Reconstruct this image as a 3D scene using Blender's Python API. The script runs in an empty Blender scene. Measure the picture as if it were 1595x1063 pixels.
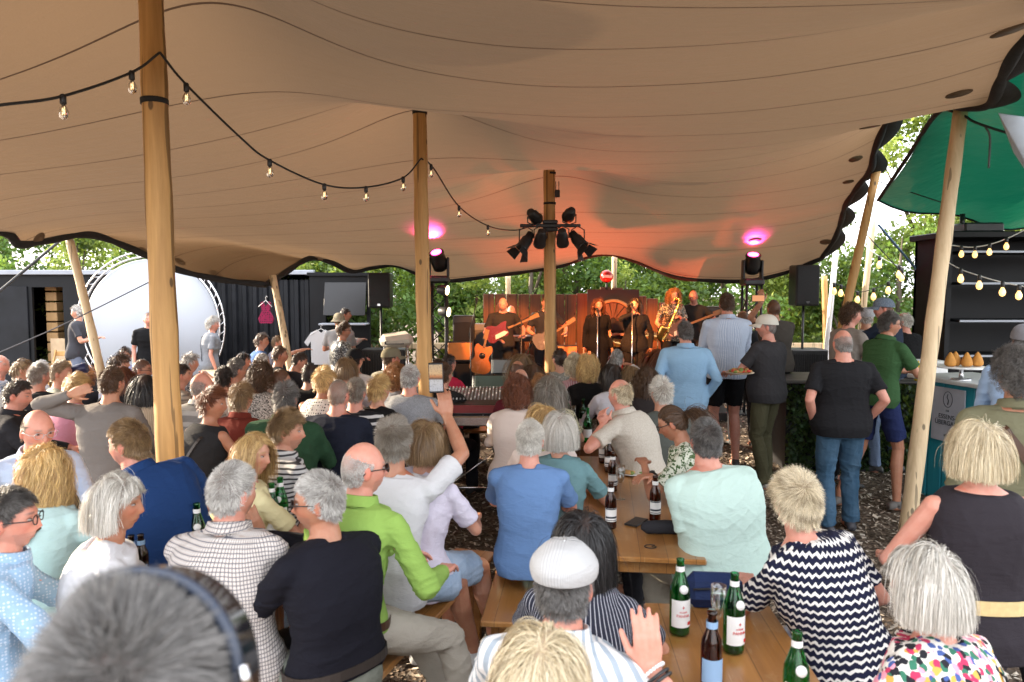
import bpy, math, random
import numpy as np
from mathutils import Vector, Matrix, noise as mnoise
R = math.radians
rng = np.random.default_rng(7)
random.seed(7)
scene = bpy.context.scene
COL = scene.collection

# ------------------------------------------------------------ camera, sky, sun, exposure
CAMZ, PITCH, F = 2.06, R(4.0), 1150.0
cd = bpy.data.cameras.new('camera'); cam = bpy.data.objects.new('camera', cd); COL.objects.link(cam)
cam.location = (0, 0, CAMZ); cam.rotation_euler = (R(90) - PITCH, 0, 0)
cd.sensor_width = 36; cd.lens = 36 * F / 1595; cd.clip_start = .05; cd.clip_end = 600
cd.dof.use_dof = True; cd.dof.focus_distance = 6.5; cd.dof.aperture_fstop = 4.0
scene.camera = cam
w = bpy.data.worlds.new('World'); scene.world = w; w.use_nodes = True
SUN_EL, SUN_AZ = R(17), R(-72)      # azimuth clockwise from +Y: the sun stands to the left, beyond the containers
wn = w.node_tree; bg = wn.nodes['Background']
sky = wn.nodes.new('ShaderNodeTexSky'); sky.sky_type = 'NISHITA'; sky.sun_disc = False
sky.sun_elevation = SUN_EL; sky.sun_rotation = SUN_AZ; sky.air_density = 1.0; sky.dust_density = 3.5; sky.ozone_density = .6
# thin bright cloud over most of the sky
wc_ = wn.nodes.new('ShaderNodeTexCoord'); wnz = wn.nodes.new('ShaderNodeTexNoise'); wnz.inputs['Scale'].default_value = 2.2; wnz.inputs['Detail'].default_value = 5; wn.links.new(wc_.outputs['Generated'], wnz.inputs['Vector'])
wr_ = wn.nodes.new('ShaderNodeMapRange'); wn.links.new(wnz.outputs[0], wr_.inputs[0]); wr_.inputs[1].default_value = .3; wr_.inputs[2].default_value = .6; wr_.inputs[3].default_value = .45; wr_.inputs[4].default_value = .9
wm_ = wn.nodes.new('ShaderNodeMix'); wm_.data_type = 'RGBA'; wn.links.new(wr_.outputs[0], wm_.inputs[0]); wn.links.new(sky.outputs[0], wm_.inputs[6]); wm_.inputs[7].default_value = (7.4, 7.5, 7.8, 1)
wn.links.new(wm_.outputs[2], bg.inputs[0]); bg.inputs[1].default_value = .15
sd = bpy.data.lights.new('sun', 'SUN'); sun = bpy.data.objects.new('sun', sd); COL.objects.link(sun)
sd.energy = 3.6; sd.angle = R(.6); sd.color = (1, .83, .62)
sv = Vector((math.sin(SUN_AZ) * math.cos(SUN_EL), math.cos(SUN_AZ) * math.cos(SUN_EL), math.sin(SUN_EL)))
sun.rotation_euler = sv.to_track_quat('Z', 'Y').to_euler(); sun.location = (-20, 5, 20)
vs = scene.view_settings; vs.view_transform = 'Standard'; vs.look = 'None'; vs.gamma = 1; vs.use_curve_mapping = False
vs.exposure = 2.15
cy = scene.cycles; cy.max_bounces = 8; cy.diffuse_bounces = 5; cy.glossy_bounces = 3; cy.transmission_bounces = 6
cy.transparent_max_bounces = 8; cy.use_denoising = True; cy.caustics_reflective = False; cy.caustics_refractive = False
cy.sample_clamp_indirect = 6
try: cy.use_fast_gi = False
except Exception: pass

# ------------------------------------------------------------ pixel helpers
_cp, _sp = math.cos(PITCH), math.sin(PITCH)
def ray(u, v):
    a, b = u - 797.5, 531.5 - v
    return Vector((a, F * _cp + b * _sp, -F * _sp + b * _cp))
def px(u, v, y=None, z=None):
    d = ray(u, v)
    t = y / d.y if y is not None else (z - CAMZ) / d.z
    return Vector((d.x * t, d.y * t, CAMZ + d.z * t))
def s2y(s): return F / s

# ------------------------------------------------------------ object helpers
def link(o, parent=None):
    COL.objects.link(o)
    if parent is not None: o.parent = parent
    return o
def tag(o, label=None, cat=None, group=None, kind=None):
    if label: o['label'] = label
    if cat: o['category'] = cat
    if group: o['group'] = group
    if kind: o['kind'] = kind
    return o
def empty(name, loc=(0, 0, 0), rz=0, label=None, cat=None, group=None):
    o = bpy.data.objects.new(name, None); o.location = loc; o.rotation_euler = (0, 0, rz); o.empty_display_size = .1
    link(o); return tag(o, label, cat, group)
def mesh_np(name, V, Fs, mat=None, smooth=True):
    """V (n,3); Fs (m,k) array or list of faces"""
    me = bpy.data.meshes.new(name)
    V = np.asarray(V, np.float32)
    if isinstance(Fs, np.ndarray):
        k = Fs.shape[1]; n = len(Fs); flat = Fs.astype(np.int32).ravel()
        tot = np.full(n, k, np.int32); st = np.arange(n, dtype=np.int32) * k
    else:
        tot = np.array([len(f) for f in Fs], np.int32); flat = np.array([i for f in Fs for i in f], np.int32)
        st = np.concatenate([[0], np.cumsum(tot)[:-1]]).astype(np.int32); n = len(Fs)
    me.vertices.add(len(V)); me.vertices.foreach_set('co', V.ravel())
    me.loops.add(len(flat)); me.loops.foreach_set('vertex_index', flat)
    me.polygons.add(n); me.polygons.foreach_set('loop_start', st); me.polygons.foreach_set('loop_total', tot)
    me.polygons.foreach_set('use_smooth', np.full(n, smooth, bool))
    me.update(calc_edges=True)
    if mat: me.materials.append(mat)
    return me
def set_attr(me, name, vals):
    a = me.attributes.new(name, 'FLOAT_COLOR', 'POINT')
    v = np.ones((len(vals), 4), np.float32); v[:, :vals.shape[1]] = vals
    a.data.foreach_set('color', v.ravel())
class MB:
    def __init__(s): s.V = []; s.F = []; s.M = []; s.n = 0; s.S = []
    def add(s, V, Fc, mi=0, sm=True):
        V = np.asarray(V, float).reshape(-1, 3)
        s.V.append(V); b = s.n
        for f in Fc: s.F.append([i + b for i in f]); s.M.append(mi); s.S.append(sm)
        s.n += len(V); return s
    def box(s, c, d, rot=None, bev=0.0, mi=0):
        d = np.array(d, float) / 2; b = min(bev, d.min() * .9)
        if b <= 0:
            V = np.array([[x, y, z] for x in (-1, 1) for y in (-1, 1) for z in (-1, 1)], float) * d
            Fc = [[0, 1, 3, 2], [4, 6, 7, 5], [0, 4, 5, 1], [2, 3, 7, 6], [0, 2, 6, 4], [1, 5, 7, 3]]
        else:
            V = []; idx = {}
            for sx in (-1, 1):
                for sy in (-1, 1):
                    for sz in (-1, 1):
                        sg = np.array([sx, sy, sz])
                        for a in range(3):
                            m = np.ones(3) * b; m[a] = 0
                            idx[(sx, sy, sz, a)] = len(V); V.append(sg * (d - m))
            V = np.array(V); Fc = []
            for a in range(3):
                o1, o2 = [i for i in range(3) if i != a]
                for sa in (-1, 1):
                    f = []
                    for p, q in ((-1, -1), (1, -1), (1, 1), (-1, 1)):
                        k = [0, 0, 0]; k[a] = sa; k[o1] = p; k[o2] = q; f.append(idx[(*k, a)])
                    Fc.append(f)
                    for p in (-1, 1):   # edge bevels between axis a and o1
                        if a < o1:
                            k1 = [0, 0, 0]; k1[a] = sa; k1[o1] = p; k1[o2] = -1
                            k2 = list(k1); k2[o2] = 1
                            Fc.append([idx[(*k1, a)], idx[(*k2, a)], idx[(*k2, o1)], idx[(*k1, o1)]])
                        if a < o2:
                            k1 = [0, 0, 0]; k1[a] = sa; k1[o2] = p; k1[o1] = -1
                            k2 = list(k1); k2[o1] = 1
                            Fc.append([idx[(*k1, a)], idx[(*k2, a)], idx[(*k2, o2)], idx[(*k1, o2)]])
            for sx in (-1, 1):
                for sy in (-1, 1):
                    for sz in (-1, 1): Fc.append([idx[(sx, sy, sz, 0)], idx[(sx, sy, sz, 1)], idx[(sx, sy, sz, 2)]])
            # fix orientation
            out = []
            for f in Fc:
                P = V[f]; nn = np.cross(P[1] - P[0], P[2] - P[0])
                out.append(f if nn @ P.mean(0) > 0 else f[::-1])
            Fc = out
        if rot is not None: V = V @ np.array(rot).T
        return s.add(V + np.array(c, float), Fc, mi, False)
    def tube(s, pts, rad, n=10, mi=0, cap=True, ell=None):
        """swept tube; rad scalar or list; ell=(ax vector, k): scales along an axis"""
        P = np.array([list(p) for p in pts], float); m = len(P)
        rad = np.full(m, rad, float) if np.isscalar(rad) else np.array(rad, float)
        T = np.gradient(P, axis=0); T /= np.linalg.norm(T, axis=1)[:, None] + 1e-9
        up = np.array([0, 0, 1.]) if abs(T[0][2]) < .9 else np.array([0, 1., 0])
        X = np.cross(up, T[0]); X /= np.linalg.norm(X); V = []
        for i in range(m):
            X = X - T[i] * (X @ T[i]); X /= np.linalg.norm(X) + 1e-9; Y = np.cross(T[i], X)
            a = np.arange(n) * 2 * math.pi / n
            V.append(P[i] + rad[i] * (np.cos(a)[:, None] * X + np.sin(a)[:, None] * Y))
        V = np.concatenate(V); Fc = []
        for i in range(m - 1):
            for j in range(n):
                k = (j + 1) % n; Fc.append([i * n + j, i * n + k, (i + 1) * n + k, (i + 1) * n + j])
        if cap: Fc.append(list(range(n))[::-1]); Fc.append([(m - 1) * n + j for j in range(n)])
        return s.add(V, Fc, mi)
    def lathe(s, prof, c=(0, 0, 0), n=24, mi=0, rot=None, sc=(1, 1)):
        V = []; a = np.arange(n) * 2 * math.pi / n
        for r, z in prof: V.append(np.stack([r * np.cos(a) * sc[0], r * np.sin(a) * sc[1], np.full(n, z)], 1))
        V = np.concatenate(V); Fc = []
        for i in range(len(prof) - 1):
            for j in range(n):
                k = (j + 1) % n; Fc.append([i * n + j, i * n + k, (i + 1) * n + k, (i + 1) * n + j])
        Fc.append(list(range(n))[::-1]); Fc.append([(len(prof) - 1) * n + j for j in range(n)])
        if rot is not None: V = V @ np.array(rot).T
        return s.add(V + np.array(c, float), Fc, mi)
    def ball(s, c, r, n=12, m=8, mi=0, rot=None):
        r = np.array([r] * 3 if np.isscalar(r) else r, float)
        V = []; Fc = []
        for i in range(m + 1):
            t = math.pi * i / m
            for j in range(n):
                p = 2 * math.pi * j / n; V.append([math.sin(t) * math.cos(p), math.sin(t) * math.sin(p), math.cos(t)])
        for i in range(m):
            for j in range(n):
                k = (j + 1) % n; Fc.append([i * n + j, (i + 1) * n + j, (i + 1) * n + k, i * n + k])
        V = np.array(V) * r
        if rot is not None: V = V @ np.array(rot).T
        return s.add(V + np.array(list(c), float), Fc, mi)
    def prism(s, poly, z0, z1, mi=0, rot=None, c=(0, 0, 0)):
        n = len(poly); V = [[x, y, z0] for x, y in poly] + [[x, y, z1] for x, y in poly]
        Fc = [list(range(n))[::-1], [n + i for i in range(n)]] + [[i, (i + 1) % n, n + (i + 1) % n, n + i] for i in range(n)]
        V = np.array(V, float)
        if rot is not None: V = V @ np.array(rot).T
        return s.add(V + np.array(c, float), Fc, mi, False)
    def build(s, name, mat, parent=None, smooth=None, loc=None, rz=None):
        me = mesh_np(name, np.concatenate(s.V), s.F)
        for m in (mat if isinstance(mat, (list, tuple)) else [mat]): me.materials.append(m)
        me.polygons.foreach_set('material_index', np.array(s.M, np.int32))
        me.polygons.foreach_set('use_smooth', np.array(s.S, bool) if smooth is None else np.full(len(s.S), smooth, bool))
        o = link(bpy.data.objects.new(name, me), parent)
        if loc is not None: o.location = loc
        if rz is not None: o.rotation_euler = (0, 0, rz)
        return o
def rot_to(d, up=(0, 0, 1)):
    """3x3 whose local Z points along d"""
    d = Vector(d).normalized(); q = d.to_track_quat('Z', 'Y'); return np.array(q.to_matrix())
def rotz(a): c, s_ = math.cos(a), math.sin(a); return np.array([[c, -s_, 0], [s_, c, 0], [0, 0, 1]])
def bar(mb, a, b, wd, th, mi=0, bev=0):
    a, b = np.array(list(a), float), np.array(list(b), float); d = b - a
    mb.box((a + b) / 2, (wd, th, np.linalg.norm(d)), rot_to(d), bev, mi); return mb
def smooth_path(pts, n=8):
    P = [Vector(p) for p in pts]; P = [2 * P[0] - P[1]] + P + [2 * P[-1] - P[-2]]; out = []
    for i in range(1, len(P) - 2):
        for k in range(n):
            t = k / n; a, b, c, d = P[i - 1], P[i], P[i + 1], P[i + 2]
            out.append(.5 * ((2 * b) + (c - a) * t + (2 * a - 5 * b + 4 * c - d) * t * t + (3 * b - a - 3 * c + d) * t ** 3))
    out.append(P[-2]); return out

# ------------------------------------------------------------ materials
class NT:
    def __init__(s, name):
        s.m = bpy.data.materials.new(name); s.m.use_nodes = True; s.t = s.m.node_tree; s.b = s.t.nodes['Principled BSDF']
    def n(s, typ, ins=None, **kw):
        nd = s.t.nodes.new('ShaderNode' + typ)
        for k, v in kw.items(): setattr(nd, k, v)
        for k, v in (ins or {}).items(): s.set(nd, k, v)
        return nd
    def set(s, nd, k, v):
        i = nd.inputs[k]
        if isinstance(v, bpy.types.NodeSocket): s.t.links.new(v, i)
        elif isinstance(v, bpy.types.Node): s.t.links.new(v.outputs[0], i)
        elif i.type == 'RGBA' and len(v) == 3: i.default_value = (*v, 1)
        else: i.default_value = v
    def p(s, **kw):
        for k, v in kw.items(): s.set(s.b, k.replace('_', ' '), v)
        return s
    def coord(s, kind='Object', scale=(1, 1, 1), loc=(0, 0, 0), rot=(0, 0, 0)):
        c = s.n('TexCoord'); return s.n('Mapping', {0: c.outputs[kind], 'Scale': scale, 'Location': loc, 'Rotation': rot}).outputs[0]
    def noise(s, vec, scale, detail=4, rough=.55, dist=0):
        return s.n('TexNoise', {'Vector': vec, 'Scale': scale, 'Detail': detail, 'Roughness': rough, 'Distortion': dist}).outputs[0]
    def math(s, op, a, b=0.0, c=0.0):
        nd = s.n('Math', operation=op); s.set(nd, 0, a); s.set(nd, 1, b); s.set(nd, 2, c); return nd.outputs[0]
    def mix(s, f, a, b, typ='MIX'):
        nd = s.n('Mix', data_type='RGBA', blend_type=typ); s.set(nd, 0, f); s.set(nd, 6, a); s.set(nd, 7, b); return nd.outputs[2]
    def ramp(s, f, stops, interp='LINEAR'):
        nd = s.n('ValToRGB', {0: f}); cr = nd.color_ramp; cr.interpolation = interp
        while len(cr.elements) < len(stops): cr.elements.new(.5)
        for e, (p_, c) in zip(cr.elements, stops): e.position = p_; e.color = (*c, 1) if len(c) == 3 else c
        return nd.outputs[0]
    def bump(s, h, st=.3, dist=.01):
        nd = s.n('Bump', {'Height': h, 'Strength': st, 'Distance': dist}); s.set(s.b, 'Normal', nd.outputs[0]); return s
    def sep(s, v): return s.n('SeparateXYZ', {0: v}).outputs
def sc(c, k): return tuple(min(1, max(0, x * k)) for x in c)
_pm = {}
def plain(name, c, rough=.5, metal=0.0, var=.12, nscale=6, bump=.05, emit=None, es=0, spec=.5, coat=0):
    if name in _pm: return _pm[name]
    t = NT(name); v = t.coord(); nz = t.noise(v, nscale, 5)
    t.p(Base_Color=t.ramp(nz, [(.3, sc(c, 1 - var)), (.7, sc(c, 1 + var))]), Roughness=t.math('MULTIPLY_ADD', nz, .25, rough - .12), Metallic=metal)
    t.b.inputs['Specular IOR Level'].default_value = spec; t.b.inputs['Coat Weight'].default_value = coat
    if bump: t.bump(t.noise(v, nscale * 12, 3), bump, .004)
    if emit: t.p(Emission_Color=emit); t.b.inputs['Emission Strength'].default_value = es
    _pm[name] = t.m; return t.m
def wood(name, c1, c2, axis=2, scale=1.0, rough=.6, coat=0, knots=True, planks=0):
    t = NT(name); s_ = [9, 9, 9]; s_[axis] = .55
    v = t.coord(scale=tuple(x * scale for x in s_)); a = t.noise(v, 2.2, 7, .6, .6)
    s2 = [60, 60, 60]; s2[axis] = 1.6
    g = t.noise(t.coord(scale=tuple(x * scale for x in s2)), 1.5, 4)
    col = t.ramp(a, [(.25, c1), (.5, tuple((x + y) / 2 for x, y in zip(c1, c2))), (.75, c2)])
    col = t.mix(t.math('MULTIPLY', g, .35), col, sc(c1, .6), 'MIX')
    if knots:
        s3 = [8, 8, 8]; s3[axis] = 3.8
        vo = t.n('TexVoronoi', {'Vector': t.coord(scale=tuple(x * scale for x in s3)), 'Scale': 1.0})
        k = t.ramp(vo.outputs['Distance'], [(.09, (1, 1, 1)), (.13, (0, 0, 0))])
        col = t.mix(t.math('MULTIPLY', k, .85), col, sc(c1, .18))
        s4 = [22, 22, 22]; s4[axis] = .22
        ck = t.ramp(t.noise(t.coord(scale=tuple(x * scale for x in s4)), 1.0, 2), [(.63, (0, 0, 0)), (.64, (1, 1, 1))])
        col = t.mix(t.math('MULTIPLY', ck, .7), col, sc(c1, .25))
    if planks:
        xx = t.math('MULTIPLY_ADD', t.sep(t.coord())[0], planks, .5); fr = t.math('ABSOLUTE', t.math('SUBTRACT', t.math('FRACT', xx), .5)); wn_ = t.n('TexWhiteNoise', {'W': t.math('FLOOR', xx)}, noise_dimensions='1D')
        col = t.mix(.55, col, t.ramp(wn_.outputs[0], [(0, (.72, .68, .62)), (1, (1, 1, 1))]), 'MULTIPLY'); col = t.mix(t.math('MULTIPLY', t.math('GREATER_THAN', fr, .485), .7), col, sc(c1, .3))
        wear = t.ramp(t.noise(t.coord(), 5, 6, .7), [(.52, (0, 0, 0)), (.75, (1, 1, 1))]); col = t.mix(t.math('MULTIPLY', wear, .45), col, (.55, .38, .20)); scr = t.ramp(t.noise(t.coord(scale=(70, 4, 4)), 1, 3), [(.66, (0, 0, 0)), (.70, (1, 1, 1))]); col = t.mix(t.math('MULTIPLY', scr, .3), col, (.6, .45, .28))
    t.p(Base_Color=col, Roughness=t.math('MULTIPLY_ADD', a, .3, rough - .15)); t.b.inputs['Coat Weight'].default_value = coat
    t.b.inputs['Coat Roughness'].default_value = .15
    t.bump(g, .25, .003); return t.m
M = {}
M['pole'] = wood('pole_wood', (.40, .205, .06), (.72, .43, .16), 2)
M['palepole'] = wood('pale_pole_wood', (.56, .40, .22), (.80, .63, .40), 2)
M['table'] = wood('varnished_pine', (.30, .125, .032), (.50, .24, .07), 1, 1, .34, .45, knots=False, planks=7.5)
M['darktable'] = wood('dark_varnished_wood', (.16, .055, .02), (.30, .12, .045), 1, 1, .35, .4, knots=False, planks=7.5)
M['black'] = plain('black_metal', (.018, .018, .02), .45)
M['blackplastic'] = plain('black_plastic', (.015, .015, .016), .4)
M['rubber'] = plain('black_webbing', (.012, .012, .012), .85, bump=.3, nscale=20)
M['steel'] = plain('brushed_steel', (.55, .55, .57), .3, 1.0)
M['chrome'] = plain('worn_aluminium', (.72, .72, .74), .22, 1.0)
M['white'] = plain('white_paint', (.78, .78, .77), .5)
M['cable'] = plain('cable_rubber', (.012, .012, .012), .5)
def glassmat(name, c, rough=.03, alpha=1.0):
    t = NT(name); t.p(Base_Color=c, Roughness=rough); t.b.inputs['Transmission Weight'].default_value = alpha; t.b.inputs['IOR'].default_value = 1.45
    t.b.inputs['Specular IOR Level'].default_value = .6; return t.m
M['glass'] = glassmat('clear_glass', (.96, .98, .98))
M['green'] = glassmat('green_glass', (.10, .62, .22)); M['brown'] = glassmat('brown_glass', (.28, .10, .03))
M['water'] = glassmat('water', (.97, .99, 1)); M['water'].node_tree.nodes['Principled BSDF'].inputs['IOR'].default_value = 1.33

t = NT('thin_glass'); lw = t.n('LayerWeight', {'Blend': .25}); tb = t.n('BsdfTransparent', {'Color': (.95, .97, .97)}); gb = t.n('BsdfGlossy', {'Color': (1, 1, 1), 'Roughness': .05}); ms = t.n('MixShader', {0: t.math('MULTIPLY_ADD', lw.outputs[1], .7, .07), 1: tb.outputs[0], 2: gb.outputs[0]}); t.t.links.new(ms.outputs[0], t.t.nodes['Material Output'].inputs[0]); M['thin'] = t.m
# ------------------------------------------------------------ ground
t = NT('bark_ground'); v = t.coord(); vo = t.n('TexVoronoi', {'Vector': t.coord(scale=(1, 1, 1)), 'Scale': 38}, feature='F1'); n1 = t.noise(v, 1.2, 5); n2 = t.noise(v, 45, 4)
c = t.ramp(vo.outputs['Color'], [(.0, (.035, .023, .015)), (.45, (.13, .09, .06)), (1, (.30, .23, .165))])
c = t.mix(t.math('MULTIPLY', n1, .5), c, (.06, .038, .024)); t.p(Base_Color=c, Roughness=.95)
t.bump(t.math('ADD', vo.outputs['Distance'], t.math('MULTIPLY', n2, .6)), .9, .02)
M['ground'] = t.m
g = MB(); N = 60; xs = np.linspace(-1, 1, N + 1); xs = np.sign(xs) * np.abs(xs) ** 2.2 * 200
V = [[x, y + 10, 0.012 * math.sin(x * 1.7) * math.cos(y * 1.3) if abs(x) < 12 and abs(y) < 14 else 0] for y in xs for x in xs]
g.add(V, [[j * (N + 1) + i, j * (N + 1) + i + 1, (j + 1) * (N + 1) + i + 1, (j + 1) * (N + 1) + i] for j in range(N) for i in range(N)])
tag(g.build('ground', M['ground']), kind='structure')
# wood chips: one sheet of loose chips nobody could count
t = NT('wood_chip'); oi = t.n('Attribute', attribute_name='Col'); t.p(Base_Color=oi.outputs['Color'], Roughness=.9); M['chip'] = t.m
def chips(n, x0, x1, y0, y1, lmin, lmax):
    P = np.stack([rng.uniform(x0, x1, n), y0 + (y1 - y0) * rng.random(n) ** 1.4, rng.uniform(.004, .03, n)], 1)
    a = rng.uniform(0, 2 * math.pi, n); L = rng.uniform(lmin, lmax, n) / 2; W = L * rng.uniform(.3, .6, n)
    tx, ty = rng.normal(0, .3, n), rng.normal(0, .3, n)
    ax = np.stack([np.cos(a), np.sin(a), tx], 1) * L[:, None]; ay = np.stack([-np.sin(a), np.cos(a), ty], 1) * W[:, None]
    V = np.stack([P - ax - ay * .5, P + ax * .7 - ay, P + ax + ay * .6, P - ax * .6 + ay], 1).reshape(-1, 3); V[:, 2] = np.maximum(V[:, 2], .003)
    k = rng.random(n); base = np.array([[.09, .065, .045], [.26, .20, .145], [.46, .385, .30], [.6, .53, .44]])
    c = base[np.minimum(3, (k * k * 4.2).astype(int))] * rng.uniform(.7, 1.25, (n, 1))
    return V, np.repeat(c, 4, 0)
V1, C1 = chips(90000, -5, 6, 1.2, 9, .02, .055); V2, C2 = chips(30000, -7, 8, 8, 15, .03, .08)
V = np.concatenate([V1, V2]); me = mesh_np('wood_chips', V, np.arange(len(V)).reshape(-1, 4), M['chip'], False); set_attr(me, 'Col', np.concatenate([C1, C2]))
tag(link(bpy.data.objects.new('wood_chips', me)), 'loose brown bark and wood chips covering the ground between the tables', 'wood chips', kind='stuff')

# ------------------------------------------------------------ tent
LB = [Vector((-6.0, 1.5, 2.95)), Vector((-6.2, 3.2, 2.8)), px(-250, 372, 5.5), px(-5, 362, 7.3), px(30, 381, 7.6), px(75, 374, 8.0), px(140, 366, 8.5), px(205, 388, 9.0), px(275, 420, 9.4), px(345, 436, 9.7), px(415, 444, 10.0)]
FB = [px(415, 444, 10.0), px(440, 428, 10.9), px(482, 403, 12), px(515, 409, 12.4), px(548, 423, 12.8), px(580, 417, 13), px(615, 413, 13.1), px(655, 428, 13.2), px(690, 438, 13.3), px(780, 428, 13.5), px(870, 415, 13.6), px(915, 400, 13.6), px(945, 396, 13.6), px(985, 405, 13.6), px(1050, 431, 13.4), px(1110, 437, 13.3), px(1165, 437, 13.1), px(1225, 424, 12.9), px(1280, 402, 12.4)]
RB = [Vector((4.6, 1.3, 3.15)), Vector((4.2, 2.2, 3.2)), px(1760, 20, 3.3), px(1665, 10, 3.9), px(1595, 62, 4.4), px(1562, 118, 5.0), px(1543, 160, 5.6), px(1505, 165, 5.95), px(1470, 158, 6.3), px(1430, 155, 6.8), px(1408, 155, 7.3), px(1396, 172, 7.7), px(1380, 190, 8.2), px(1362, 235, 8.8), px(1357, 262, 9.2), px(1338, 288, 9.8), px(1318, 318, 10.5), px(1310, 345, 11.2), px(1300, 372, 11.8), px(1280, 402, 12.4)]
NB = [LB[0], Vector((-3, 1.3, 3.25)), Vector((1, 1.5, 3.3)), RB[0]]
def resample(P, n, fine=16):
    Q = smooth_path(P, fine); L = [0]
    for a, b in zip(Q, Q[1:]): L.append(L[-1] + (b - a).length)
    Q = np.array([list(q) for q in Q]); L = np.array(L); s_ = np.linspace(0, L[-1], n)
    return np.stack([np.interp(s_, L, Q[:, i]) for i in range(3)], 1)
NU, NV = 150, 190
Lb, Rb, Fb, Nb = resample(LB, NV), resample(RB, NV), resample(FB, NU), resample(NB, NU)
# the far boundary swings from the low left corner round to the far edge: keep corners fixed
uu = np.linspace(0, 1, NU)[None, :, None]; vv = np.linspace(0, 1, NV)[:, None, None]
G = (1 - uu) * Lb[:, None] + uu * Rb[:, None] + (1 - vv) * Nb[None] + vv * Fb[None] - ((1 - uu) * (1 - vv) * Nb[0] + uu * (1 - vv) * Nb[-1] + (1 - uu) * vv * Fb[0] + uu * vv * Fb[-1])
P1, P2, P3 = px(238, 0, 4.2), px(655, 184, 6.8), px(857, 262, 10.0)
PINS = [(P1.x, 4.2, 4.3, .3), (P2.x, 6.8, 4.15, .25), (P3.x, 10.0, 4.15, .25), (2.9, 3.4, 3.8, .3)]
Z = G[:, :, 2].copy(); fix = np.zeros_like(Z, bool); bd = np.zeros_like(fix); bd[0] = bd[-1] = True; bd[:, 0] = bd[:, -1] = True; fix |= bd
for (x, y, z, r) in PINS:
    d = np.hypot(G[:, :, 0] - x, G[:, :, 1] - y); m = d < r; Z[m] = z - .12 * (d[m] / r) ** 2; fix |= m
for (u0, v0, u1, v1, y0, y1) in ((560, 186, 700, 182, 5.4, 5.5), (770, 268, 900, 264, 8.5, 8.6)):   # the valleys between the masts
    A_, B_ = px(u0, v0, y0), px(u1, v1, y1)
    for f in np.linspace(0, 1, 24):
        q = A_.lerp(B_, f); d = np.hypot(G[:, :, 0] - q.x, G[:, :, 1] - q.y); m = (d < .07) & ~bd; Z[m] = q.z; fix |= m
for it in range(7000):
    A = .25 * (np.roll(Z, 1, 0) + np.roll(Z, -1, 0) + np.roll(Z, 1, 1) + np.roll(Z, -1, 1)); Z = np.where(fix, Z, A - .0004 * (Z - 3.0))
for it in range(50):
    A = .25 * (np.roll(Z, 1, 0) + np.roll(Z, -1, 0) + np.roll(Z, 1, 1) + np.roll(Z, -1, 1)); Z = np.where(bd, Z, A)
G[:, :, 2] = Z
TENT = G
t = NT('tent_fabric'); uvn = t.n('UVMap'); uvv = uvn.outputs[0]; se = t.sep(uvv)
def seam(coord, k, off, wd):
    f = t.math('FRACT', t.math('MULTIPLY_ADD', coord, k, off)); d = t.math('ABSOLUTE', t.math('SUBTRACT', f, .5)); return t.math('LESS_THAN', d, wd)
s1 = seam(se[1], 15.5, .1, .0085); s2_ = seam(t.math('ADD', se[0], t.math('MULTIPLY', se[1], .9)), 1.6, .2, .0007)
sm_ = s1
nz = t.noise(t.coord(), .5, 4); nf = t.noise(t.coord(scale=(1, 1, 1)), 60, 3)
colr = t.ramp(nz, [(.3, (.138, .093, .046)), (.7, (.174, .120, .062))]); colr = t.mix(t.math('MULTIPLY', sm_, .88), colr, (.07, .035, .02))
t.p(Base_Color=colr, Roughness=.7)
wr = t.noise(t.n('Mapping', {0: uvv, 'Scale': (5, 60, 1)}).outputs[0], 1.6, 4, .5, .4)
t.bump(t.math('ADD', t.math('MULTIPLY', nf, .25), t.math('MULTIPLY', wr, 2.0)), .28, .03)
tr = t.n('BsdfTranslucent', {'Color': t.mix(t.math('MULTIPLY', sm_, .85), (.55, .36, .22), (.03, .015, .01))}); ms = t.n('MixShader', {0: .07, 1: t.b.outputs[0], 2: tr.outputs[0]})
t.t.links.new(ms.outputs[0], t.t.nodes['Material Output'].inputs[0]); M['tent'] = t.m
Vt = G.reshape(-1, 3); jj, ii = np.meshgrid(np.arange(NV - 1), np.arange(NU - 1), indexing='ij'); b_ = (jj * NU + ii).ravel()
Ft = np.stack([b_, b_ + 1, b_ + NU + 1, b_ + NU], 1)
me = mesh_np('canopy', Vt, Ft, M['tent']); uvl = me.uv_layers.new(name='UVMap')
UV = np.stack([np.tile(np.linspace(0, 1, NU), NV), np.repeat(np.linspace(0, 1, NV), NU)], 1)[Ft.ravel()]; uvl.data.foreach_set('uv', UV.astype(np.float32).ravel())
tent = empty('stretch_tent', (0, 0, 0), 0, 'large tan stretch tent canopy hung over the whole audience', 'tent')
can = link(bpy.data.objects.new('canopy', me), tent)
for (Eb, ph) in ((Lb, .3), (Fb, .1), (Rb, 0)):
    mb = MB(); Pn = [Vector(p) for p in Eb]; mb.tube(Pn, [.035 + .012 * abs(math.sin(i * .31 + ph)) for i in range(len(Pn))], 8); mb.build('edge_band', M['rubber'], tent)
# scalloped webbing of the right edge: flat black band hanging between the tie points
mb = MB(); Q = [Vector(p) for p in Rb]; L = len(Q); V = []; nb_ = 5
for i in range(L):
    ph = abs(math.sin(i * math.pi * 13 / (L - 1))) ** .7; wd = .045 + .13 * ph
    for k in range(nb_): V.append(Q[i] + Vector((-.03 + wd * 1.3 * k / 4, 0, -.015 - .02 * math.sin(k * .8) + .02 * (k / 4))))
mb.add([list(p) for p in V], [[i * nb_ + k, i * nb_ + k + 1, (i + 1) * nb_ + k + 1, (i + 1) * nb_ + k] for i in range(L - 1) for k in range(nb_ - 1)]); mb.build('scalloped_webbing', M['rubber'], tent)
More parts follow.
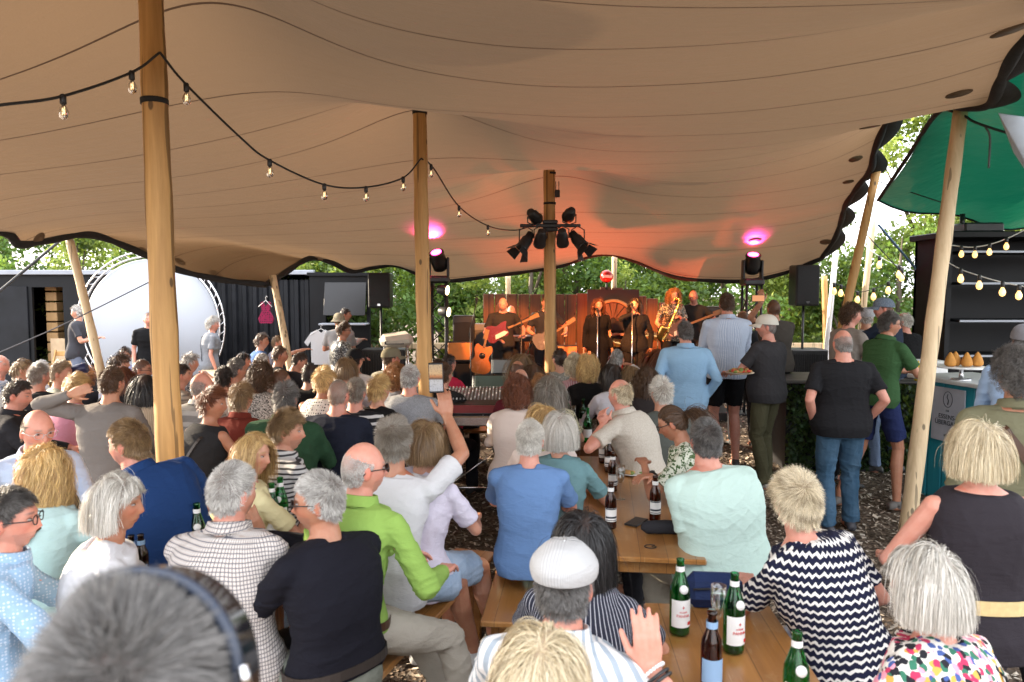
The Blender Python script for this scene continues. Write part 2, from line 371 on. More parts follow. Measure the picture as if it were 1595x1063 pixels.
# round reinforcement patches where the edge is tied
t = NT('tent_patch'); t.p(Base_Color=(.115, .075, .038), Roughness=.75); M['patch'] = t.m
def near_tent(u, v):
    """point of the canopy closest to the ray through a pixel (front-most)"""
    d = np.array(ray(u, v)); d /= np.linalg.norm(d); W_ = Vt - np.array([0, 0, CAMZ]); tt = W_ @ d; dist = np.linalg.norm(W_ - tt[:, None] * d, axis=1)
    dist[tt < .5] = 9; k = np.argmin(dist + .004 * tt); return Vt[k]
# ------------------------------------------------------------ poles
def pole(name_label, base, top, r0, r1, mat, n=14, group=None, nm='tent_pole', straps=()):
    b, tp = Vector(base), Vector(top); d = tp - b; o = empty(nm, b, 0, name_label, 'tent pole', group)
    mb = MB(); K = 26; X = d.orthogonal().normalized(); P = []; Rr = []
    ph = random.random() * 9
    for i in range(K + 1):
        f = i / K; P.append(d * f + X * .007 * math.sin(f * 5 + ph)); Rr.append(r0 + (r1 - r0) * f + .0022 * math.sin(f * 37 + ph) + .0015 * random.uniform(-1, 1))
    mb.tube(P, Rr, 20); ob = mb.build('shaft', mat, o)
    # keep wood grain along the pole: the mesh is near vertical so object z is the grain axis
    for f in straps:
        s_ = MB(); c_ = d * f; rr = r0 + (r1 - r0) * f + .005; s_.tube([c_, c_ + d.normalized() * .03], rr, 20); s_.build('strap', M['rubber'], o)
    return o
b1 = px(266, 695, 4.2); 
GP = 'round wooden tent poles'
def p_at(u0, v0, u1, v1, y0, y1=None, z0=0):
    """base below image point 0 continued to the ground"""
    y1 = y1 or y0; A = px(u0, v0, y0); B = px(u1, v1, y1); k = (z0 - B.z) / (A.z - B.z); return B + (A - B) * k, B
bs, tp = p_at(266, 695, 233, 0, 4.15, 4.2); tp = tp + (tp - bs).normalized() * .3
pole('thickest and nearest wooden pole with a string light cable wrapped near its top', bs, tp, .078, .066, M['pole'], group=GP, straps=(.78,))
bs, tp = p_at(662, 565, 654, 184, 6.8); tp = tp + (tp - bs) * .085; pole('middle wooden pole standing behind the man who films with a phone', bs, tp, .072, .062, M['pole'], group=GP, straps=(.93,))
bs, tp = p_at(857, 550, 856, 262, 10.0); tp = tp + (tp - bs) * .085; pole('wooden pole in front of the band that carries the black stage lamps', bs, tp, .082, .078, M['pole'], group=GP, straps=(.9, .95, .8))
bs, tp = px(1410, 850, z=0), px(1497, 168, 6.25); pole('pale leaning pole of the right tent edge in front of the teal counter', bs, tp, .066, .056, M['palepole'], group=GP)
bs, tp = p_at(152, 560, 108, 372, 8.2, 8.3); pole('slim pale pole leaning left in front of the white round screen', bs, tp, .05, .045, M['palepole'], group=GP)
bs, tp = p_at(447, 545, 424, 430, 9.9, 10.1); pole('slim pale pole leaning beside the hanging pink vest', bs, tp, .05, .045, M['palepole'], group=GP)
bs, tp = p_at(1318, 482, 1366, 262, 9.3, 9.3); pole('brown pole leaning right behind the man with messy curly hair', bs, tp, .055, .05, M['pole'], group=GP)
bs, tp = p_at(1345, 480, 1360, 345, 12.5, 12.5); pole('pale square pole standing among the string lights before the hedge', bs, tp, .05, .05, M['palepole'], group=GP)
bs, tp = p_at(1290, 520, 1302, 390, 12.9, 12.9); pole('white weathered pole just right of the tall loudspeaker', bs, tp, .045, .045, M['white'], group=GP)
bs, tp = p_at(1286, 520, 1284, 430, 13.2, 13.2); pole('short orange timber post beside the right loudspeaker', bs, tp, .05, .05, M['pole'], group=GP)
bs, tp = p_at(1443, 480, 1439, 388, 11, 11); pole('short orange timber post behind the pale leaning pole', bs, tp, .05, .05, M['pole'], group=GP)
bs, tp = p_at(956, 440, 957, 396, 14, 14); pole('far pale pole rising behind the red ball sign', bs, tp, .05, .05, M['palepole'], group=GP)
bs, tp = p_at(791, 460, 791, 428, 14, 14); pole('far pale pole rising behind the guitarist and the plank wall', bs, tp, .05, .05, M['palepole'], group=GP)

# ================================================================ people
TMP = bpy.data.scenes.new('tmp_build')
def remesh(mb, voxel, it=2, fac=.5):
    me = mesh_np('tmp', np.concatenate(mb.V), mb.F); o = bpy.data.objects.new('tmp', me); TMP.collection.objects.link(o)
    r = o.modifiers.new('r', 'REMESH'); r.mode = 'VOXEL'; r.voxel_size = voxel; r.adaptivity = 0
    if it: s_ = o.modifiers.new('s', 'SMOOTH'); s_.iterations = it; s_.factor = fac
    TMP.view_layers[0].update(); dg = TMP.view_layers[0].depsgraph; ev = o.evaluated_get(dg); m = ev.to_mesh()
    n = len(m.vertices); V = np.empty(n * 3, np.float32); m.vertices.foreach_get('co', V); V = V.reshape(-1, 3).astype(float)
    Nn = np.empty(n * 3, np.float32); m.vertices.foreach_get('normal', Nn); Nn = Nn.reshape(-1, 3)
    k = len(m.polygons); L = np.empty(len(m.loops), np.int32); m.loops.foreach_get('vertex_index', L)
    if len(L) == 4 * k: Fc = L.reshape(-1, 4).copy()
    else:
        st = np.empty(k, np.int32); m.polygons.foreach_get('loop_start', st); tot = np.empty(k, np.int32); m.polygons.foreach_get('loop_total', tot)
        Fc = [list(L[a:a + b]) for a, b in zip(st, tot)]
    ev.to_mesh_clear(); bpy.data.objects.remove(o); bpy.data.meshes.remove(me)
    return V, Fc, Nn
def nrm(v): v = np.asarray(v, float); return v / (np.linalg.norm(v) + 1e-12)
def Rx(a): c, s_ = math.cos(a), math.sin(a); return np.array([[1, 0, 0], [0, c, -s_], [0, s_, c]])
def Ry(a): c, s_ = math.cos(a), math.sin(a); return np.array([[c, 0, s_], [0, 1, 0], [-s_, 0, c]])
def gs(x, m, s_): return np.exp(-((x - m) / s_) ** 2)

# ---- head surface in head space (x right, y forward, z up; chin -.115, crown +.125)
def head_pts(nl, nm_, sex, chub):
    th = np.linspace(0.0, math.pi, nl + 1)[:, None]; ph = np.linspace(0, 2 * math.pi, nm_, endpoint=False)[None]
    D = np.stack([np.sin(th) * np.cos(ph), np.sin(th) * np.sin(ph), np.cos(th) + 0 * ph], -1).reshape(-1, 3)
    x, y, z = D.T
    X = .0755 * np.sign(x) * np.abs(x) ** .95; Y = .096 * y; Zz = np.where(z > 0, .122 * z, .116 * z)
    low = np.clip(-Zz / .116, 0, 1); front = np.clip(y, 0, 1); back = np.clip(-y, 0, 1)
    X = X * (1 - .30 * low ** 1.8 + .05 * chub * gs(Zz, -.06, .04)); Y = np.where(y < 0, Y * (1 - .45 * low ** 1.3), Y * (1 + .0 * low))
    Y = Y + .012 * np.clip(low - .35, 0, 1) * front + .006 * gs(Zz, .06, .05) * back * -1
    f = (y > 0)
    Y += f * .022 * gs(X, 0, .0115) * np.interp(Zz, [-.05, -.042, -.032, -.01, .015, .022], [0, .45, 1, .62, .18, 0])
    Y += f * .004 * gs(X, 0, .020) * gs(Zz, -.036, .009)
    Y -= f * .011 * (gs(X, .031, .016) + gs(X, -.031, .016)) * gs(Zz, .006, .011)
    Y += f * .006 * gs(np.abs(X), .030, .022) * gs(Zz, .027, .008)
    Y += f * .004 * (gs(np.abs(X), .045, .016)) * gs(Zz, -.022, .018)
    Y += f * .0065 * gs(X, 0, .022) * (gs(Zz, -.061, .005) + gs(Zz, -.073, .006)) - f * .004 * gs(X, 0, .024) * gs(Zz, -.0668, .0028)
    Y -= f * .004 * gs(X, 0, .03) * gs(Zz, -.085, .006)
    Y += f * .011 * gs(X, 0, .022) * gs(Zz, -.104, .014)
    Y -= f * .007 * gs(np.abs(X), .05, .018) * gs(Zz, -.065, .025) * (1 - chub)
    P = np.stack([X, Y, Zz], 1); Fc = []
    for i in range(nl):
        for j in range(nm_):
            k = (j + 1) % nm_; Fc.append([i * nm_ + j, (i + 1) * nm_ + j, (i + 1) * nm_ + k, i * nm_ + k])
    return P, Fc
HL_Y = [-1, -.6, -.3, -.1, .12, .3, .5, .72, 1]; HL_Z = [-.066, -.062, -.045, -.012, .004, .024, .050, .066, .070]
_hn = np.random.default_rng(3)
def hairline(P, bald=0):
    """True where hair grows"""
    y = P[:, 1] / .096; wb = .006 * (np.sin(P[:, 0] * 190) + np.sin(P[:, 1] * 230 + 1) + np.sin((P[:, 0] + P[:, 2]) * 330)); ok = P[:, 2] > np.interp(y, HL_Y, HL_Z) + wb * .6
    if bald > 0:
        d = nrm([0, .35, 1.0]); n = P / np.array([.0755, .096, .12]); n = n / (np.linalg.norm(n, axis=1)[:, None] + 1e-9)
        ok &= (n @ d) + wb * 4 + _hn.normal(0, .045, len(P)) < (1 - bald * .95)
    return ok
SKIN = {'fair': (.56, .30, .205), 'tan': (.42, .205, .125), 'pink': (.60, .29, .215), 'pale': (.62, .37, .265), 'warm': (.50, .26, .16)}
t = NT('skin'); at = t.n('Attribute', attribute_name='Col'); v = t.coord(); nz = t.noise(v, 26, 5); c = t.mix(.55, at.outputs['Color'], t.ramp(nz, [(.3, (1.0, 1.0, 1.0)), (.7, (.86, .62, .56))]), 'MULTIPLY')
t.p(Base_Color=c, Roughness=.5); t.b.inputs['Specular IOR Level'].default_value = .42; t.b.inputs['Subsurface Weight'].default_value = .12
t.b.inputs['Subsurface Radius'].default_value = (.012, .004, .002); t.b.inputs['Subsurface Scale'].default_value = 1
t.bump(t.noise(v, 220, 2), .12, .002); M['skin'] = t.m
t = NT('hair'); at = t.n('Attribute', attribute_name='Col'); t.p(Base_Color=at.outputs['Color'], Roughness=.38); t.b.inputs['Specular IOR Level'].default_value = .45
M['hair'] = t.m
t = NT('eye'); v = t.coord(); at = t.n('Attribute', attribute_name='Col'); t.p(Base_Color=at.outputs['Color'], Roughness=.08); M['eye'] = t.m
M['lens'] = plain('dark_lens', (.008, .008, .010), .06, spec=.8, var=0, bump=0); M['clearlens'] = M['glass']
HAIR = {'grey': ((.38, .36, .335), (.12, .11, .10)), 'silver': ((.62, .60, .56), (.26, .24, .22)), 'white': ((.70, .67, .61), (.38, .35, .30)), 'ash': ((.78, .68, .48), (.30, .23, .14)),
        'blond': ((.72, .50, .21), (.36, .21, .08)), 'dblond': ((.30, .19, .09), (.15, .09, .045)), 'brown': ((.10, .052, .026), (.045, .023, .012)), 'dark': ((.03, .018, .012), (.015, .01, .008)),
        'black': ((.010, .009, .010), (.02, .018, .018)), 'auburn': ((.19, .06, .025), (.08, .025, .012)), 'salt': ((.16, .15, .14), (.05, .045, .042)), 'ginger': ((.40, .18, .06), (.2, .09, .035)),
        'platinum': ((.76, .66, .46), (.40, .31, .18)), 'greybrown': ((.17, .135, .10), (.30, .27, .23))}
# style: L length, lift, grav, thick shell, cut z, curl, part, w width
HS = {'short': dict(L=.022, top=.036, lift=.13, g=.10, off=.005, curl=.35, cl=20, cw=.36), 'buzz': dict(L=.008, top=.010, lift=.3, g=0, off=.002, curl=0, cw=.2),
      'fluffy': dict(L=.034, top=.058, lift=.30, g=.05, off=.010, curl=.45, cl=24, cw=.5), 'pixie': dict(L=.050, top=.070, lift=.12, g=.22, off=.011, curl=.3, cl=24, cw=.38),
      'bob': dict(L=.24, top=.25, lift=.03, g=.8, off=.012, curl=.10, cut=-.105, bangs=.070, part=1, cl=40, cw=.18), 'long': dict(L=.44, top=.46, lift=.03, g=.95, off=.010, curl=.2, cut=-.34, part=1, cw=.35),
      'wavy': dict(L=.42, top=.44, lift=.06, g=.9, off=.016, curl=.3, cut=-.30, part=1, coil=.009, lam=.10, cw=.6), 'curly': dict(L=.14, top=.14, lift=.28, g=.55, off=.022, curl=.35, cut=-.14, coil=.008, lam=.035, cl=16, cw=.75),
      'frizz': dict(L=.065, top=.07, lift=.45, g=.18, off=.018, curl=.4, coil=.007, lam=.032, cl=16, cw=.75), 'tied': dict(L=.13, top=.16, lift=.02, g=0, off=.006, curl=.05, back=1, cw=.2),
      'halfup': dict(L=.40, top=.42, lift=.04, g=.85, off=.010, curl=.2, cut=-.30, back=.6), 'receding': dict(L=.026, top=.036, lift=.12, g=.12, off=.006, curl=.25, cl=20, cw=.4)}
def make_hair(style, colr, n, segs, wdt, bald=0, seed=0, headrad=(.0765, .098, .1235), maxlen=None):
    rg = np.random.default_rng(seed); S = HS[style]; rad = np.array(headrad)
    D = rg.normal(size=(n * 3, 3)); D /= np.linalg.norm(D, axis=1)[:, None]; P = D * np.array([.0755, .096, .12])
    k = hairline(P, bald); P = P[k][:n]; n = len(P)
    if n == 0: return None
    Nn = P / rad ** 2; Nn /= np.linalg.norm(Nn, axis=1)[:, None]
    crown = np.array([.008, -.055, .1]); fl = P - crown; L = np.full(n, S['L']); topm = np.clip(P[:, 2] / .09, 0, 1); L = L + (S['top'] - S['L']) * topm
    fr = (P[:, 1] > .045)
    if S.get('part'):
        sx = np.sign(P[:, 0] - .012); m = np.clip((P[:, 1] + .085) / .07, 0, 1)[:, None]; fl = nrm_rows(fl) * (1 - m) + m * np.stack([sx * 1.1, -.15 - 2.2 * np.clip(P[:, 1], 0, .1), -.35 + 0 * sx], 1)
        if S.get('bangs'): b = fr & (P[:, 2] > .05); L[b] = S['bangs']; fl[b] = np.stack([.6 * sx[b] + .2, .8 + 0 * sx[b], -.6 + 0 * sx[b]], 1)
    elif S.get('back'):
        tie = np.array([0, -.125, .02]); m = S['back']; fl = nrm_rows(tie - P) * m + nrm_rows(fl) * (1 - m)
    elif style in ('short', 'receding', 'fluffy', 'pixie'):
        ca_ = seed * 2.4; fl = nrm_rows(fl) + np.array([.9 * math.cos(ca_), .5 + .35 * math.sin(ca_), 0]) * topm[:, None]
    cl = np.stack([np.sin(P @ np.array([90., 40, 20]) + 1.3 * seed), np.sin(P @ np.array([-30., 95, 30]) + seed), np.sin(P @ np.array([25., -35, 90]) + 2.1 * seed)], 1)
    fl = nrm_rows(fl) + .35 * cl * min(1, S['curl'] + .35) + rg.normal(0, 1, (n, 3)) * (.12 + .9 * np.exp(-(np.linalg.norm(P - crown, axis=1) / .028) ** 2))[:, None]
    fl = fl - Nn * (fl * Nn).sum(1)[:, None]; fl = nrm_rows(fl)
    d = nrm_rows(fl * (1 - S['lift']) + Nn * S['lift']); off = S['off'] * rg.uniform(.1, 1, n) * (1 + .25 * cl[:, 0])
    L = L * rg.uniform(.72, 1.05, n)
    if maxlen: L = np.minimum(L, maxlen)
    if S.get('back') == 1: L = np.linalg.norm(np.array([0, -.112, .015]) - P, axis=1) * 1.12
    h = L / segs; p = P.copy(); pts = [p.copy()]; cut = S.get('cut', -9); frz = np.zeros(n, bool); ph = rg.uniform(0, 6.28, n)
    for s_ in range(segs):
        cur = S['curl']
        if cur > 9:
            t_ = s_ * h / (.03 if cur > 1.2 else .07) * 2 * math.pi * .5 + ph * (1 if cur > 1.2 else .25) + cl[:, 1] * 3
            sw = np.stack([np.cos(t_), np.sin(t_), .3 * np.sin(t_ * 1.3)], 1) * (.55 if cur > 1.2 else .28)
        else: sw = rg.normal(0, .05 + .1 * cur, (n, 3)) + cl[:, [1, 2, 0]] * .10 * cur
        d = nrm_rows(d + np.array([0, 0, -1.]) * S['g'] * (.30 + .12 * s_) + sw)
        if S.get('back') == 1: d = nrm_rows(np.array([0, -.112, .015]) - p)
        q = p + d * h[:, None]
        e = q / (rad + off[:, None]); r = np.linalg.norm(e, axis=1); ins = r < 1; lowz = q[:, 2] < -.03
        q2 = q / np.maximum(r, 1e-3)[:, None]; q = np.where((ins & ~lowz)[:, None], q2, q)
        # below the widest part hair hangs clear of the neck and lies on the back
        hz = -q[:, 2] - .03; rr = np.hypot(q[:, 0], q[:, 1] + .01) + 1e-6
        need = np.where(hz > .10, np.where(q[:, 1] < .01, np.interp(hz, [.10, .13, .17, .22, .34], [.066, .085, .128, .165, .195]), np.interp(hz, [.10, .2], [.066, .095])), .074 * np.sqrt(np.clip(1 - (hz / .3) ** 2, 0, 1))) + off * .8
        if -.2 < cut: need = need * (1 - .22 * np.clip(hz / .08, 0, 1))
        need = need * np.where(hz > .11, np.where(q[:, 1] < 0, 1.0, 1.1), 1)
        push = lowz & (rr < need); sc_ = np.where(push, need / rr, 1); q[:, 0] *= sc_; q[:, 1] = (q[:, 1] + .01) * sc_ - .01
        # keep the face free
        face = (q[:, 1] > .035) & (q[:, 2] < .045) & (np.abs(q[:, 0]) < .068)
        q[:, 0] = np.where(face, np.sign(q[:, 0] + 1e-6) * .074, q[:, 0]); q[:, 1] = np.where(face, q[:, 1] - .012, q[:, 1])
        frz |= q[:, 2] < cut + rg.normal(0, .006, n) + (.03 * np.clip(q[:, 1] / .1, 0, 1) if cut > -.2 else 0)
        q = np.where(frz[:, None], p + (q - p) * .02, q); d = nrm_rows(q - p + 1e-9); p = q; pts.append(p.copy())
    Q = np.stack(pts, 1)  # n, segs+1, 3
    K = max(8, int(n / S.get('cl', 22))); ci = rg.integers(0, n, K); near = np.empty(n, int)
    for a0 in range(0, n, 1000): near[a0:a0 + 1000] = ci[np.argmin(((P[a0:a0 + 1000, None] - P[ci][None]) ** 2).sum(2), 1)]
    wc = (np.linspace(0, 1, segs + 1) ** 1.3 * S.get('cw', .6))[None, :, None] * rg.uniform(.3, 1, (n, 1, 1)); Q = Q + (Q[near] - Q) * wc
    if cur_amp := S.get('coil', 0):
        lam = S['lam']; sl_ = (np.arange(segs + 1)[None] * h[:, None])[:, :, None]; phs = (near * 2.399 % 6.283)[:, None, None] + rg.normal(0, .5, (n, 1, 1)); T0 = np.gradient(Q, axis=1); T0 /= np.linalg.norm(T0, axis=2)[:, :, None] + 1e-9
        U = np.cross(T0, np.array([.2, .3, .9])); U /= np.linalg.norm(U, axis=2)[:, :, None] + 1e-9; W2 = np.cross(T0, U); am = cur_amp * np.minimum(1, sl_ / .03) * rg.uniform(.6, 1.2, (n, 1, 1))
        Q = Q + am * (U * np.cos(sl_ / lam * 6.283 + phs) + W2 * np.sin(sl_ / lam * 6.283 + phs))
    T = np.gradient(Q, axis=1); c0 = np.array([0, -.01, -.02]); Rr = Q - c0; Rr[:, :, 2] *= .4
    W = np.cross(T, Rr); W /= np.linalg.norm(W, axis=2)[:, :, None] + 1e-9
    tw = rg.normal(0, .5, (n, 1, 1)); Rn = Rr / (np.linalg.norm(Rr, axis=2)[:, :, None] + 1e-9); W = W * np.cos(tw) + Rn * np.sin(tw)
    prof = np.interp(np.linspace(0, 1, segs + 1), [0, .25, .8, 1], [.7, 1, .8, .12])[None, :, None] * wdt * rg.uniform(.5, 1.2, (n, 1, 1))
    A = Q - W * prof; B = Q + W * prof; V = np.stack([A, B], 2).reshape(-1, 3)   # order: strand, seg, side
    base = (np.arange(n)[:, None] * (segs + 1) + np.arange(segs)[None]) * 2
    Fc = np.stack([base, base + 1, base + 3, base + 2], -1).reshape(-1, 4)
    c1, c2 = np.array(HAIR[colr][0]), np.array(HAIR[colr][1]); kc = rg.random(n)[near] if n else 0; k = np.clip(.45 + .25 * cl[:, 2] + .7 * (kc - .5) + rg.normal(0, .30, n), 0, 1)[:, None]
    C = (c1 * (1 - k) + c2 * k) * rg.uniform(.8, 1.2, (n, 1)); C = np.repeat(C, (segs + 1) * 2, 0)
    return V, Fc, C
def nrm_rows(a): return a / (np.linalg.norm(a, axis=1)[:, None] + 1e-9)
def tail_hair(colr, n, segs, wdt, start, L, seed=0, wave=.3):
    rg = np.random.default_rng(seed); P = np.array(start) + rg.normal(0, .008, (n, 3)); d = nrm_rows(np.array([0, -.8, .25]) + rg.normal(0, .25, (n, 3))); Ls = L * rg.uniform(.6, 1.05, n); h = Ls / segs
    pts = [P.copy()]
    for s_ in range(segs):
        d = nrm_rows(d + np.array([0, .02, -.45]) + rg.normal(0, .07, (n, 3)) + wave * .3 * np.stack([np.sin(s_ * 1.2 + P[:, 0] * 200)] * 3, 1) * np.array([1, .3, 0])); P = P + d * h[:, None]; pts.append(P.copy())
    Q = np.stack(pts, 1); T = np.gradient(Q, axis=1); W = np.cross(T, rg.normal(size=(n, 1, 3))); W /= np.linalg.norm(W, axis=2)[:, :, None] + 1e-9
    prof = np.interp(np.linspace(0, 1, segs + 1), [0, .3, .8, 1], [.8, 1, .8, .1])[None, :, None] * wdt
    V = np.stack([Q - W * prof, Q + W * prof], 2).reshape(-1, 3); base = (np.arange(n)[:, None] * (segs + 1) + np.arange(segs)[None]) * 2
    Fc = np.stack([base, base + 1, base + 3, base + 2], -1).reshape(-1, 4); c1, c2 = np.array(HAIR[colr][0]), np.array(HAIR[colr][1]); k = rg.random((n, 1))
    return V, Fc, np.repeat(c1 * (1 - k) + c2 * k, (segs + 1) * 2, 0)

# ---- limbs
def ik(a, b, l1, l2, hint):
    a, b, hint = np.array(a, float), np.array(b, float), np.array(hint, float); d = b - a; L = np.linalg.norm(d); mx = (l1 + l2) * .995
    if L > mx: b = a + d / L * mx; d = b - a; L = mx
    x = (l1 * l1 - l2 * l2 + L * L) / (2 * L); h = math.sqrt(max(0, l1 * l1 - x * x)); u = d / L
    hv = hint - u * (hint @ u); hv = nrm(hv); return a + u * x + hv * h, b
def add_hand(mb, wrist, fdir, palm_n, side, sc_=1.0, curl=.35, spread=1.0, nseg=8, thumb=1, point=False):
    """fdir: direction of the fingers, palm_n: where the palm looks, side +1 right hand"""
    f = nrm(fdir); pn = nrm(np.array(palm_n, float) - f * (np.array(palm_n, float) @ f)); s_ = np.cross(f, pn) * side   # towards the thumb
    w_ = np.array(wrist, float)
    for i, (o0, o1) in enumerate(((.021, .034), (.008, .012), (-.008, -.011), (-.021, -.032))):
        mb.tube([w_ + s_ * o0 * sc_ * .8, w_ + f * .045 * sc_ + s_ * (o0 + o1) / 2 * sc_, w_ + f * .088 * sc_ + s_ * o1 * .86 * sc_], [.0145 * sc_, .0145 * sc_, .0115 * sc_], nseg)
    Ls = (.072, .080, .075, .060)
    for i, o in enumerate((.029, .0105, -.0095, -.0275)):
        b = w_ + f * .088 * sc_ + s_ * o * sc_; L = Ls[i] * sc_; cu = curl * (1 + .12 * i) if not point or i > 0 else .05; pts = [b - f * .01]; d = f + s_ * (1.5 - i) * .07 * spread
        rr = (.0098, .0088, .0080, .0068)
        for k, fr in enumerate((.42, .32, .26)):
            d = nrm(d * math.cos(cu) + pn * math.sin(cu)); b = b + d * L * fr; pts.append(b)
        mb.tube(pts, [r * sc_ for r in rr], nseg); mb.ball(pts[-1], .0070 * sc_, 8, 5)
    if thumb:
        b = w_ + f * .020 * sc_ + s_ * .024 * sc_; d = nrm(s_ * .8 + f * .65 + pn * .3); p1_ = b + d * .038 * sc_; d2 = nrm(d * .55 + f * .8 + pn * .18); p2_ = p1_ + d2 * .032 * sc_; p3_ = p2_ + nrm(d2 + pn * .25) * .026 * sc_
        mb.tube([b - d * .01, p1_, p2_, p3_], [.0155 * sc_, .0125 * sc_, .0105 * sc_, .0085 * sc_], nseg); mb.ball(p3_, .0085 * sc_, 8, 5)
def ring_loft(mb, rings, n=28, ex=2.3):
    """rings: (centre, xdir, ydir, rx, ry_front, ry_back)"""
    V = []; a = np.arange(n) * 2 * math.pi / n; ca, sa = np.cos(a), np.sin(a); cx = np.sign(ca) * np.abs(ca) ** (2 / ex); cy_ = np.sign(sa) * np.abs(sa) ** (2 / ex)
    for c, xd, yd, rx, rf, rb in rings: V.append(np.array(c) + cx[:, None] * rx * np.array(xd) + (cy_ * np.where(sa > 0, rf, rb))[:, None] * np.array(yd))
    V = np.concatenate(V); Fc = []; m = len(rings)
    for i in range(m - 1):
        for j in range(n): k = (j + 1) % n; Fc.append([i * n + j, i * n + k, (i + 1) * n + k, (i + 1) * n + j])
    Fc.append(list(range(n))[::-1]); Fc.append([(m - 1) * n + j for j in range(n)]); mb.add(V, Fc)
def folds(V, Nn, seed, amp, focus=()):
    """geometric cloth folds along the normals"""
    rg = np.random.default_rng(seed); h = np.zeros(len(V))
    for _ in range(7):
        k = rg.normal(size=3) * np.array([9, 9, 16]); w_ = rg.normal(size=3) * 7; h += np.sin(V @ k + 1.6 * np.sin(V @ w_ + rg.uniform(0, 6)) + rg.uniform(0, 6)) * .3
    for _ in range(4):
        k = rg.normal(size=3) * np.array([9, 9, 22]); w_ = rg.normal(size=3) * 8; s_ = np.sin(V @ k + 1.8 * np.sin(V @ w_ + rg.uniform(0, 6))); h += (1 - np.abs(s_)) ** 2.5 * .65 - .2
    wgt = np.full(len(V), .55)
    for f, r in focus:
        d = np.linalg.norm(V - np.array(f), axis=1); wgt += 1.1 * np.exp(-(d / r) ** 2); ang = np.arctan2(V[:, 2] - f[2], V[:, 0] - f[0]); h += np.exp(-(d / (r * 1.4)) ** 2) * (1 - np.abs(np.sin(ang * 4.5 + d * 9))) ** 2 * .55
    return V + Nn * (h * wgt * amp)[:, None]

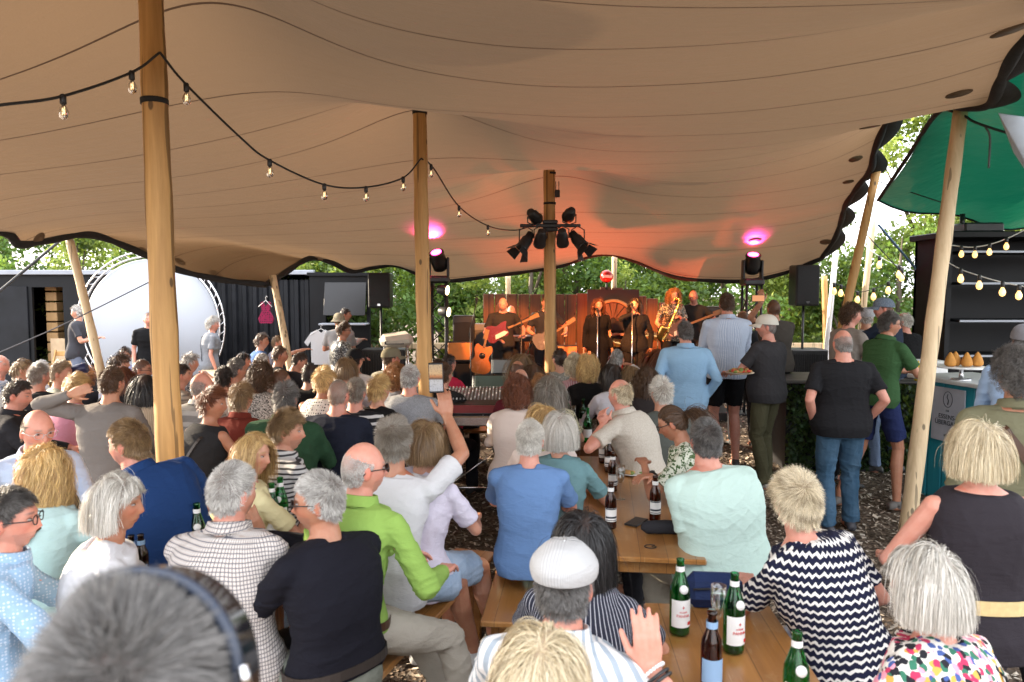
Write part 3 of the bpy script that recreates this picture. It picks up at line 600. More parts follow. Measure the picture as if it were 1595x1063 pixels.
# ---- fabrics
_fab = {}
def fab(pat, c1, c2=None, k=1.0, rough=.88, bump=.35):
    key = (pat, c1, c2, k)
    if key in _fab: return _fab[key]
    t = NT('fabric_' + pat); v = t.coord(); se = t.sep(v); X, Y, Zc = se[0], se[1], se[2]
    c2 = c2 or sc(c1, 1.15); nz = t.noise(v, 7, 5)
    wob = t.math('MULTIPLY', t.math('SUBTRACT', t.noise(v, 5, 2), .5), .03)
    def stripes(co, freq, wd, soft=.04):
        f = t.math('FRACT', t.math('MULTIPLY', t.math('ADD', co, wob), freq)); d = t.math('ABSOLUTE', t.math('SUBTRACT', f, .5)); return t.n('MapRange', {0: d, 1: wd - soft, 2: wd + soft, 3: 1.0, 4: 0.0}).outputs[0]
    ang = t.math('ADD', X, t.math('MULTIPLY', t.math('MULTIPLY', t.math('SIGN', X), t.n('MapRange', {0: t.math('ABSOLUTE', X), 1: .03, 2: .13, 3: 0.0, 4: .9}).outputs[0]), t.math('ADD', Y, .11)))     # metres round the body
    if pat == 'plain': c = t.mix(t.noise(v, 3, 3), sc(c1, .9), sc(c1, 1.1))
    elif pat == 'heather': c = t.mix(t.ramp(t.noise(v, 130, 3), [(.42, (0, 0, 0)), (.58, (1, 1, 1))]), c1, c2)
    elif pat == 'hstripe': c = t.mix(stripes(Zc, 22 * k, .2), c1, c2)
    elif pat == 'vstripe': c = t.mix(stripes(ang, 38 * k, .2), c1, c2)
    elif pat == 'pin': c = t.mix(stripes(ang, 52 * k, .07), c1, c2)
    elif pat == 'cross':
        a = stripes(ang, 62 * k, .13); b = stripes(Zc, 62 * k, .13); a2 = stripes(ang, 31 * k, .10); b2 = stripes(Zc, 31 * k, .10)
        c = t.mix(t.math('MAXIMUM', t.math('MULTIPLY', a, .55), t.math('MULTIPLY', b, .55)), c1, (.38, .27, .20)); c = t.mix(t.math('MAXIMUM', t.math('MULTIPLY', a2, .85), t.math('MULTIPLY', b2, .85)), c, c2)
    elif pat == 'zigzag':
        zz = t.math('MULTIPLY', t.math('PINGPONG', t.math('ADD', ang, t.math('MULTIPLY', t.noise(v, 9, 2), .05)), .017), .62); st = t.math('ADD', Zc, zz)
        f = t.math('FRACT', t.math('MULTIPLY', t.math('ADD', st, t.math('MULTIPLY', t.noise(v, 40, 2), .013)), 33 * k)); c = t.mix(t.ramp(f, [(.38, (0, 0, 0)), (.43, (1, 1, 1)), (.73, (1, 1, 1)), (.78, (0, 0, 0))]), c1, c2)
    elif pat == 'dots':
        vo = t.n('TexVoronoi', {'Vector': v, 'Scale': 55 * k, 'Randomness': .25}); c = t.mix(t.ramp(vo.outputs['Distance'], [(.30, (1, 1, 1)), (.36, (0, 0, 0))]), c1, c2)
    elif pat == 'floral':
        dn = t.n('TexNoise', {'Vector': v, 'Scale': 22.0, 'Detail': 2.0}); vd = t.n('VectorMath', operation='MULTIPLY_ADD'); t.set(vd, 0, dn.outputs[1]); vd.inputs[1].default_value = (.035, .035, .035); t.set(vd, 2, v); v = vd.outputs[0]
        vo = t.n('TexVoronoi', {'Vector': t.n('Mapping', {0: v, 'Scale': (1, 1, .75)}).outputs[0], 'Scale': 52 * k}); h = t.ramp(t.sep(vo.outputs['Color'])[0], [(0, (.02, .02, .025)), (.2, (.45, .04, .10)), (.36, (.75, .30, .38)), (.5, (.80, .77, .70)), (.66, (.04, .16, .10)), (.78, (.06, .10, .28)), (.88, (.62, .34, .08))], 'CONSTANT')
        c = t.mix(t.ramp(vo.outputs['Distance'], [(.60, (0, 0, 0)), (.64, (1, 1, 1))]), h, (.72, .68, .62))
    elif pat == 'leaf':
        n_ = t.noise(v, 46 * k, 2, .5, 1.2); c = t.mix(t.ramp(n_, [(.50, (0, 0, 0)), (.53, (1, 1, 1))]), c1, c2)
    elif pat == 'animal':
        n_ = t.noise(v, 34 * k, 2, .5, 2.2); c = t.mix(t.ramp(n_, [(.44, (0, 0, 0)), (.46, (1, 1, 1)), (.55, (1, 1, 1)), (.57, (0, 0, 0))]), c1, c2)
    elif pat == 'sequin':
        vo = t.n('TexVoronoi', {'Vector': v, 'Scale': 90}); c = t.mix(t.ramp(t.sep(vo.outputs['Color'])[0], [(.72, (0, 0, 0)), (.76, (1, 1, 1))]), c1, c2)
    elif pat == 'denim':
        c = t.mix(t.ramp(t.noise(t.n('Mapping', {0: v, 'Scale': (1, 1, .4)}).outputs[0], 6, 6, .65), [(.35, (0, 0, 0)), (.65, (1, 1, 1))]), c1, c2)
    c = t.mix(t.math('MULTIPLY', t.math('SUBTRACT', nz, .35), .25), c, sc(c1, .75))
    t.p(Base_Color=c, Roughness=rough if pat != 'sequin' else .3); t.b.inputs['Specular IOR Level'].default_value = .15 if pat != 'sequin' else .6; t.b.inputs['Sheen Weight'].default_value = .0
    wv = t.noise(v, 330, 2); fo = t.noise(t.n('Mapping', {0: v, 'Scale': (1, 1, 1.9)}).outputs[0], 16, 5, .55, 1.1)
    rd = t.n('TexNoise', {'Vector': t.n('Mapping', {0: v, 'Scale': (1, 1, 1.6)}).outputs[0], 'Scale': 4.5, 'Detail': 3.0, 'Distortion': 1.2}, noise_type='RIDGED_MULTIFRACTAL'); t.bump(t.math('ADD', t.math('MULTIPLY', rd.outputs[0], .8), t.math('ADD', t.math('MULTIPLY', wv, .08), fo)), bump * 1.35, .012); _fab[key] = t.m; return t.m

_bodycount = [0]
class _N:
    def write(s, x): pass
    flush = lambda s: None
try: _LOG = open('/tmp/people.log', 'w')
except Exception: _LOG = _N()
def person(label, u, v, s=None, face=0, look=None, pitch=0, pose='sit', lean=6, side=0, sex='m', w=1.0, belly=0.0, sk='fair', hair='short', hc='grey', bald=0, top=None, sl='short', bot=None, btype='long', arms='table', armc=None,
           q=1, group=None, extra=(), H=1.0, seat=None, roll=0, child=0, shoes=(.05, .05, .05), collar=0, neckl=0.0, armr=None, arml=None, hands=(.35, .35), legs=None, twist=0, hlen=None, untuck=1, yd=None, skirt=0, nhair=None, gz=0, pr=None, pl=None):
    """u,v: top of head in the photograph; s: pixels per metre there"""
    _bodycount[0] += 1; seed = _bodycount[0]; look = face if look is None else look
    if s is None: s = (v - 452) / (.71 if pose == 'sit' else .33)
    y = s2y(s); tgt = px(u, v, y)
    if q >= 2: vox, hv = .0048, .0065
    elif q == 1: vox, hv = .0085, .011
    else: vox, hv = .013, .017
    fem = sex == 'f'; hs = H * (.95 if not child else 1.08)     # head scale
    # spine in body space (x right, y forward)
    phi = R(lean); sd_ = R(side); up = np.array([math.sin(sd_), math.sin(phi) * math.cos(sd_), math.cos(phi) * math.cos(sd_)]); up = nrm(up)
    hip = np.array([0, 0, 0.])
    def sp(t_):   # slightly curved spine
        return hip + up * t_ * H + np.array([0, -.05 * math.sin(math.pi * min(1, max(0, t_ / .5))) * H * (1 if pose == 'sit' else .25), 0])
    tw = R(twist); xd = nrm(np.array([math.cos(tw), math.sin(tw), 0]) - up * (np.array([math.cos(tw), math.sin(tw), 0]) @ up)); yd_ = np.cross(up, xd)
    x0 = nrm(np.array([1, 0, 0]) - up * up[0]); y0_ = np.cross(up, x0)
    shw = (.158 if fem else .182) * w ** .55; 
    def prof(t_):
        rx = np.interp(t_, [-.12, -.04, .05, .16, .30, .40, .455, .50, .53], [.150, .178, .172, .146, .165, .176, .165, .115, .060] if not fem else [.155, .188, .176, .132, .150, .156, .146, .098, .052])
        rf = np.interp(t_, [-.12, -.04, .05, .16, .30, .40, .455, .50, .53], [.10, .11, .112, .10, .118, .112, .090, .065, .05] if not fem else [.10, .115, .108, .092, .128, .118, .080, .058, .046])
        rb = np.interp(t_, [-.12, -.04, .05, .16, .30, .40, .455, .50, .53], [.115, .128, .108, .090, .105, .108, .092, .070, .05])
        b = belly * (gs(t_, .12, .14)); return rx * (w + .18 * b), rf * w * (1 + 1.0 * b), rb * (w * .8 + .2)
    def torso(mb, infl, t0, t1, kx=1.0, extra_low=0, n=26):
        rings = []
        for t_ in np.linspace(t0, t1, 15):
            f = min(1, max(0, (t_ - .05) / .3)); X = nrm(x0 * (1 - f) + xd * f); Yv = nrm(y0_ * (1 - f) + yd_ * f); rx, rf, rb = prof(t_); e = infl + extra_low * max(0, (.12 - t_) / .25)
            rings.append((sp(t_), X, Yv, rx * H * kx + e, rf * H + e, rb * H + e))
        ring_loft(mb, rings, n)
    neck0 = sp(.50) + np.array([0, -.005, 0]); nk = nrm(up * .8 + np.array([0, .25, .6]))
    # head frame (body space -> yaw is relative to the body)
    dl = R(look - face); Rh = rotz(-dl) @ Rx(R(pitch)) @ Ry(R(roll)); hsz = hs * (.97 if fem else 1.0) * (.88 if child == 2 else 1)
    neck1 = neck0 + nk * .052 * H; hc_ = neck1 + Rh @ np.array([0, .018, .100]) * hsz + np.array([0, 0, .0])
    topz = hc_ + Rh @ np.array([0, -.01, .125]) * hsz
    # placement
    a = R(face); RW = rotz(-a); tp = RW @ topz
    if pose == 'sit':
        root = np.array([tgt.x - tp[0], tgt.y - tp[1], 0]); hz = tgt.z - topz[2]     # hip height above ground
    else:
        root = np.array([tgt.x - tp[0], tgt.y - tp[1], 0]); hz = tgt.z - topz[2]
    _LOG.write('PERSON %-70s y=%.2f hip=%.2f top=%.2f' % (label[:70], y, hz, tgt.z) + '\n'); _LOG.flush()
    off = np.array([0, 0, hz]); o = empty('person', root, -a, label, 'person', group)
    # ---- limbs (body space with z measured from the hips; ground at -hz)
    G0 = gz - hz
    shR = sp(.435) + xd * shw * H; shL = sp(.435) - xd * shw * H
    def arm_targets():
        tz = .76 - hz; f = .40
        A = {'table': (np.array([.15, f, tz + .035]), np.array([-.13, f + .03, tz + .035])), 'lap': (np.array([.12, .30, .10]), np.array([-.12, .30, .10])),
             'hang': (np.array([.235 * w ** .5, .06, -.085]), np.array([-.235 * w ** .5, .06, -.085])), 'hold': (np.array([.06, .32, .22]), np.array([-.06, .34, .22])),
             'cross': (np.array([-.10, .22, .26]), np.array([.10, .24, .22])), 'chin': (np.array([.06, .25, .50]), np.array([-.13, .36, tz + .035])), 'back': (np.array([.12, -.17, .02]), np.array([-.12, -.17, .02])),
             'guitar': (np.array([.12, .22, .12]), np.array([-.42, .34, .22])), 'mic': (np.array([.03, .20, .50]), np.array([-.24, .06, -.06])), 'pocket': (np.array([.22, .03, .0]), np.array([-.22, .03, .0]))}
        return A[arms]
    tr, tl = arm_targets()
    if armr is not None: tr = np.array(armr, float)
    if arml is not None: tl = np.array(arml, float)
    if pr: tr = RW.T @ (np.array(px(pr[0], pr[1], pr[2])) - root) - np.array([0, 0, hz])
    if pl: tl = RW.T @ (np.array(px(pl[0], pl[1], pl[2])) - root) - np.array([0, 0, hz])
    def hint(tg, sgn): return np.array([sgn * .8, -.45, -.7]) if tg[2] < shR[2] + .05 else np.array([sgn * 1.0, .1, -.45])
    rs = (.80 if fem else .94) * w ** .4 * H
    if arms in ('hang', 'pocket'):
        def hint(tg, sgn): return np.array([sgn * (.25 if arms == 'hang' else .7), -1, -.1])
    AR = []
    for (sh, tg, sgn) in ((shR, tr, 1), (shL, tl, -1)):
        el, wr = ik(sh, tg, .285 * H, .255 * H, hint(tg, sgn)); AR.append((sh, el, wr, sgn))
    # legs
    LG = []
    for sgn, (kx_, fy, fx) in ((1, (.11, .42, .13)), (-1, (-.11, .42, -.12))):
        hj = np.array([sgn * .088 * w ** .3, .0, -.01]) * H
        if pose == 'sit': ft = np.array([fx, fy + .04 * sgn, G0 + .085]); kh = np.array([sgn * .12, .9, .9])
        else: ft = np.array([fx * .95, -.01 + .07 * sgn * (seed % 3 - 1), G0 + .085]); kh = np.array([sgn * .1, 1, 0])
        if legs: ft = np.array(legs[0 if sgn > 0 else 1][:3], float); ft[2] = G0 + max(.085, ft[2])
        l1, l2 = .435 * H, .435 * H
        if pose != 'sit': k_ = max(1, (np.linalg.norm(ft - hj) * 1.012) / (l1 + l2)) if True else 1; l1 *= k_; l2 *= k_
        kn, an = ik(hj, ft, l1, l2, kh); LG.append((hj, kn, an, sgn))
    # ---- body: one surface
    mb = MB(); torso(mb, -.013, -.10, .53)
    mb.tube([sp(.46), neck0, neck1, hc_ + Rh @ np.array([0, -.01, -.03])], [.066 * H * w ** .3, .062 * H * w ** .4 * (.85 if fem else 1), .056 * H * w ** .4 * (.86 if fem else 1), .05], 16)
    nl, nm_ = (46, 60) if q >= 2 else (26, 32) if q == 1 else (16, 20)
    Hp, Hf = head_pts(nl, nm_, sex, min(1, max(0, (w - .95) * 2.5))); mb.add((Hp * hsz) @ Rh.T + hc_, Hf)
    for e in (-1, 1):   # ears
        mb.ball(hc_ + Rh @ (np.array([e * .079, -.008, -.008]) * hsz), np.array([.0085, .017, .031]) * hsz, 10, 8, rot=Rh @ rotz(e * -.35) @ Rx(-.15))
    bare = sl != 'long'
    for sh, el, wr, sgn in AR:
        mb.ball(sh, (.052 if sl == 'none' else .044) * rs, 12, 8); mb.tube([sh, sh * .6 + el * .4, el], [(.050 if sl == 'none' else .044) * rs, .046 * rs, .037 * rs], 12); mb.ball(el, .037 * rs, 12, 8)
        mb.tube([el, el * .65 + wr * .35, wr], [.037 * rs, .039 * rs, .0265 * rs], 12); fd = nrm(wr - el)
        hd = hands[0 if sgn > 0 else 1]; pn = np.array([0, 0, -1.]) if abs(fd[2]) < .75 else np.array([-sgn, .3, 0]); 
        if isinstance(hd, tuple): fd = nrm(hd[1]); pn = np.array(hd[2]); cu = hd[0]
        else:
            cu = hd
            if arms in ('table', 'lap') and abs(fd[2]) < .9: fd = nrm(np.array([fd[0], fd[1], fd[2] * .25]))
        add_hand(mb, wr, fd, pn, sgn, .98 * H * (.9 if fem else 1), cu, nseg=8 if q >= 2 else 6)
    for hj, kn, an, sgn in LG:
        lw = w ** .5 * H * (.8 if bot is not None and btype == 'long' and not skirt else 1); mb.tube([hj, hj * .5 + kn * .5, kn], [.080 * lw, .068 * lw, .052 * lw], 12); mb.ball(kn, .052 * lw, 12, 8)
        cf = kn * .7 + an * .3 + nrm(np.cross(nrm(an - kn), [1, 0, 0])) * .0; mb.tube([kn, cf + np.array([0, -.015, 0]), an + np.array([0, 0, .06]), an], [.050 * lw, .054 * lw, .036 * lw, .035 * lw], 12)
        mb.box(an + np.array([0, .05, -.04]), (.07, .20, .06), bev=.02)
    V, Fc, Nn = remesh(mb, vox, 2 if q else 1)
    skin = np.array(SKIN[sk]); C = np.tile(skin, (len(V), 1))
    Hl = ((V - hc_) @ Rh) / hsz; inh = (np.abs(Hl) < .15).all(1); h_ = Hl[inh]; c = C[inh]
    def blend(c, m, col): m = np.clip(m, 0, 1)[:, None]; return c * (1 - m) + np.array(col) * m
    f = h_[:, 1] > .03
    c = blend(c, f * .45 * gs(np.abs(h_[:, 0]), .042, .022) * gs(h_[:, 2], -.025, .022), skin * np.array([1.05, .62, .55]))
    c = blend(c, f * .4 * gs(h_[:, 0], 0, .014) * gs(h_[:, 2], -.032, .012), skin * np.array([1.1, .6, .55]))
    c = blend(c, f * (1 if fem else .75) * (gs(h_[:, 0], 0, .021) ** 2) * gs(h_[:, 2], -.067, .0085), skin * np.array([.85, .38, .38]))
    c = blend(c, f * .9 * gs(h_[:, 0], 0, .023) * gs(h_[:, 2], -.0668, .0022), skin * .25)
    hcol = np.array(HAIR[hc][1]) * .5 + np.array(HAIR[hc][0]) * .5
    c = blend(c, f * .85 * np.clip(1.6 - np.abs((np.abs(h_[:, 0]) - .031) / .014), 0, 1) * gs(h_[:, 2], .0295 + .0 * h_[:, 0], .0042), hcol * .7)
    c = blend(c, f * .55 * gs(np.abs(h_[:, 0]), .031, .015) * gs(h_[:, 2], .012, .004), skin * .35)
    c = blend(c, (np.abs(h_[:, 0]) > .074) * .5, skin * np.array([1.05, .6, .5]))
    if not fem and not child: c = blend(c, .22 * f * (h_[:, 2] < -.045) * (h_[:, 2] > -.12), (.16, .13, .12))
    hl = hairline(h_, bald) & (np.abs(h_[:, 0]) < .0775); dens = {'buzz': .75}.get(hair, .95)
    if hair != 'none': c = np.where(hl[:, None], c * (1 - dens) + hcol * (.6 if hair != 'buzz' else .8) * dens, c)
    C[inh] = c
    
    # hands and forearms redden slightly
    bcol = V[:, 2] < -.3; me = mesh_np('body', V, Fc, M['skin']); set_attr(me, 'Col', C); bo = link(bpy.data.objects.new('body', me), o); bo.location = off
    # ---- eyes
    if q >= 1:
        for e in (-1, 1):
            m_ = MB(); m_.ball((0, 0, 0), (.0130, .0105, .0043), 20, 14); P_ = m_.V[0]; ce = hc_ + Rh @ (np.array([e * .031, .0795, .0055]) * hsz)
            ang = np.hypot(P_[:, 0], P_[:, 2] * 1.1); Cc = np.where((P_[:, 1] > 0)[:, None] & (ang < .0052)[:, None], np.array([[.05, .035, .02]]), np.array([[.36, .32, .30]]))
            m_.V[0] = P_ @ Rh.T * hsz; eo = m_.build('eye', M['eye'], o, True, loc=off + ce); set_attr(eo.data, 'Col', Cc)
    # ---- hair
    if hair != 'none' and hair in HS:
        S = HS[hair]; nh, sg, wd = ((9000, 10, .0009) if S['L'] > .12 else (11000, 4, .0007)) if q >= 2 else ((2300, 8, .0015) if S['L'] > .12 else (2800, 4, .0011)) if q == 1 else ((600, 5, .0034) if S['L'] > .12 else (600, 3, .0026))
        if S.get('coil') and q: sg = {1: 13, 2: 20}[min(q, 2)]; nh *= .8
        if hair == 'buzz': sg = 2
        if nhair: nh = nhair
        r = make_hair(hair, hc, int(nh), sg, wd, bald, seed, maxlen=hlen)
        if r:
            HV, HF, HC = r
            if 'tail' in extra:
                tv, tf, tc = tail_hair(hc, nh // 4, 8, wd * 1.3, (0, -.115, .03), .26, seed); HF = np.concatenate([HF, tf + len(HV)]); HV = np.concatenate([HV, tv]); HC = np.concatenate([HC, tc])
            if 'bun' in extra:
                bb = np.random.default_rng(seed).normal(size=(nh // 3, 3)); bb = nrm_rows(bb); p0 = bb * .036 + np.array([0, -.13, .05]); tn = nrm_rows(np.cross(bb, [0.3, .5, .8])) * .02; sdv = nrm_rows(np.cross(tn, bb)) * wd * 1.5
                bv = np.stack([p0 - tn - sdv, p0 - tn + sdv, p0 + tn + sdv + bb * .002, p0 + tn - sdv + bb * .002], 1).reshape(-1, 3); HF = np.concatenate([HF, np.arange(len(bv)).reshape(-1, 4) + len(HV)]); HV = np.concatenate([HV, bv]); HC = np.concatenate([HC, np.tile(hcol, (len(bv), 1))])
            me = mesh_np('hair', HV * hsz @ Rh.T + hc_, HF, M['hair'], False); set_attr(me, 'Col', HC); ho = link(bpy.data.objects.new('hair', me), o); ho.location = off
    # ---- top
    if top is not None:
        mb = MB(); ex = .018 + (.005 if q >= 1 else 0); t0 = -.12 if untuck else .0
        if skirt: t0 = -.12
        torso(mb, ex, t0, .50 - neckl, 1.0, .012 if untuck else .004)
        # shoulder yoke
        for sh, el, wr, sgn in AR:
            if sl == 'none':
                mb.tube([sp(.44), sh * .93 + sp(.435) * .07], [.075 * H, .058 * rs], 14); continue
            mb.tube([sp(.44) + (sh - sp(.44)) * .2, sh], [.090 * H, .061 * rs + .003], 16); mb.ball(sh, .060 * rs + .003, 14, 10)
            if sl == 'short':
                e2 = sh + (el - sh) * .72; mb.tube([sh, sh * .5 + e2 * .5, e2], [.061 * rs, .061 * rs, .060 * rs + .006], 16)
            elif sl == 'half':
                e2 = el + (wr - el) * .25; mb.tube([sh, el, e2], [.066 * rs, .058 * rs, .058 * rs], 16)
            else:
                mb.tube([sh, sh * .5 + el * .5, el], [.064 * rs, .058 * rs, .051 * rs], 16); mb.ball(el, .051 * rs, 12, 8); mb.tube([el, el * .5 + wr * .5, el * .05 + wr * .95], [.051 * rs, .049 * rs, .039 * rs], 16)
        if pose != 'sit' and skirt: pass
        V, Fc, Nn = remesh(mb, hv, 5 if q >= 1 else 3)
        foc = [(shR + (AR[0][1] - shR) * .35 - xd * .05 - up * .04, .10), (shL + (AR[1][1] - shL) * .35 + xd * .05 - up * .04, .10)]
        if sl == 'long': foc += [(AR[0][1], .08), (AR[1][1], .08)]
        V = folds(V, Nn, seed, .0062 if q >= 1 else .005, foc)
        me = mesh_np('top', V, Fc, top); to = link(bpy.data.objects.new({'long': 'shirt', 'short': 'tshirt', 'half': 'shirt', 'none': 'sleeveless_top'}[sl], me), o); to.location = off
        if collar:
            cm = MB(); rn = .064 * H * w ** .4 * (.88 if fem else 1)
            rings = []; cc = neck0 + nk * .012
            for k_, (dz, dr) in enumerate(((-.02, .012), (.012, .006), (.032, .006), (.030, .013), (.004, .022), (-.012, .028))):
                rings.append((cc + nk * dz, xd, nrm(np.cross(nk, xd)), rn + dr, rn + dr + .006, rn + dr))
            ring_loft(cm, rings, 28, 2.0); cm.S[-1] = cm.S[-2] = True; cm.F = cm.F[:-2]; cm.M = cm.M[:-2]; cm.S = cm.S[:-2]
            cm.build('collar', top, o).location = off
    # ---- bottoms
    if bot is not None:
        mb = MB(); rings = []
        for t_ in np.linspace(-.13, (.05 if untuck else .06) if not skirt else .16, 8):
            rx, rf, rb = prof(t_); rings.append((sp(t_), x0, y0_, rx * H + .006, rf * H + .006, rb * H + .006))
        ring_loft(mb, rings, 24)
        if skirt:
            lo = G0 + skirt
            for sgn in (0,):
                A_ = np.array([0, 0, -.05]); B_ = np.array([0, .02, lo]) if pose != 'sit' else np.array([0, .42, 0]); 
                ring_loft(mb, [(A_ * (1 - f_) + B_ * f_, np.array([1, 0, 0]), np.array([0, 1, 0]) if pose != 'sit' else np.array([0, 0, 1]), .175 * w + .05 * f_, .13 + .05 * f_, .13 + .05 * f_) for f_ in np.linspace(0, 1, 6)], 24, 2)
        else:
            for hj, kn, an, sgn in LG:
                lw = w ** .5 * H
                if btype == 'shorts': e2 = hj + (kn - hj) * .82; mb.tube([hj, hj * .5 + e2 * .5, e2], [.098 * lw, .094 * lw, .090 * lw], 16)
                else:
                    mb.tube([hj, hj * .5 + kn * .5, kn], [.096 * lw, .086 * lw, .070 * lw], 16); mb.ball(kn, .070 * lw, 12, 8); mb.tube([kn, kn * .5 + an * .5, an + np.array([0, 0, .0])], [.070 * lw, .066 * lw, .062 * lw], 16)
        V, Fc, Nn = remesh(mb, hv * 1.25, 4); V = folds(V, Nn, seed + 50, .007, [(LG[0][1], .12), (LG[1][1], .12), (LG[0][2], .12), (LG[1][2], .12), (np.array([0, .05, 0]), .12)])
        me = mesh_np('bottoms', V, Fc, bot); to = link(bpy.data.objects.new('skirt' if skirt else 'shorts' if btype == 'shorts' else 'trousers', me), o); to.location = off
    if shoes:
        sm = plain('shoe_%.2f_%.2f_%.2f' % shoes, shoes, .6); so = plain('shoe_sole', (.6, .6, .58), .7)
        for hj, kn, an, sgn in LG:
            m_ = MB(); fdv = np.array([sgn * .18, 1, 0]); fdv = nrm(fdv); xs_ = np.array([fdv[1], -fdv[0], 0]); rings = []
            for yy, zz, rx, rz in ((-.085, .0, .025, .03), (-.07, .005, .038, .045), (-.02, .012, .041, .055), (.04, 0, .043, .046), (.10, -.012, .049, .034), (.155, -.02, .042, .025), (.185, -.026, .02, .014)):
                rings.append((an + fdv * yy + np.array([0, 0, zz - .042]), xs_, np.array([0, 0, 1]), rx, rz, .02))
            ring_loft(m_, rings, 14, 2.4); m_.tube([an + np.array([0, 0, -.03]), an + np.array([0, 0, .02])], [.044, .044], 12)
            so_ = m_.build('shoe', sm, o); so_.location = off
    P = dict(o=o, off=off, hc=hc_, Rh=Rh, hsz=hsz, AR=AR, LG=LG, up=up, sp=sp, xd=xd, yd=yd_, prof=prof, G0=G0, H=H, w=w, hz=hz, RW=RW, root=root)
    for e in extra:
        if e in ('glasses', 'sunglasses', 'readers'): glasses(P, e)
        if e == 'headglasses': glasses(P, 'sunglasses', True)
        if isinstance(e, tuple): e[0](P, *e[1:])
    return P
def hp(P, q): return P['hc'] + P['Rh'] @ (np.array(q, float) * P['hsz'])
def wpos(P, q):
    """body space -> world"""
    return Vector(P['root'] + P['RW'] @ (np.array(q) + np.array([0, 0, P['hz']])))
def glasses(P, kind, onhead=False):
    m = MB(); o = P['o']; fm = M['blackplastic'] if kind != 'readers' else M['steel']; dz, dy = (0, 0) if not onhead else (.085, -.022); th = .0024 if kind == 'readers' else .0038; lens = MB()
    for e in (-1, 1):
        ring = [(e * .033 + .024 * math.cos(a), .104 + dy - .004 * abs(math.cos(a)), .003 + dz + .0185 * math.sin(a)) for a in np.linspace(0, 2 * math.pi, 21)]
        m.tube([hp(P, r) for r in ring], th * .6, 6, cap=False)
        c = hp(P, (e * .033, .103 + dy, .003 + dz)); lens.add([c] + [hp(P, r) for r in ring[:-1]], [[0, i + 1, (i + 1) % 20 + 1] for i in range(20)])
        m.tube([hp(P, (e * .057, .102 + dy, .008 + dz)), hp(P, (e * .074, .085 + dy, .008 + dz)), hp(P, (e * .0825, .02 + dy, .009 + dz * .9)), hp(P, (e * .081, -.014 + dy, .004 + dz * .8)), hp(P, (e * .079, -.028 + dy, -.010 + dz * .8))], th * .6, 6)
    m.tube([hp(P, (-.011, .105 + dy, .006 + dz)), hp(P, (0, .108 + dy, .009 + dz)), hp(P, (.011, .105 + dy, .006 + dz))], th * .6, 6)
    g = m.build('glasses', fm, o); g.location = P['off']
    if kind == 'sunglasses': l = lens.build('lens', M['lens'], g)
def cap(P, mat, kind='baseball', back=False):
    m = MB(); hz_ = P['hsz']; n = 36; V = []; Fc = []; K = 10; lift = .0 
    for i in range(K + 1):
        t_ = (math.pi / 2) * i / K; el = .013 + (.006 if kind != 'flat' else .010)
        for j in range(n):
            a_ = 2 * math.pi * j / n; x, y = math.cos(a_), math.sin(a_); r = math.cos(t_) ** (.75 if kind != 'flat' else .62) * (1 if kind != 'flat' else .95 + .10 * math.sin(min(1, t_ / .9) * math.pi) + .010 * abs(math.sin(4 * a_)) + .012 * math.sin(3 * a_ + 5 * t_))
            V.append(hp(P, ((.078 + el) * x * r, -.004 + (.101 + el) * y * r, .034 + (.108 if kind != 'flat' else .108) * math.sin(t_) + (.008 * y * (1 - i / K) if kind != 'flat' else -.012 * y * (1 - i / K)))))
    for i in range(K):
        for j in range(n): k = (j + 1) % n; Fc.append([i * n + j, i * n + k, (i + 1) * n + k, (i + 1) * n + j])
    m.add(V, Fc); 
    if kind != 'bucket':
        sg = -1 if back else 1; bv = []; L = .075 if kind != 'flat' else .045
        for i in range(6):
            for j in range(15):
                a_ = math.pi * (.14 + .72 * j / 14); f = i / 5; rr = 1 + f * L / .1 * math.sin(a_) ** .6; bv.append(hp(P, ((.092) * math.cos(a_) * (1 + .12 * f), sg * .108 * math.sin(a_) * rr, .040 - .022 * f - .012 * abs(math.cos(a_)) ** 2 * f * 2)))
        nb = len(bv); bv = bv + [p - P['Rh'] @ np.array([0, 0, .004]) for p in bv]; m.add(bv, [[i * 15 + j, i * 15 + j + 1, (i + 1) * 15 + j + 1, (i + 1) * 15 + j] for i in range(5) for j in range(14)] + [[nb + i * 15 + j, nb + (i + 1) * 15 + j, nb + (i + 1) * 15 + j + 1, nb + i * 15 + j + 1] for i in range(5) for j in range(14)])
        m.ball(hp(P, (0, -.004, .139)), .006, 8, 6)
    else:
        bv = []
        for i in range(5):
            for j in range(n):
                a_ = 2 * math.pi * j / n; f = i / 4; bv.append(hp(P, ((.094 + .045 * f) * math.cos(a_), -.004 + (.117 + .045 * f) * math.sin(a_), .030 - .035 * f)))
        m.add(bv, [[i * n + j, i * n + (j + 1) % n, (i + 1) * n + (j + 1) % n, (i + 1) * n + j] for i in range(4) for j in range(n)])
    c = m.build('cap' if kind != 'bucket' else 'hat', mat, P['o'], True); c.location = P['off']
    if kind == 'flat':
        m = MB(); m.tube([hp(P, (.088 * math.cos(a_), -.004 + .112 * math.sin(a_), .034 - .012 * math.sin(a_))) for a_ in np.linspace(0, 2 * math.pi, 41)], .006, 8, cap=False); m.build('band', mat, c)
        for k_ in range(4):
            m = MB(); A = k_ * math.pi / 4 + .3; m.tube([hp(P, (.0955 * math.cos(A) * math.cos(t_) ** .62 * f_, -.004 + .1175 * math.sin(A) * math.cos(t_) ** .62 * f_, .035 + .111 * math.sin(t_) - .012 * math.sin(A) * (1 - t_ / 1.57))) for t_, f_ in [(x_, (.95 + .10 * math.sin(min(1, x_ / .9) * math.pi))) for x_ in np.linspace(.05, 1.55, 16)]], .0013, 5); m.build('seam', plain('cap_seam', (.35, .35, .35), .8), c)
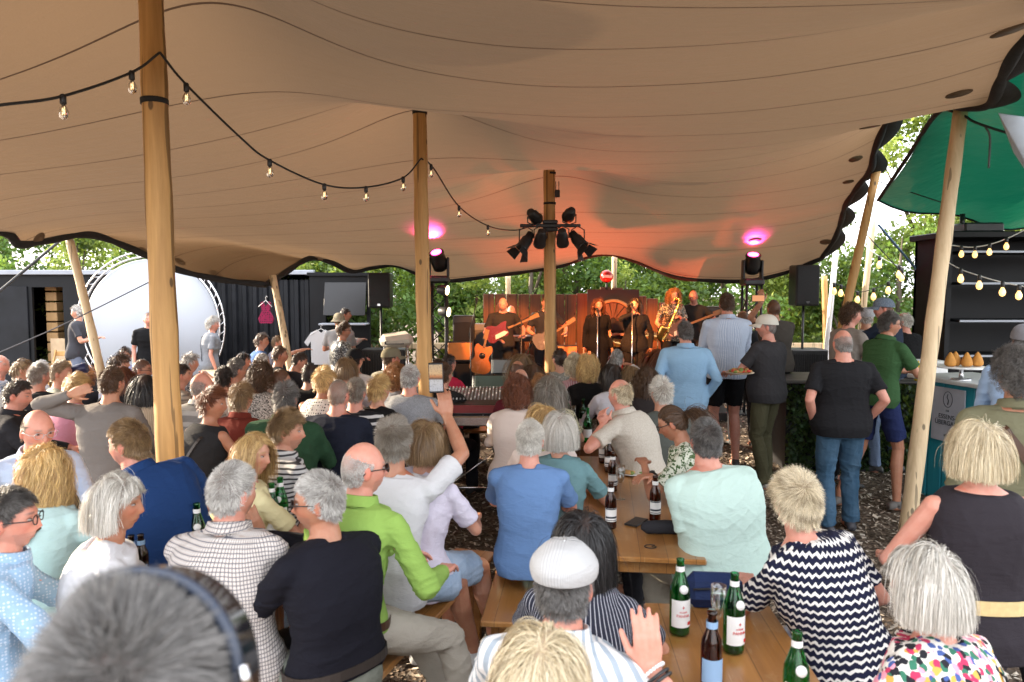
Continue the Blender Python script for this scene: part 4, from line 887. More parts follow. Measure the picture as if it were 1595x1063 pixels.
def strap(P, mat, a=(1, .44), b=(-1, .02), wd=.028, name='bag_strap'):
    """a band over shoulder side a across the back to the other hip, all round the torso"""
    pts = []
    for k in range(41):
        th = 2 * math.pi * k / 40; f = (1 - math.cos(th)) / 2; t_ = a[1] + (b[1] - a[1]) * f; lat = a[0] * (1 - 2 * f) * .62 ; rx, rf, rb = P['prof'](t_); yy = math.sin(th)
        kx = lat * rx * P['H'] * 1.05; dep = (rf if yy > 0 else rb) * math.sqrt(max(.05, 1 - (lat * .9) ** 2)); dep += .030
        pts.append(P['sp'](t_) + P['xd'] * kx + P['yd'] * dep * (1 if yy > 0 else -1) * min(1, abs(yy) * 2.2) * 1.0 + P['up'] * .03 * (1 - f) * (1 - min(1, abs(yy) * 2)))
    V = []; C0 = P['sp'](.25)
    for i, p in enumerate(pts):
        tn = pts[(i + 1) % 40] - pts[i - 1]; n_ = p - C0; n_ = nrm(n_ - nrm(tn) * (n_ @ nrm(tn))); w_ = nrm(np.cross(tn, n_)) * wd / 2; V += [p - w_, p + w_, p + w_ + n_ * .004, p - w_ + n_ * .004]
    m = MB(); m.add(V, [[i * 4 + k, i * 4 + (k + 1) % 4, i * 4 + 4 + (k + 1) % 4, i * 4 + 4 + k] for i in range(40) for k in range(4)]); m.build(name, mat, P['o'], False).location = P['off']
def belt(P, mat, t_=.035, e=.031, wd=.018, tied=False):
    m = MB(); rx, rf, rb = P['prof'](t_); rings = []
    x0 = nrm(np.array([1, 0, 0]) - P['up'] * P['up'][0]); y0_ = np.cross(P['up'], x0)
    for dz, de in ((-wd, e - .004), (-wd, e), (wd, e), (wd, e - .004)): rings.append((P['sp'](t_) + P['up'] * dz, x0, y0_, rx * P['H'] + de, rf * P['H'] + de, rb * P['H'] + de))
    ring_loft(m, rings, 30); m.F = m.F[:-2]; m.M = m.M[:-2]; m.S = m.S[:-2]; m.build('belt', mat, P['o'], False).location = P['off']
def watch(P, side, mat, face=None):
    sh, el, wr, sgn = P['AR'][0 if side > 0 else 1]; d = nrm(wr - el); c = wr - d * .03; m = MB(); m.tube([c - d * .011, c + d * .011], .0315 * P['H'], 16)
    b = m.build('watch', mat, P['o']); b.location = P['off']
    if face:
        up_ = nrm(np.array([0, 0, 1.]) - d * d[2]); up_ = nrm(up_ + np.cross(d, up_) * .6); m = MB(); m.tube([c + up_ * .026, c + up_ * .038], .018, 16); m.build('watch_face', face, b)
def earring(P, mat, side=1):
    m = MB(); m.ball(hp(P, (side * .083, -.004, -.038)), (.006, .009, .011), 10, 8); m.ball(hp(P, (side * .083, -.004, -.060)), .006, 8, 6); m.build('earring', mat, P['o']).location = P['off']

# ---------------------------------------------------------------- the people in the photograph
W_ = (.56, .56, .575); BK = (.009, .009, .010); NAVY = (.012, .018, .05); JEAN = fab('denim', (.035, .08, .15), (.12, .19, .28)); KH = fab('plain', (.28, .19, .10)); DK = fab('plain', (.02, .02, .024)); TP = fab('plain', (.30, .27, .22))
LJ = fab('denim', (.28, .38, .52), (.42, .52, .64)); BLK = fab('plain', BK); GRP = 'audience seated at the tables'; GST = 'people standing beside the tables'; GF = 'audience seated in the far rows'
LEA = plain('brown_leather', (.06, .025, .012), .45); DLEA = plain('dark_leather', (.025, .018, .015), .5)
def bracelet(P, side, mat1, mat2):
    sh, el, wr, sgn = P['AR'][0 if side > 0 else 1]; d = nrm(wr - el); q = nrm(np.cross(d, [0, 1, .2])); r = np.cross(d, q)
    m = MB(); m.V = []
    for k in range(22):
        a = 2 * math.pi * k / 22; m.ball(wr - d * .012 + (q * math.cos(a) + r * math.sin(a)) * .036, .0052, 8, 6)
    m.build('bead_bracelet', mat1, P['o']).location = P['off']
    for k, dd in enumerate((.030, .042)):
        m = MB(); m.tube([wr - d * dd + (q * math.cos(a) + r * math.sin(a)) * .0375 for a in np.linspace(0, 2 * math.pi, 25)], .0048, 8, cap=False); m.build('cord_bracelet', mat2, P['o']).location = P['off']
# --- nearest: blurred head with sunglasses pushed up
P = person('very close blurred grey-haired head with sunglasses pushed up on top', 190, 950, 1750, face=5, look=4, pose='stand', hair='fluffy', hc='salt', top=fab('plain', (.10, .12, .16)), sl='long', bot=DK, q=2, arms='hang', H=1.0, nhair=16000)
m = MB(); arc = [(.104 * math.cos(a), .010 + .02 * math.sin(a), .018 + .128 * math.sin(a) ** .8) for a in np.linspace(.02, math.pi - .02, 40)]; m.tube([hp(P, q) for q in arc], .0068, 8); m.tube([hp(P, (.106, .008, .03)), hp(P, (.108, .0, -.02)), hp(P, (.104, -.01, -.06))], .007, 8); m.tube([hp(P, (-.106, .008, .03)), hp(P, (-.108, .0, -.02)), hp(P, (-.104, -.01, -.06))], .004, 8); gl = m.build('sunglasses', plain('blue_grey_metal', (.022, .03, .05), .3, .2), P['o']); gl.location = P['off']
m = MB(); A_ = [hp(P, (x * .98, y + .004, z - .003)) for x, y, z in arc]; B_ = [hp(P, (x * 1.0, y + .052, z - .012)) for x, y, z in arc]; m.add(A_ + B_, [[i, i + 1, 41 + i, 40 + i] for i in range(39)]); m.build('lens', M['lens'], gl); m = MB(); m.tube([hp(P, (.108, .012, .062)), hp(P, (.113, .008, .040))], .0055, 10); m.build('highlight_stub', M['chrome'], gl)  # chrome stub added to stand for a white highlight on the frame
# --- left foreground
person('man with dark thinning hair and black glasses in a pale blue patterned shirt', 8, 762, 425, face=55, look=75, hair='short', hc='salt', sk='pink', top=fab('dots', (.28, .42, .58), (.50, .60, .72), 1.4), sl='long', bot=DK, q=2, collar=1, group=GRP, extra=('glasses',), lean=4)
person('woman with long wavy blond hair in a pale turquoise blouse with a brown bag strap', 68, 698, 345, face=10, look=22, sex='f', hair='wavy', hc='blond', top=fab('plain', (.42, .58, .58)), sl='long', bot=LJ, q=2, group=GRP, w=1.15, lean=8, extra=((strap, LEA, (1, .44), (-1, .02), .03),))
person('bald man with thin glasses facing the camera behind the long blond hair', 58, 638, 295, face=130, look=126, pitch=-8, hair='buzz', hc='greybrown', bald=.62, sk='pink', top=fab('plain', (.44, .52, .68)), sl='long', bot=DK, q=2, collar=1, group=GRP, extra=('readers',), lean=14)
person('woman with smooth white bob and yellow earring in a white top', 176, 741, 405, face=55, look=84, sex='f', hair='bob', hc='white', sk='tan', top=fab('plain', W_), sl='half', bot=DK, q=2, neckl=.025, group=GRP, lean=5, extra=((earring, plain('yellow_enamel', (.75, .45, .03), .3)),))
person('broad man in a navy blue polo leaning left with khaki trousers', 200, 655, 325, face=-42, look=-84, hair='short', hc='dblond', sk='pink', top=fab('plain', (.012, .038, .125)), sl='short', bot=KH, q=2, collar=1, group=GRP, w=1.18, lean=24, side=-16, pitch=-4)
person('dark-haired man in a grey shirt holding a hand behind his head', 172, 573, 215, face=4, look=14, hair='short', hc='brown', sk='warm', top=fab('plain', (.19, .175, .165)), sl='long', bot=DK, q=1, group=GRP, w=1.05, arml=(-.165, -.135, .595), hands=(.35, (.25, (.92, -.08, .33), (.15, .95, 0))), extra=())
person('woman with long straight black hair in a cream ribbed top', 226, 583, 196, face=10, sex='f', hair='long', hc='black', top=fab('vstripe', (.50, .42, .31), (.62, .55, .44), 1.3), sl='short', bot=DK, q=1, group=GRP)
person('dark-haired man in a black jacket at the far left seen in profile', 28, 592, 208, face=55, look=78, hair='short', hc='dark', sk='pink', top=fab('plain', (.022, .022, .026)), sl='long', bot=DK, q=1, group=GRP, w=1.2, pitch=-8, collar=1)
person('broad person in black with short greying hair turned away on the left', 58, 567, 172, face=15, look=20, hair='short', hc='greybrown', top=BLK, sl='short', bot=DK, q=1, group=GF, w=1.25)
person('woman with short blond hair in a pink blouse', 117, 583, 186, face=20, look=30, sex='f', hair='pixie', hc='blond', top=fab('plain', (.62, .27, .36)), sl='short', bot=DK, q=1, group=GRP, w=1.1)
person('boy with light brown hair in a patterned tee looking right near the black container', 92, 562, 160, face=60, look=78, hair='short', hc='dblond', child=1, top=fab('animal', (.25, .28, .22), (.5, .48, .38)), sl='short', bot=DK, q=1, group=GF, H=.95)
person('woman with short ash hair in the back row on the left', 31, 560, 152, face=25, look=55, sex='f', hair='pixie', hc='dblond', top=fab('plain', (.22, .2, .18)), sl='short', bot=DK, q=0, group=GF)
person('grey-haired man in a light checked shirt cut off by the left edge', -2, 553, 150, face=60, look=95, hair='receding', hc='silver', bald=.3, sk='pink', top=fab('cross', (.45, .52, .6), (.15, .22, .35)), sl='long', bot=DK, q=0, group=GF)
person('small head of grey hair between two back-row visitors on the left', 60, 562, 140, face=20, sex='f', hair='pixie', hc='silver', top=fab('plain', (.4, .4, .42)), sl='short', bot=DK, q=0, group=GF)
person('person with curly auburn hair beside the blue lens barrel', 131, 571, 140, face=0, sex='f', hair='curly', hc='ginger', top=DK, sl='short', bot=DK, q=0, group=GF)
person('woman with reddish brown straight hair hanging over her shoulders', 190, 570, 172, face=0, sex='f', hair='long', hc='auburn', top=DK, sl='short', bot=DK, q=1, group=GF)
person('woman with tousled dark curls looking right in front of the white screen', 184, 552, 142, face=50, look=75, sex='f', hair='curly', hc='brown', top=fab('plain', (.32, .33, .4)), sl='short', bot=DK, q=0, group=GF, hlen=.09)
person('child with brown hair and pale blue tee facing the camera before the white screen', 194, 541, 122, face=170, look=160, hair='fluffy', hc='brown', child=1, top=fab('plain', (.42, .45, .68)), sl='short', bot=DK, q=0, group=GF, H=.85)
person('man with cropped dark hair and glasses just left of the thickest pole', 219, 559, 158, face=65, look=82, hair='buzz', hc='dark', sk='tan', top=fab('plain', (.2, .2, .22)), sl='short', bot=DK, q=0, group=GF, extra=('glasses',))
# --- middle left, right of the thick pole
person('bald man in a grey shirt with pale stripes', 312, 581, 192, face=18, look=35, hair='buzz', hc='grey', bald=.8, sk='pink', top=fab('hstripe', (.24, .235, .23), (.48, .47, .45), .55), sl='long', bot=DK, q=1, group=GRP, w=1.1, collar=1)
person('woman with short chestnut hair in a black sleeveless top with a thin bag strap', 328, 604, 228, face=28, look=88, sex='f', hair='pixie', hc='auburn', sk='tan', top=fab('plain', (.022, .022, .024)), sl='none', bot=LJ, q=1, group=GRP, lean=9, extra=((strap, DLEA, (1, .44), (-1, .02), .02),))
person('youth with sandy hair in a rust red shirt', 374, 598, 204, face=10, look=20, hair='pixie', hc='dblond', hlen=.06, top=fab('plain', (.17, .032, .022)), sl='long', bot=DK, q=1, collar=1, group=GRP)
person('woman with dark pinned-up hair in a white top', 347, 572, 175, face=0, sex='f', hair='short', hc='black', top=fab('plain', (.65, .62, .66)), sl='short', bot=DK, q=1, group=GF)
person('man with short brown hair in navy leaning on his arm', 366, 559, 160, face=30, look=45, hair='short', hc='salt', sk='tan', top=fab('plain', NAVY), sl='short', bot=DK, q=1, group=GF)
person('woman with thick dark curls in a black and white patterned blouse', 404, 567, 182, face=5, sex='f', hair='curly', hc='brown', top=fab('animal', (.62, .60, .56), (.02, .02, .02)), sl='short', bot=DK, q=1, group=GRP, w=1.15)
person('large man with curly grey hair in a dark green shirt', 444, 597, 226, face=8, look=8, hair='fluffy', hc='salt', top=fab('plain', (.022, .060, .030)), sl='long', bot=DK, q=1, group=GRP, w=1.35, belly=.6, collar=1)
person('man with shaved head and beard behind the green shirt', 434, 575, 178, face=45, look=62, hair='buzz', hc='brown', sk='tan', top=DK, sl='short', bot=DK, q=1, group=GF)
person('woman with blond bowl cut in a white sleeveless top with black dots', 503, 573, 190, face=12, look=20, sex='f', hair='pixie', hc='blond', sk='tan', top=fab('dots', (.72, .70, .66), (.02, .02, .02), .9), sl='none', bot=DK, q=1, group=GRP)
person('man with cropped grey hair and glasses in a plain navy tee', 526, 592, 212, face=5, look=20, hair='buzz', hc='greybrown', sk='pink', top=fab('plain', (.014, .017, .03)), sl='short', bot=DK, q=1, group=GRP, w=1.2, extra=('glasses',))
person('man in a black tee with thin white stripes', 553, 590, 200, face=0, look=12, hair='short', hc='greybrown', sk='pink', top=fab('hstripe', (.018, .018, .022), (.6, .6, .6), .9), sl='short', bot=DK, q=1, group=GRP, w=1.1)
person('woman with layered dark blond hair in a black top', 589, 586, 196, face=20, look=38, sex='f', hair='pixie', hc='blond', top=BLK, sl='half', bot=DK, q=1, group=GRP, w=1.15, hlen=.09)
person('man with short grey hair in a light grey tee', 638, 569, 186, face=0, look=12, hair='short', hc='silver', sk='pink', top=fab('heather', (.24, .25, .27), (.32, .33, .35)), sl='short', bot=DK, q=1, group=GRP, w=1.15, belly=.3)
person('person with curly ginger hair in a grey top', 615, 569, 165, face=15, look=30, sex='f', hair='curly', hc='ginger', hlen=.10, top=fab('plain', (.3, .3, .32)), sl='short', bot=DK, q=1, group=GF)
person('woman with short brown bob in a white shirt', 539, 558, 158, face=5, sex='f', hair='bob', hc='dblond', top=fab('plain', (.66, .68, .74)), sl='short', bot=DK, q=1, group=GF)
person('man with a black cap worn backwards and a white tee', 552, 545, 146, face=20, look=25, hair='short', hc='dark', top=fab('plain', W_), sl='short', bot=DK, q=1, group=GF, w=1.2, extra=((cap, fab('plain', BK), 'baseball'),))
person('man with olive cap and camouflage jacket near the middle pole', 608, 543, 142, face=35, look=60, hair='short', hc='brown', top=fab('animal', (.12, .12, .10), (.34, .33, .27)), sl='long', bot=DK, q=1, group=GF, extra=((cap, fab('plain', (.17, .15, .10)), 'baseball'),))
person('boy in a blue tee looking right before the corrugated container', 406, 519, 108, face=55, look=75, hair='fluffy', hc='brown', child=1, top=fab('plain', (.08, .15, .32)), sl='short', bot=DK, q=0, group=GF, H=.9)
person('small boy with blond hair stretching an arm out to the right', 431, 523, 108, face=70, look=80, hair='short', hc='dblond', child=1, top=fab('plain', (.2, .2, .25)), sl='short', bot=DK, q=0, group=GF, H=.8, armr=(.1, .48, .44))
person('man with undercut brown hair in a charcoal tee in profile', 434, 539, 130, face=45, look=70, hair='short', hc='brown', sk='tan', top=fab('plain', (.03, .03, .035)), sl='short', bot=DK, q=0, group=GF)
person('man with short dark hair in a black tee bending over the far table', 470, 549, 128, face=40, look=70, pitch=-20, hair='short', hc='dark', top=fab('plain', (.025, .025, .03)), sl='short', bot=DK, q=0, group=GF, lean=20, w=1.1)
person('person with grey cropped hair in a striped shirt behind the dark curls', 406, 551, 138, face=20, look=40, hair='short', hc='silver', top=fab('vstripe', (.4, .3, .26), (.6, .55, .5), .6), sl='short', bot=DK, q=0, group=GF)
person('woman with black chin-length hair looking right in the far left rows', 377, 549, 128, face=50, look=75, sex='f', hair='bob', hc='black', top=DK, sl='none', bot=DK, q=0, group=GF, hlen=.12)
person('woman with grey curly hair and glasses resting her chin', 294, 551, 135, face=40, look=60, sex='f', hair='frizz', hc='silver', top=fab('animal', (.5, .5, .5), (.05, .05, .06)), sl='short', bot=DK, q=0, group=GF, arms='chin')
person('dark-haired person in a striped top half hidden by the thickest pole', 279, 567, 160, face=40, look=60, hair='short', hc='dark', top=fab('hstripe', (.4, .36, .3), (.2, .18, .16)), sl='short', bot=DK, q=0, group=GF)
person('person wrapped in a black jacket with black hair behind the dotted top', 482, 566, 160, face=10, hair='short', hc='black', top=BLK, sl='long', bot=DK, q=0, group=GF, w=1.2)
# --- foreground centre left
person('young woman with straight blond hair in a pale yellow top turning right', 392, 675, 300, face=32, look=102, sex='f', hair='long', hc='blond', sk='fair', top=fab('plain', (.72, .65, .38)), sl='short', bot=LJ, q=2, group=GRP, hlen=.30, side=8, pitch=-4)
person('young man with tousled brown hair in a black and white striped polo', 443, 641, 272, face=40, look=84, hair='fluffy', hc='dblond', sk='fair', top=fab('hstripe', (.55, .55, .55), (.03, .03, .035), 1.7), sl='short', bot=DK, q=2, collar=1, group=GRP)
person('man with thick silver hair in a fine checked shirt seen from behind', 358, 723, 405, face=10, look=32, hair='short', hc='silver', sk='pink', top=fab('cross', (.60, .58, .56), (.015, .02, .05), 2.2), sl='long', bot=DK, q=2, collar=1, group=GRP, w=1.12, side=-3)
person('smiling man with silver hair, black sunglasses and a black sweater in profile', 500, 736, 410, face=-48, look=-96, twist=4, hair='short', hc='silver', sk='tan', top=fab('plain', (.008, .008, .013)), sl='long', bot=fab('plain', (.17, .18, .15)), q=2, group=GRP, w=1.05, extra=('sunglasses', (belt, DLEA)), pr=(405, 838, 3.12), hands=((.25, (-.35, .1, .95), (.3, .9, .1)), .3), untuck=0)
person('bald man in a lime green sweater with a brown belt', 562, 689, 372, face=42, look=60, twist=26, hair='buzz', hc='silver', bald=.72, sk='pink', top=fab('plain', (.25, .40, .09)), sl='long', bot=fab('plain', (.36, .33, .28)), q=2, collar=1, group=GRP, extra=('sunglasses', (belt, LEA)), untuck=0, legs=((.22, .52, 0), (-.05, .60, 0)), shoes=(.25, .25, .25))
P = person('man in a white tee holding up a phone to film the band', 612, 654, 322, face=25, look=6, twist=14, hair='fluffy', hc='greybrown', sk='tan', top=fab('plain', W_), sl='short', bot=LJ, btype='shorts', q=2, group=GRP, w=1.1, pr=(696, 648, 3.86), hands=((.35, (-.15, .05, 1), (-.5, .6, .1)), .35), legs=((.2, .50, 0), (-.1, .45, 0)), shoes=(.7, .7, .7)); PHONEMAN = P
person('woman with brown and blond hair and glasses on her head in a lavender tee', 664, 657, 305, face=28, look=20, sex='f', hair='bob', hc='dblond', top=fab('plain', (.60, .56, .66)), sl='short', bot=LJ, btype='shorts', q=2, group=GRP, w=1.15, side=6, extra=('headglasses',), legs=((.2, .5, 0), (-.1, .5, 0)))
# --- centre table
person('woman with dark reddish brown wavy hair in a cream shirt', 806, 588, 200, face=5, look=12, sex='f', hair='curly', hc='auburn', top=fab('plain', (.66, .56, .50)), sl='long', bot=BLK, q=1, group=GRP, w=1.1, hlen=.15)
person('woman with long grey hair tied half up', 857, 584, 192, face=5, look=14, sex='f', hair='halfup', hc='greybrown', top=fab('leaf', (.5, .46, .3), (.1, .1, .08)), sl='short', bot=DK, q=1, group=GRP)
person('woman with straight golden hair and a yellow patterned scarf', 846, 631, 246, face=0, sex='f', hair='bob', hc='blond', top=fab('plain', (.7, .6, .55)), sl='long', bot=DK, q=1, group=GRP, extra=((belt, fab('animal', (.65, .6, .2), (.08, .1, .05)), .47, .012, .03),))
person('woman with a smooth white bob in a teal grey tee', 872, 644, 266, face=18, look=22, sex='f', hair='bob', hc='white', top=fab('plain', (.14, .26, .28)), sl='short', bot=DK, q=2, group=GRP)
person('man with white grey hair in a plain cornflower blue tee', 825, 656, 292, face=3, look=16, hair='short', hc='white', sk='pink', bald=.12, top=fab('plain', (.125, .225, .43)), sl='short', bot=TP, q=2, group=GRP, w=.98, H=.93)
person('woman with sleek black hair in a dark pinstriped top', 908, 797, 452, face=12, look=8, sex='f', hair='long', hc='black', hlen=.30, top=fab('pin', (.022, .024, .038), (.55, .55, .6)), sl='short', bot=BLK, q=2, group=GRP)
P = person('man with a white corduroy flat cap and a white striped shirt', 878, 852, 560, face=14, look=18, hair='short', hc='salt', sk='pink', top=fab('vstripe', (.66, .66, .66), (.28, .33, .38), .45), sl='short', bot=TP, q=2, collar=1, group=GRP, w=1.05, side=2, pr=(1012, 1040, 1.95), hands=((.30, (-.10, .05, 1), (-.15, 1, .1)), .35), extra=((cap, fab('vstripe', (.38, .38, .38), (.46, .46, .46), 3.0), 'flat'),))
bracelet(P, 1, M['white'], M['blackplastic'])
person('woman with platinum blond hair at the bottom edge in the centre', 842, 985, 740, face=10, look=16, sex='f', hair='bob', hc='platinum', top=fab('plain', (.6, .6, .62)), sl='short', bot=DK, q=2, group=GRP)
person('balding man in a beige short-sleeved shirt leaning on clasped hands', 968, 591, 212, face=-52, look=-48, hair='short', hc='ash', bald=.55, sk='pink', top=fab('heather', (.50, .45, .38), (.58, .54, .47)), sl='short', bot=fab('plain', NAVY), q=1, group=GRP, w=1.15, lean=20, arms='chin', pr=(948, 668, 5.3), pl=(940, 662, 5.25), hands=((.7, (-.2, .3, .9), (-.9, 0, .1)), (.7, (.2, .3, .9), (.9, 0, .1))), extra=((watch, 1, BLK, M['white']),), neckl=.0, collar=1)
person('person with spiky white hair in front of the light blue shirt', 1031, 590, 205, face=-12, look=-18, hair='fluffy', hc='white', top=fab('plain', (.09, .10, .09)), sl='short', bot=DK, q=1, group=GRP)
P = person('woman with a dark ponytail and glasses in a green leaf print top looking down', 1040, 632, 252, face=-62, look=-68, pitch=-22, sex='f', hair='tied', hc='brown', sk='tan', top=fab('leaf', (.60, .62, .52), (.05, .10, .03)), sl='short', bot=DK, q=2, group=GRP, lean=14, pr=(1012, 742, 4.35), pl=(1003, 722, 4.5), extra=('tail', 'glasses', (watch, 1, M['blackplastic'], M['blackplastic'])))
person('big man with dark grey hair in a pale mint tee leaning on the table', 1101, 654, 300, face=-22, look=-8, hair='short', hc='salt', sk='pink', top=fab('plain', (.50, .66, .60)), sl='short', bot=TP, q=2, group=GRP, w=1.38, lean=14, side=-2, pl=(1078, 770, 3.75), belly=.3)
person('woman with short frosted hair in a black and white zigzag tee', 1243, 739, 405, face=-18, look=-22, sex='f', hair='pixie', hc='ash', sk='pink', top=fab('zigzag', (.011, .013, .034), (.74, .72, .68)), sl='short', bot=fab('plain', (.55, .6, .75)), q=2, group=GRP, w=1.12, side=-13, lean=14, pl=(1160, 905, 3.15), armr=(.14, .26, .10), hands=(.3, .3))
person('woman with silvery white bob in a colourful floral blouse', 1450, 853, 560, face=-26, look=-34, sex='f', hair='bob', hc='white', sk='pink', top=fab('floral', (.01, .012, .03)), sl='short', bot=DK, q=2, arms='lap', group=GRP, extra=((strap, BLK, (1, .44), (-1, .02), .012),))
# --- standing on the right
person('standing woman with straight blond hair in a dark sleeveless dress with a straw belt', 1528, 658, 428, face=4, look=0, pose='stand', lean=0, sex='f', hair='bob', hc='platinum', sk='pink', top=fab('plain', (.026, .022, .027)), sl='none', bot=fab('plain', (.026, .022, .027)), q=2, group=GST, w=1.1, H=.97, arml=(-.20, .30, .12), armr=(.2, .30, .12), extra=((belt, plain('straw', (.62, .46, .22), .8, nscale=40, bump=.6), .10, .036, .026),), hlen=.30)
person('tall person with frizzy dark hair and olive jacket at the right edge', 1590, 545, 345, face=8, look=0, pose='stand', lean=0, hair='frizz', hc='salt', sk='tan', top=fab('plain', (.16, .155, .095)), sl='long', bot=DK, q=2, group=GST, w=1.25, arms='hang', collar=1, extra=((strap, LEA, (-1, .44), (1, .02), .04),), nhair=6000)
person('person in a light blue shirt and grey cap half hidden at the right edge', 1600, 508, 230, face=30, look=20, pose='stand', hair='short', hc='salt', top=fab('plain', (.3, .42, .62)), sl='long', bot=DK, q=1, group=GST, arms='hold', w=1.1, extra=((cap, fab('plain', (.2, .2, .22)), 'baseball'),))
person('bald man in a black tee and blue jeans with a hand in his pocket', 1314, 514, 187, face=4, look=0, pose='stand', lean=0, hair='buzz', hc='grey', bald=.75, sk='pink', top=fab('plain', (.014, .014, .016)), sl='short', bot=fab('denim', (.03, .075, .13), (.07, .13, .20)), q=2, group=GST, w=1.22, belly=.3, arms='pocket', shoes=(.05, .05, .06))
person('man with glasses in a green polo and navy shorts at the leafy counter', 1384, 486, 168, face=72, look=98, pose='stand', lean=8, hair='short', hc='salt', sk='tan', top=fab('plain', (.035, .085, .032)), sl='short', bot=fab('plain', (.018, .026, .085)), btype='shorts', q=2, group=GST, collar=1, armr=(.12, .42, .16), arml=(-.12, .45, .18), extra=('glasses',), legs=((.14, .12, 0), (-.16, -.26, 0)), shoes=(.12, .11, .10), w=1.05)
person('young man with messy brown curls in a taupe shirt', 1325, 474, 150, face=75, look=98, pose='stand', lean=6, hair='curly', hc='brown', hlen=.06, sk='pink', top=fab('plain', (.22, .19, .165)), sl='half', bot=DK, q=1, group=GST, arms='hold')
person('man in a light grey cap and grey striped shirt behind the curly youth', 1350, 481, 130, face=20, look=10, pose='stand', hair='short', hc='silver', top=fab('vstripe', (.35, .35, .36), (.6, .6, .6)), sl='short', bot=DK, q=0, group=GST, arms='hold', extra=((cap, fab('heather', (.3, .3, .32), (.45, .45, .47)), 'baseball'),))
person('man in a blue grey cap and dark navy tee reaching left', 1378, 466, 140, face=-40, look=-72, pose='stand', hair='buzz', hc='brown', sk='pink', top=fab('plain', (.018, .026, .045)), sl='short', bot=fab('plain', (.15, .2, .3)), q=1, group=GST, w=1.15, arml=(-.10, .52, .30), extra=((cap, fab('heather', (.12, .15, .2), (.2, .24, .3)), 'baseball'),))
person('older man with white hair in a black tee far behind the counter queue', 1410, 487, 125, face=-20, look=-45, pose='stand', hair='receding', hc='white', bald=.4, sk='pink', top=BLK, sl='short', bot=DK, q=1, group=GST, arms='hold')
P = person('man in a white baseball cap and grey tee holding a plate of food', 1196, 492, 152, face=-36, look=-72, pose='stand', lean=0, hair='buzz', hc='grey', sk='pink', top=fab('plain', (.040, .038, .041)), sl='short', bot=fab('plain', (.085, .080, .045)), q=2, group=GST, w=1.15, belly=.4, armr=(-.02, .34, .16), arml=(-.16, .36, .16), hands=(.5, .5), extra=((cap, fab('plain', (.66, .62, .54)), 'baseball'), (watch, 1, M['blackplastic'], M['white'])), shoes=(.35, .35, .33)); PLATEMAN = P
person('tall man with shaved head in a brown grey tee filming with a phone', 1206, 467, 128, face=-6, look=-8, pose='stand', hair='buzz', hc='brown', sk='tan', top=fab('plain', (.07, .06, .052)), sl='short', bot=DK, q=1, group=GST, w=1.1, pl=(1187, 470, 8.6), hands=(.3, (.4, (-.1, .1, 1), (.2, .9, 0))))
person('tall dark-haired man in a pale blue striped shirt and black shorts', 1133, 457, 136, face=2, look=0, pose='stand', lean=0, hair='short', hc='brown', sk='pink', top=fab('vstripe', (.42, .50, .66), (.62, .68, .78), 1.5), sl='long', bot=fab('plain', (.010, .010, .012)), btype='shorts', q=1, group=GST, w=1.12, H=1.10, collar=1, arms='hold', shoes=(.06, .06, .06))
person('man with dark grey hair in a plain light blue shirt', 1068, 501, 152, face=3, look=-6, pose='stand', lean=0, hair='short', hc='salt', sk='pink', top=fab('plain', (.27, .44, .62)), sl='long', bot=fab('plain', (.016, .018, .028)), q=1, group=GST, w=1.18, H=1.02, collar=1, arms='pocket', belly=.3)
person('bald head just visible between the striped shirt and the white cap', 1158, 484, 120, face=-5, pose='stand', hair='buzz', hc='brown', bald=.4, sk='tan', top=DK, sl='short', bot=DK, q=0, group=GST, arms='hold')
